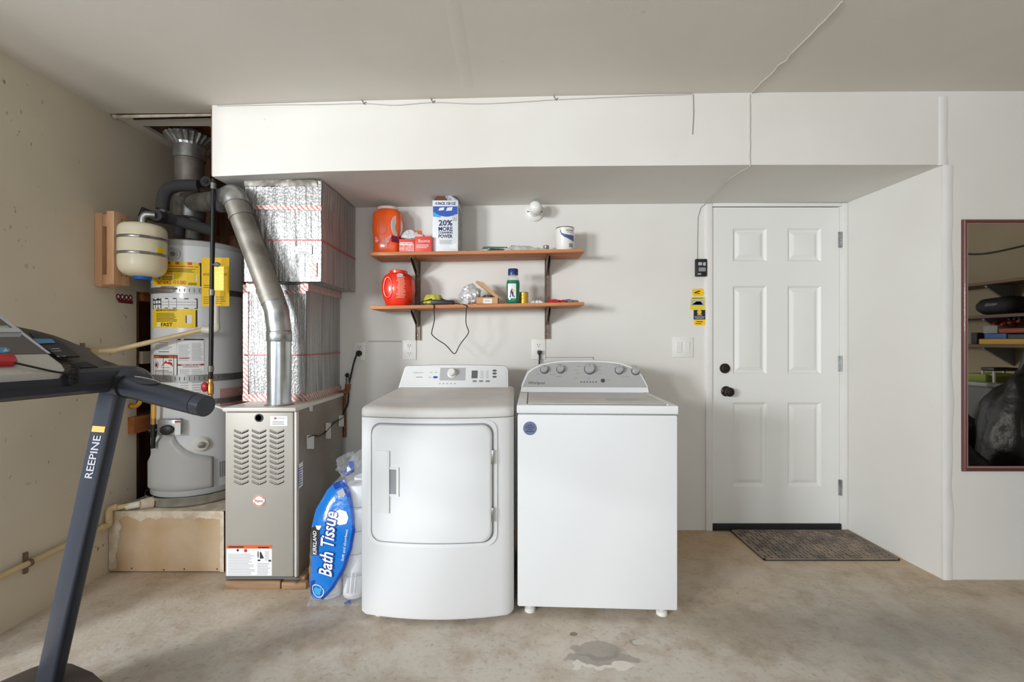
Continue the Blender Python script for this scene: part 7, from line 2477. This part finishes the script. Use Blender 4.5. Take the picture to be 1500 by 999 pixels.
# ------------------------------------------------------------------ treadmill
O3 = V((-1.115, 1.27, 0))
al = math.radians(15)
h3 = V((math.cos(al), -math.sin(al), 0))        # towards the user
s3 = V((-math.sin(al), -math.cos(al), 0))       # along the console bar
def T(s, u, z): return O3 + s3 * s + h3 * u + V((0, 0, z))
TM = thing('treadmill', 'dark grey folding treadmill with tilted console and one grab handle', 'treadmill', (-1.35, 1.1, 0))
def upright(s):
    top, bot = T(s, 0.01, 1.085), T(s, -0.262, 0.17)
    mb = MB()
    def sec(c):
        pts = []
        for (x, y) in rrect(-0.037, 0.037, -0.018, 0.018, 0.012, 4):
            pts.append(c + h3 * x + s3 * y)
        return pts
    mb.loft([sec(bot), sec(top)])
    return part('upright', mb, 'tm_grey', TM, angle=50)
up1 = upright(0.0)
upright(0.66)
# lettering on the inner face of the upright
uv = (T(0, 0.01, 1.085) - T(0, -0.262, 0.17)).normalized()
ub = T(0, 0.01, 1.085) + s3 * 0.0182
def umap(x, t, d): return ub - uv * t + h3 * x + s3 * d
mb = MB()
mb.text(lambda x, y, d: umap(0.004 + (x - 0.004), 0.205 - (y - 0.205), d), 'REEPINE', 0.004, 0.205, 0.040, width=0.125, d=0.0012, rot=PI / 2, bold=0.01)
part('lettering', mb, 'silver_text', up1)
part('logo_bar', MB().slab(umap, -0.022, 0.026, 0.115, 0.132, 0, 0.0012), 'gold', up1)
# crossbar
mb = MB()
def bsec(s, g=0.0):
    return [T(s, x, z) for x, z in ((0.030, 1.072), (0.044 + g, 1.082), (0.044 + g, 1.129), (0.036, 1.138), (-0.05, 1.140), (-0.07, 1.12), (-0.07, 1.085), (-0.05, 1.072))]
mb.loft([bsec(-0.045), bsec(0.70)])
part('crossbar', mb, 'tm_grey', TM, angle=40)
part('crossbar_groove', MB().prism([T(0.0, 0.0445, 1.102), T(0.68, 0.0445, 1.102), T(0.68, 0.0455, 1.098), T(0.0, 0.0455, 1.098)], h3 * 0.0006), 'tm_black', TM)
# knuckle and handle
k0 = T(-0.012, -0.01, 1.098)
part('handle_joint', MB().blob(T(-0.02, 0.03, 1.094), (0.062, 0.052, 0.046), 0.0, 1, 24, 16), 'tm_grey', TM, angle=70)
def handle(s):
    g0, g1 = T(s, 0.055, 1.086), T(s, 0.330, 1.040)
    ax = (g1 - g0).normalized()
    rA = 0.0305
    hd = part('handle', MB().tube([g0, g0 + ax * 0.004, g0 + ax * 0.02, g1 - ax * 0.03], [rA * 0.9, rA * 1.02, rA, rA * 0.93], 28), 'tm_grey', TM, angle=50)
    mb = MB().tube([g1 - ax * 0.029, g1 - ax * 0.0275, g1 + ax * 0.0], [rA * 0.86, rA * 0.94, rA * 0.90], 28)
    part('end_cap', mb, 'tm_grey', hd, angle=40)
    mb = MB().tube([g0 - ax * 0.02, g0 + ax * 0.006], [rA * 1.12, rA * 1.12], 28)
    part('grip_collar', mb, 'tm_black', hd, angle=40)
    # pulse plate on top
    side = ax.cross(V((0, 0, 1))).normalized()
    upv = side.cross(ax).normalized()
    mb = MB()
    rings = []
    for k in range(9):
        t = k / 8
        c = g0 + ax * (0.03 + 0.09 * t)
        w = 0.5 * math.sin(PI * (0.12 + 0.76 * t))
        rings.append([c + (upv * math.cos(a) + side * math.sin(a)) * (rA + 0.0025) for a in (-0.9 * w + 0.3 + 1.8 * w * j / 8 for j in range(9))])
    mb.loft(rings, False, False)
    part('pulse_plate', mb, 'tm_grey', hd, angle=70)
    mb = MB().tube([r[0] for r in rings] , 0.0016, 6)
    part('plate_edge', mb, 'chrome', hd)
handle(0.0)
handle(0.66)
# side shroud sweeping up behind the console
mb = MB()
def solve_s(px, u):
    k = (px - 750) / FPX
    a = O3 + h3 * u
    # a.x + s*s3.x = k*(a.y + s*s3.y)
    return (k * a.y - a.x) / (s3.x - k * s3.y)
def TP(px, py, u):
    s = solve_s(px, u)
    p = T(s, u, 0)
    return V((p.x, p.y, PZ(py, p.y)))
rid = [(200, 549, -0.02), (183, 542, -0.05), (165, 534, -0.07), (150, 526, -0.09), (133, 514, -0.11), (115, 505, -0.13), (96, 497, -0.15), (78, 490.5, -0.17), (50, 483, -0.20), (20, 477, -0.22), (-40, 464, -0.24), (-120, 455, -0.26)]
frn = [(203, 553), (192, 548), (180, 545), (168, 545), (158, 544), (150, 544.5), (135, 545), (120, 546), (100, 547), (60, 549), (0, 551), (-90, 556)]
A_ = [TP(a, b, u) for a, b, u in rid]
B_ = [TP(a, b, 0.02) for a, b in frn]
rows2 = []
for k, (p, q) in enumerate(zip(A_, B_)):
    mid1 = q + (p - q) * 0.45 + V((0, 0, 0.006 if k < 3 else -0.012))
    mid2 = q + (p - q) * 0.80 + V((0, 0, 0.008 if k < 3 else -0.010))
    back = p + (-h3) * 0.05 + V((0, 0, -0.03))
    low = V((p.x, p.y, 1.075)) + (-h3) * 0.03
    rows2.append([q + V((0, 0, -0.012)), q, mid1, mid2, p, p - h3 * 0.02, back, low])
mb.loft(rows2, True, True)
part('console_shroud', mb, 'tm_dark', TM, angle=50)
# recessed side keypad on the shroud (charcoal with a blue header)
def lerp(a, b, t): return a + (b - a) * t
def quad(name, pts, m, parent=TM, th=0.004):
    mb = MB()
    c = sum(pts, V((0, 0, 0))) / len(pts)
    n = (pts[1] - pts[0]).cross(pts[2] - pts[0]).normalized()
    if n.dot(V((0, 0, EYE)) - c) < 0:
        n = -n
    mb.prism([p + n * 0.001 for p in pts], n * th)
    return part(name, mb, m, parent)
def onsh(px, py, lift=0.0):
    """point of the sloping shroud face between front edge and ridge"""
    best = None
    for k in range(len(rid) - 1):
        for i in range(11):
            t = i / 10
            a = lerp(V((rid[k][0], rid[k][1], rid[k][2])), V((rid[k + 1][0], rid[k + 1][1], rid[k + 1][2])), t)
            b = lerp(V((frn[k][0], frn[k][1], 0.02)), V((frn[k + 1][0], frn[k + 1][1], 0.02)), t)
            for j in range(21):
                v = j / 20
                c = lerp(b, a, v)
                e = (c.x - px) ** 2 + (c.y - py) ** 2
                if best is None or e < best[0]:
                    best = (e, c.z)
    return TP(px, py, best[1] + 0.012 + lift)
kp = quad('side_keypad', [onsh(42, 489), onsh(60, 491), onsh(78, 496), onsh(92, 504.5), onsh(103, 513), onsh(116, 523.5), onsh(88, 524.5), onsh(60, 508)], 'tm_black')
quad('blue_header', [onsh(48, 496.5, .008), onsh(76, 497, .008), onsh(81, 502.5, .008), onsh(57, 503.5, .008)], 'tm_blue', kp, 0.001)
quad('key_print', [onsh(74, 514.5, .006), onsh(88, 513.5, .006), onsh(90, 514.2, .006), onsh(76, 515.4, .006)], 'soft_print', kp, 0.001)
quad('key_print', [onsh(74, 511, .006), onsh(86, 510.2, .006), onsh(87, 511, .006), onsh(75, 511.8, .006)], 'soft_print', kp, 0.001)
quad('key_print', [onsh(83, 522, .006), onsh(95, 521.2, .006), onsh(96, 522, .006), onsh(84, 522.9, .006)], 'soft_print', kp, 0.001)
quad('cup_hole', [onsh(100, 533), onsh(126, 532), onsh(143, 539.5), onsh(118, 540)], 'rubber')
# main console panel: trapezoid tilted back, its right edge running up to the left
zP0 = 1.128
pA = TP(97, 538, 0.052)
pA2 = TP(90, 544, 0.055)
pA3 = TP(92, 530, 0.03)
pB = TP(0, 463, -0.17)
d_ = (pB - pA3)
pB2 = pB + d_ * 0.55
S_END = 0.62
pC = T(S_END, 0.055, PZ(548.5, T(solve_s(0, .055), 0.055, 0).y))
pA2z = pA2.z
def panel_pt(a, b):
    """a along the bar (0 right edge .. 1 far), b up the slope"""
    right = lerp(lerp(pA2, pA3, min(1, b * 4)), pB2, max(0, (b - 0.25) / 0.75)) if b > 0.25 else lerp(pA2, pA3, b * 4)
    left = T(S_END, 0.055, pA2z) + (pB2 - pA2) * b
    left.z = right.z
    return lerp(right, left, a)
mb = MB()
front = [panel_pt(a, 0) for a in (0, 1)]
outl = [pA2, pA, pA3, pB, pB2]
lft = panel_pt(1, 1.0)
lf0 = panel_pt(1, 0)
nrm = (pB2 - pA2).cross(lf0 - pA2).normalized()
if nrm.z < 0:
    nrm = -nrm
def flat(p): return p - nrm * (p - pA2).dot(nrm)
outl = [flat(q) for q in outl]
poly = outl + [flat(lft), flat(lf0)]
mb.prism(poly, -nrm * 0.022)
MP = part('console_panel', mb, 'tm_light', TM, bevel=0.003)
def pan(px, py, d=0.001):
    """pixel -> panel plane"""
    dirv = V(((px - 750) / FPX, 1, (499 - py) / FPX))
    o = V((0, 0, EYE))
    t = (pA2 - o).dot(nrm) / dirv.dot(nrm)
    return o + dirv * t + nrm * d
def panquad(name, pts, m, d0, d1, parent=MP):
    mb = MB().prism([pan(a, b, d0) for a, b in pts], nrm * (d1 - d0))
    return part(name, mb, m, parent)
# only the part of the panel that is in view carries overlays
ovr = [pan(70, 518, 0.0005), pan(38, 494, 0.0005), pan(0, 466.5, 0.0005), pan(-60, 424, 0.0005)]
ob_ = (lf0 - pA2) - nrm * (lf0 - pA2).dot(nrm)
ob_.normalize()
ov = part('overlay', MB().prism(ovr + [ovr[3] + ob_ * 0.30, ovr[0] + ob_ * 0.44], nrm * 0.001), 'tm_panel', MP)
panquad('silver_edge', [(70, 518), (74, 518), (2, 463), (-60, 419), (-62, 423), (0, 466.5)], 'silver_text', 0.0005, 0.0022)
panquad('green_strip', [(-160, 481), (14, 481), (11, 477.5), (-160, 477.5)], 'tm_green', 0.0015, 0.002, ov)
panquad('silver_bar', [(-160, 488.5), (33, 487.5), (26, 481.5), (-160, 482)], 'silver_text', 0.0015, 0.004, ov)
panquad('grey_bar', [(-160, 496), (29, 494), (33, 488), (-160, 488.8)], 'grey_print', 0.0015, 0.002, ov)
mb = MB().prism([pan(3 + 12 * math.cos(2 * PI * k / 20), 513.5 + 4.2 * math.sin(2 * PI * k / 20), 0.0015) for k in range(20)], nrm * 0.001)
bt = part('oval_button', mb, 'tm_blue', ov)
panquad('button_mark', [(4, 516), (12, 515.5), (7, 511)], 'silver_text', 0.0025, 0.003, ov)
# safety key on the ledge with its cord
mb = MB().prism([pan(a, b, 0.001) for a, b in ((-30, 526), (15, 526), (20, 529), (23, 535), (20, 538), (-30, 539))], nrm * 0.016)
part('safety_key', mb, 'red_valve', TM, bevel=0.004, label='red safety key')
cb = [pan(16, 537, 0.012), pan(40, 541, 0.010), T(solve_s(75, 0.055), 0.055, 1.138), T(solve_s(100, 0.055), 0.056, 1.128), T(solve_s(108, 0.055), 0.056, 1.118)]
part('key_cord', MB().tube(bez(cb, 6), 0.0025, 8), 'rubber', TM, angle=70)
cb = []
for k in range(15):
    a = k * 1.5
    s = solve_s(108 + 6 * math.cos(a), 0.055)
    cb.append(T(s, 0.053 + 0.004 * (k % 2), 1.107 + 0.014 * math.sin(a) + 0.002 * k))
part('cord_bundle', MB().tube(bez(cb, 4), 0.0028, 8), 'rubber', TM, angle=70)
# motor hood, deck and belt
mb = MB()
def hsec(s, z0=0.02):
    pts = []
    du_ = -0.06
    for u, z in ((-0.46, 0.03), (-0.47, 0.10), (-0.42, 0.17), (-0.33, 0.212), (-0.24, 0.222), (-0.15, 0.210), (-0.07, 0.170), (-0.04, 0.10), (-0.04, 0.03)):
        k = 1.0 - 0.10 * max(0, abs(s - 0.33) - 0.28) / 0.12
        pts.append(T(s, u + du_, z * k))
    return pts
mb.loft([hsec(s) for s in (-0.085, -0.07, -0.04, 0.0, 0.33, 0.66, 0.70, 0.745)])
part('motor_hood', mb, 'tm_dark', TM, angle=40)
def bar3(s0, s1, u0, u1, z0, z1):
    return MB().prism([T(s0, u0, z0), T(s1, u0, z0), T(s1, u1, z0), T(s0, u1, z0)], (0, 0, z1 - z0))
part('side_rail', bar3(-0.06, 0.02, -0.05, 1.05, 0.06, 0.14), 'tm_grey', TM, bevel=0.01)
part('side_rail', bar3(0.64, 0.72, -0.05, 1.05, 0.06, 0.14), 'tm_grey', TM, bevel=0.01)
part('running_belt', bar3(0.03, 0.63, -0.05, 1.04, 0.09, 0.125), 'rubber', TM, bevel=0.006)
for s in (-0.02, 0.68):
    for u in (-0.40, 1.0):
        part('foot', bar3(s - 0.03, s + 0.03, u - 0.03, u + 0.03, 0.0, 0.07), 'rubber', TM)
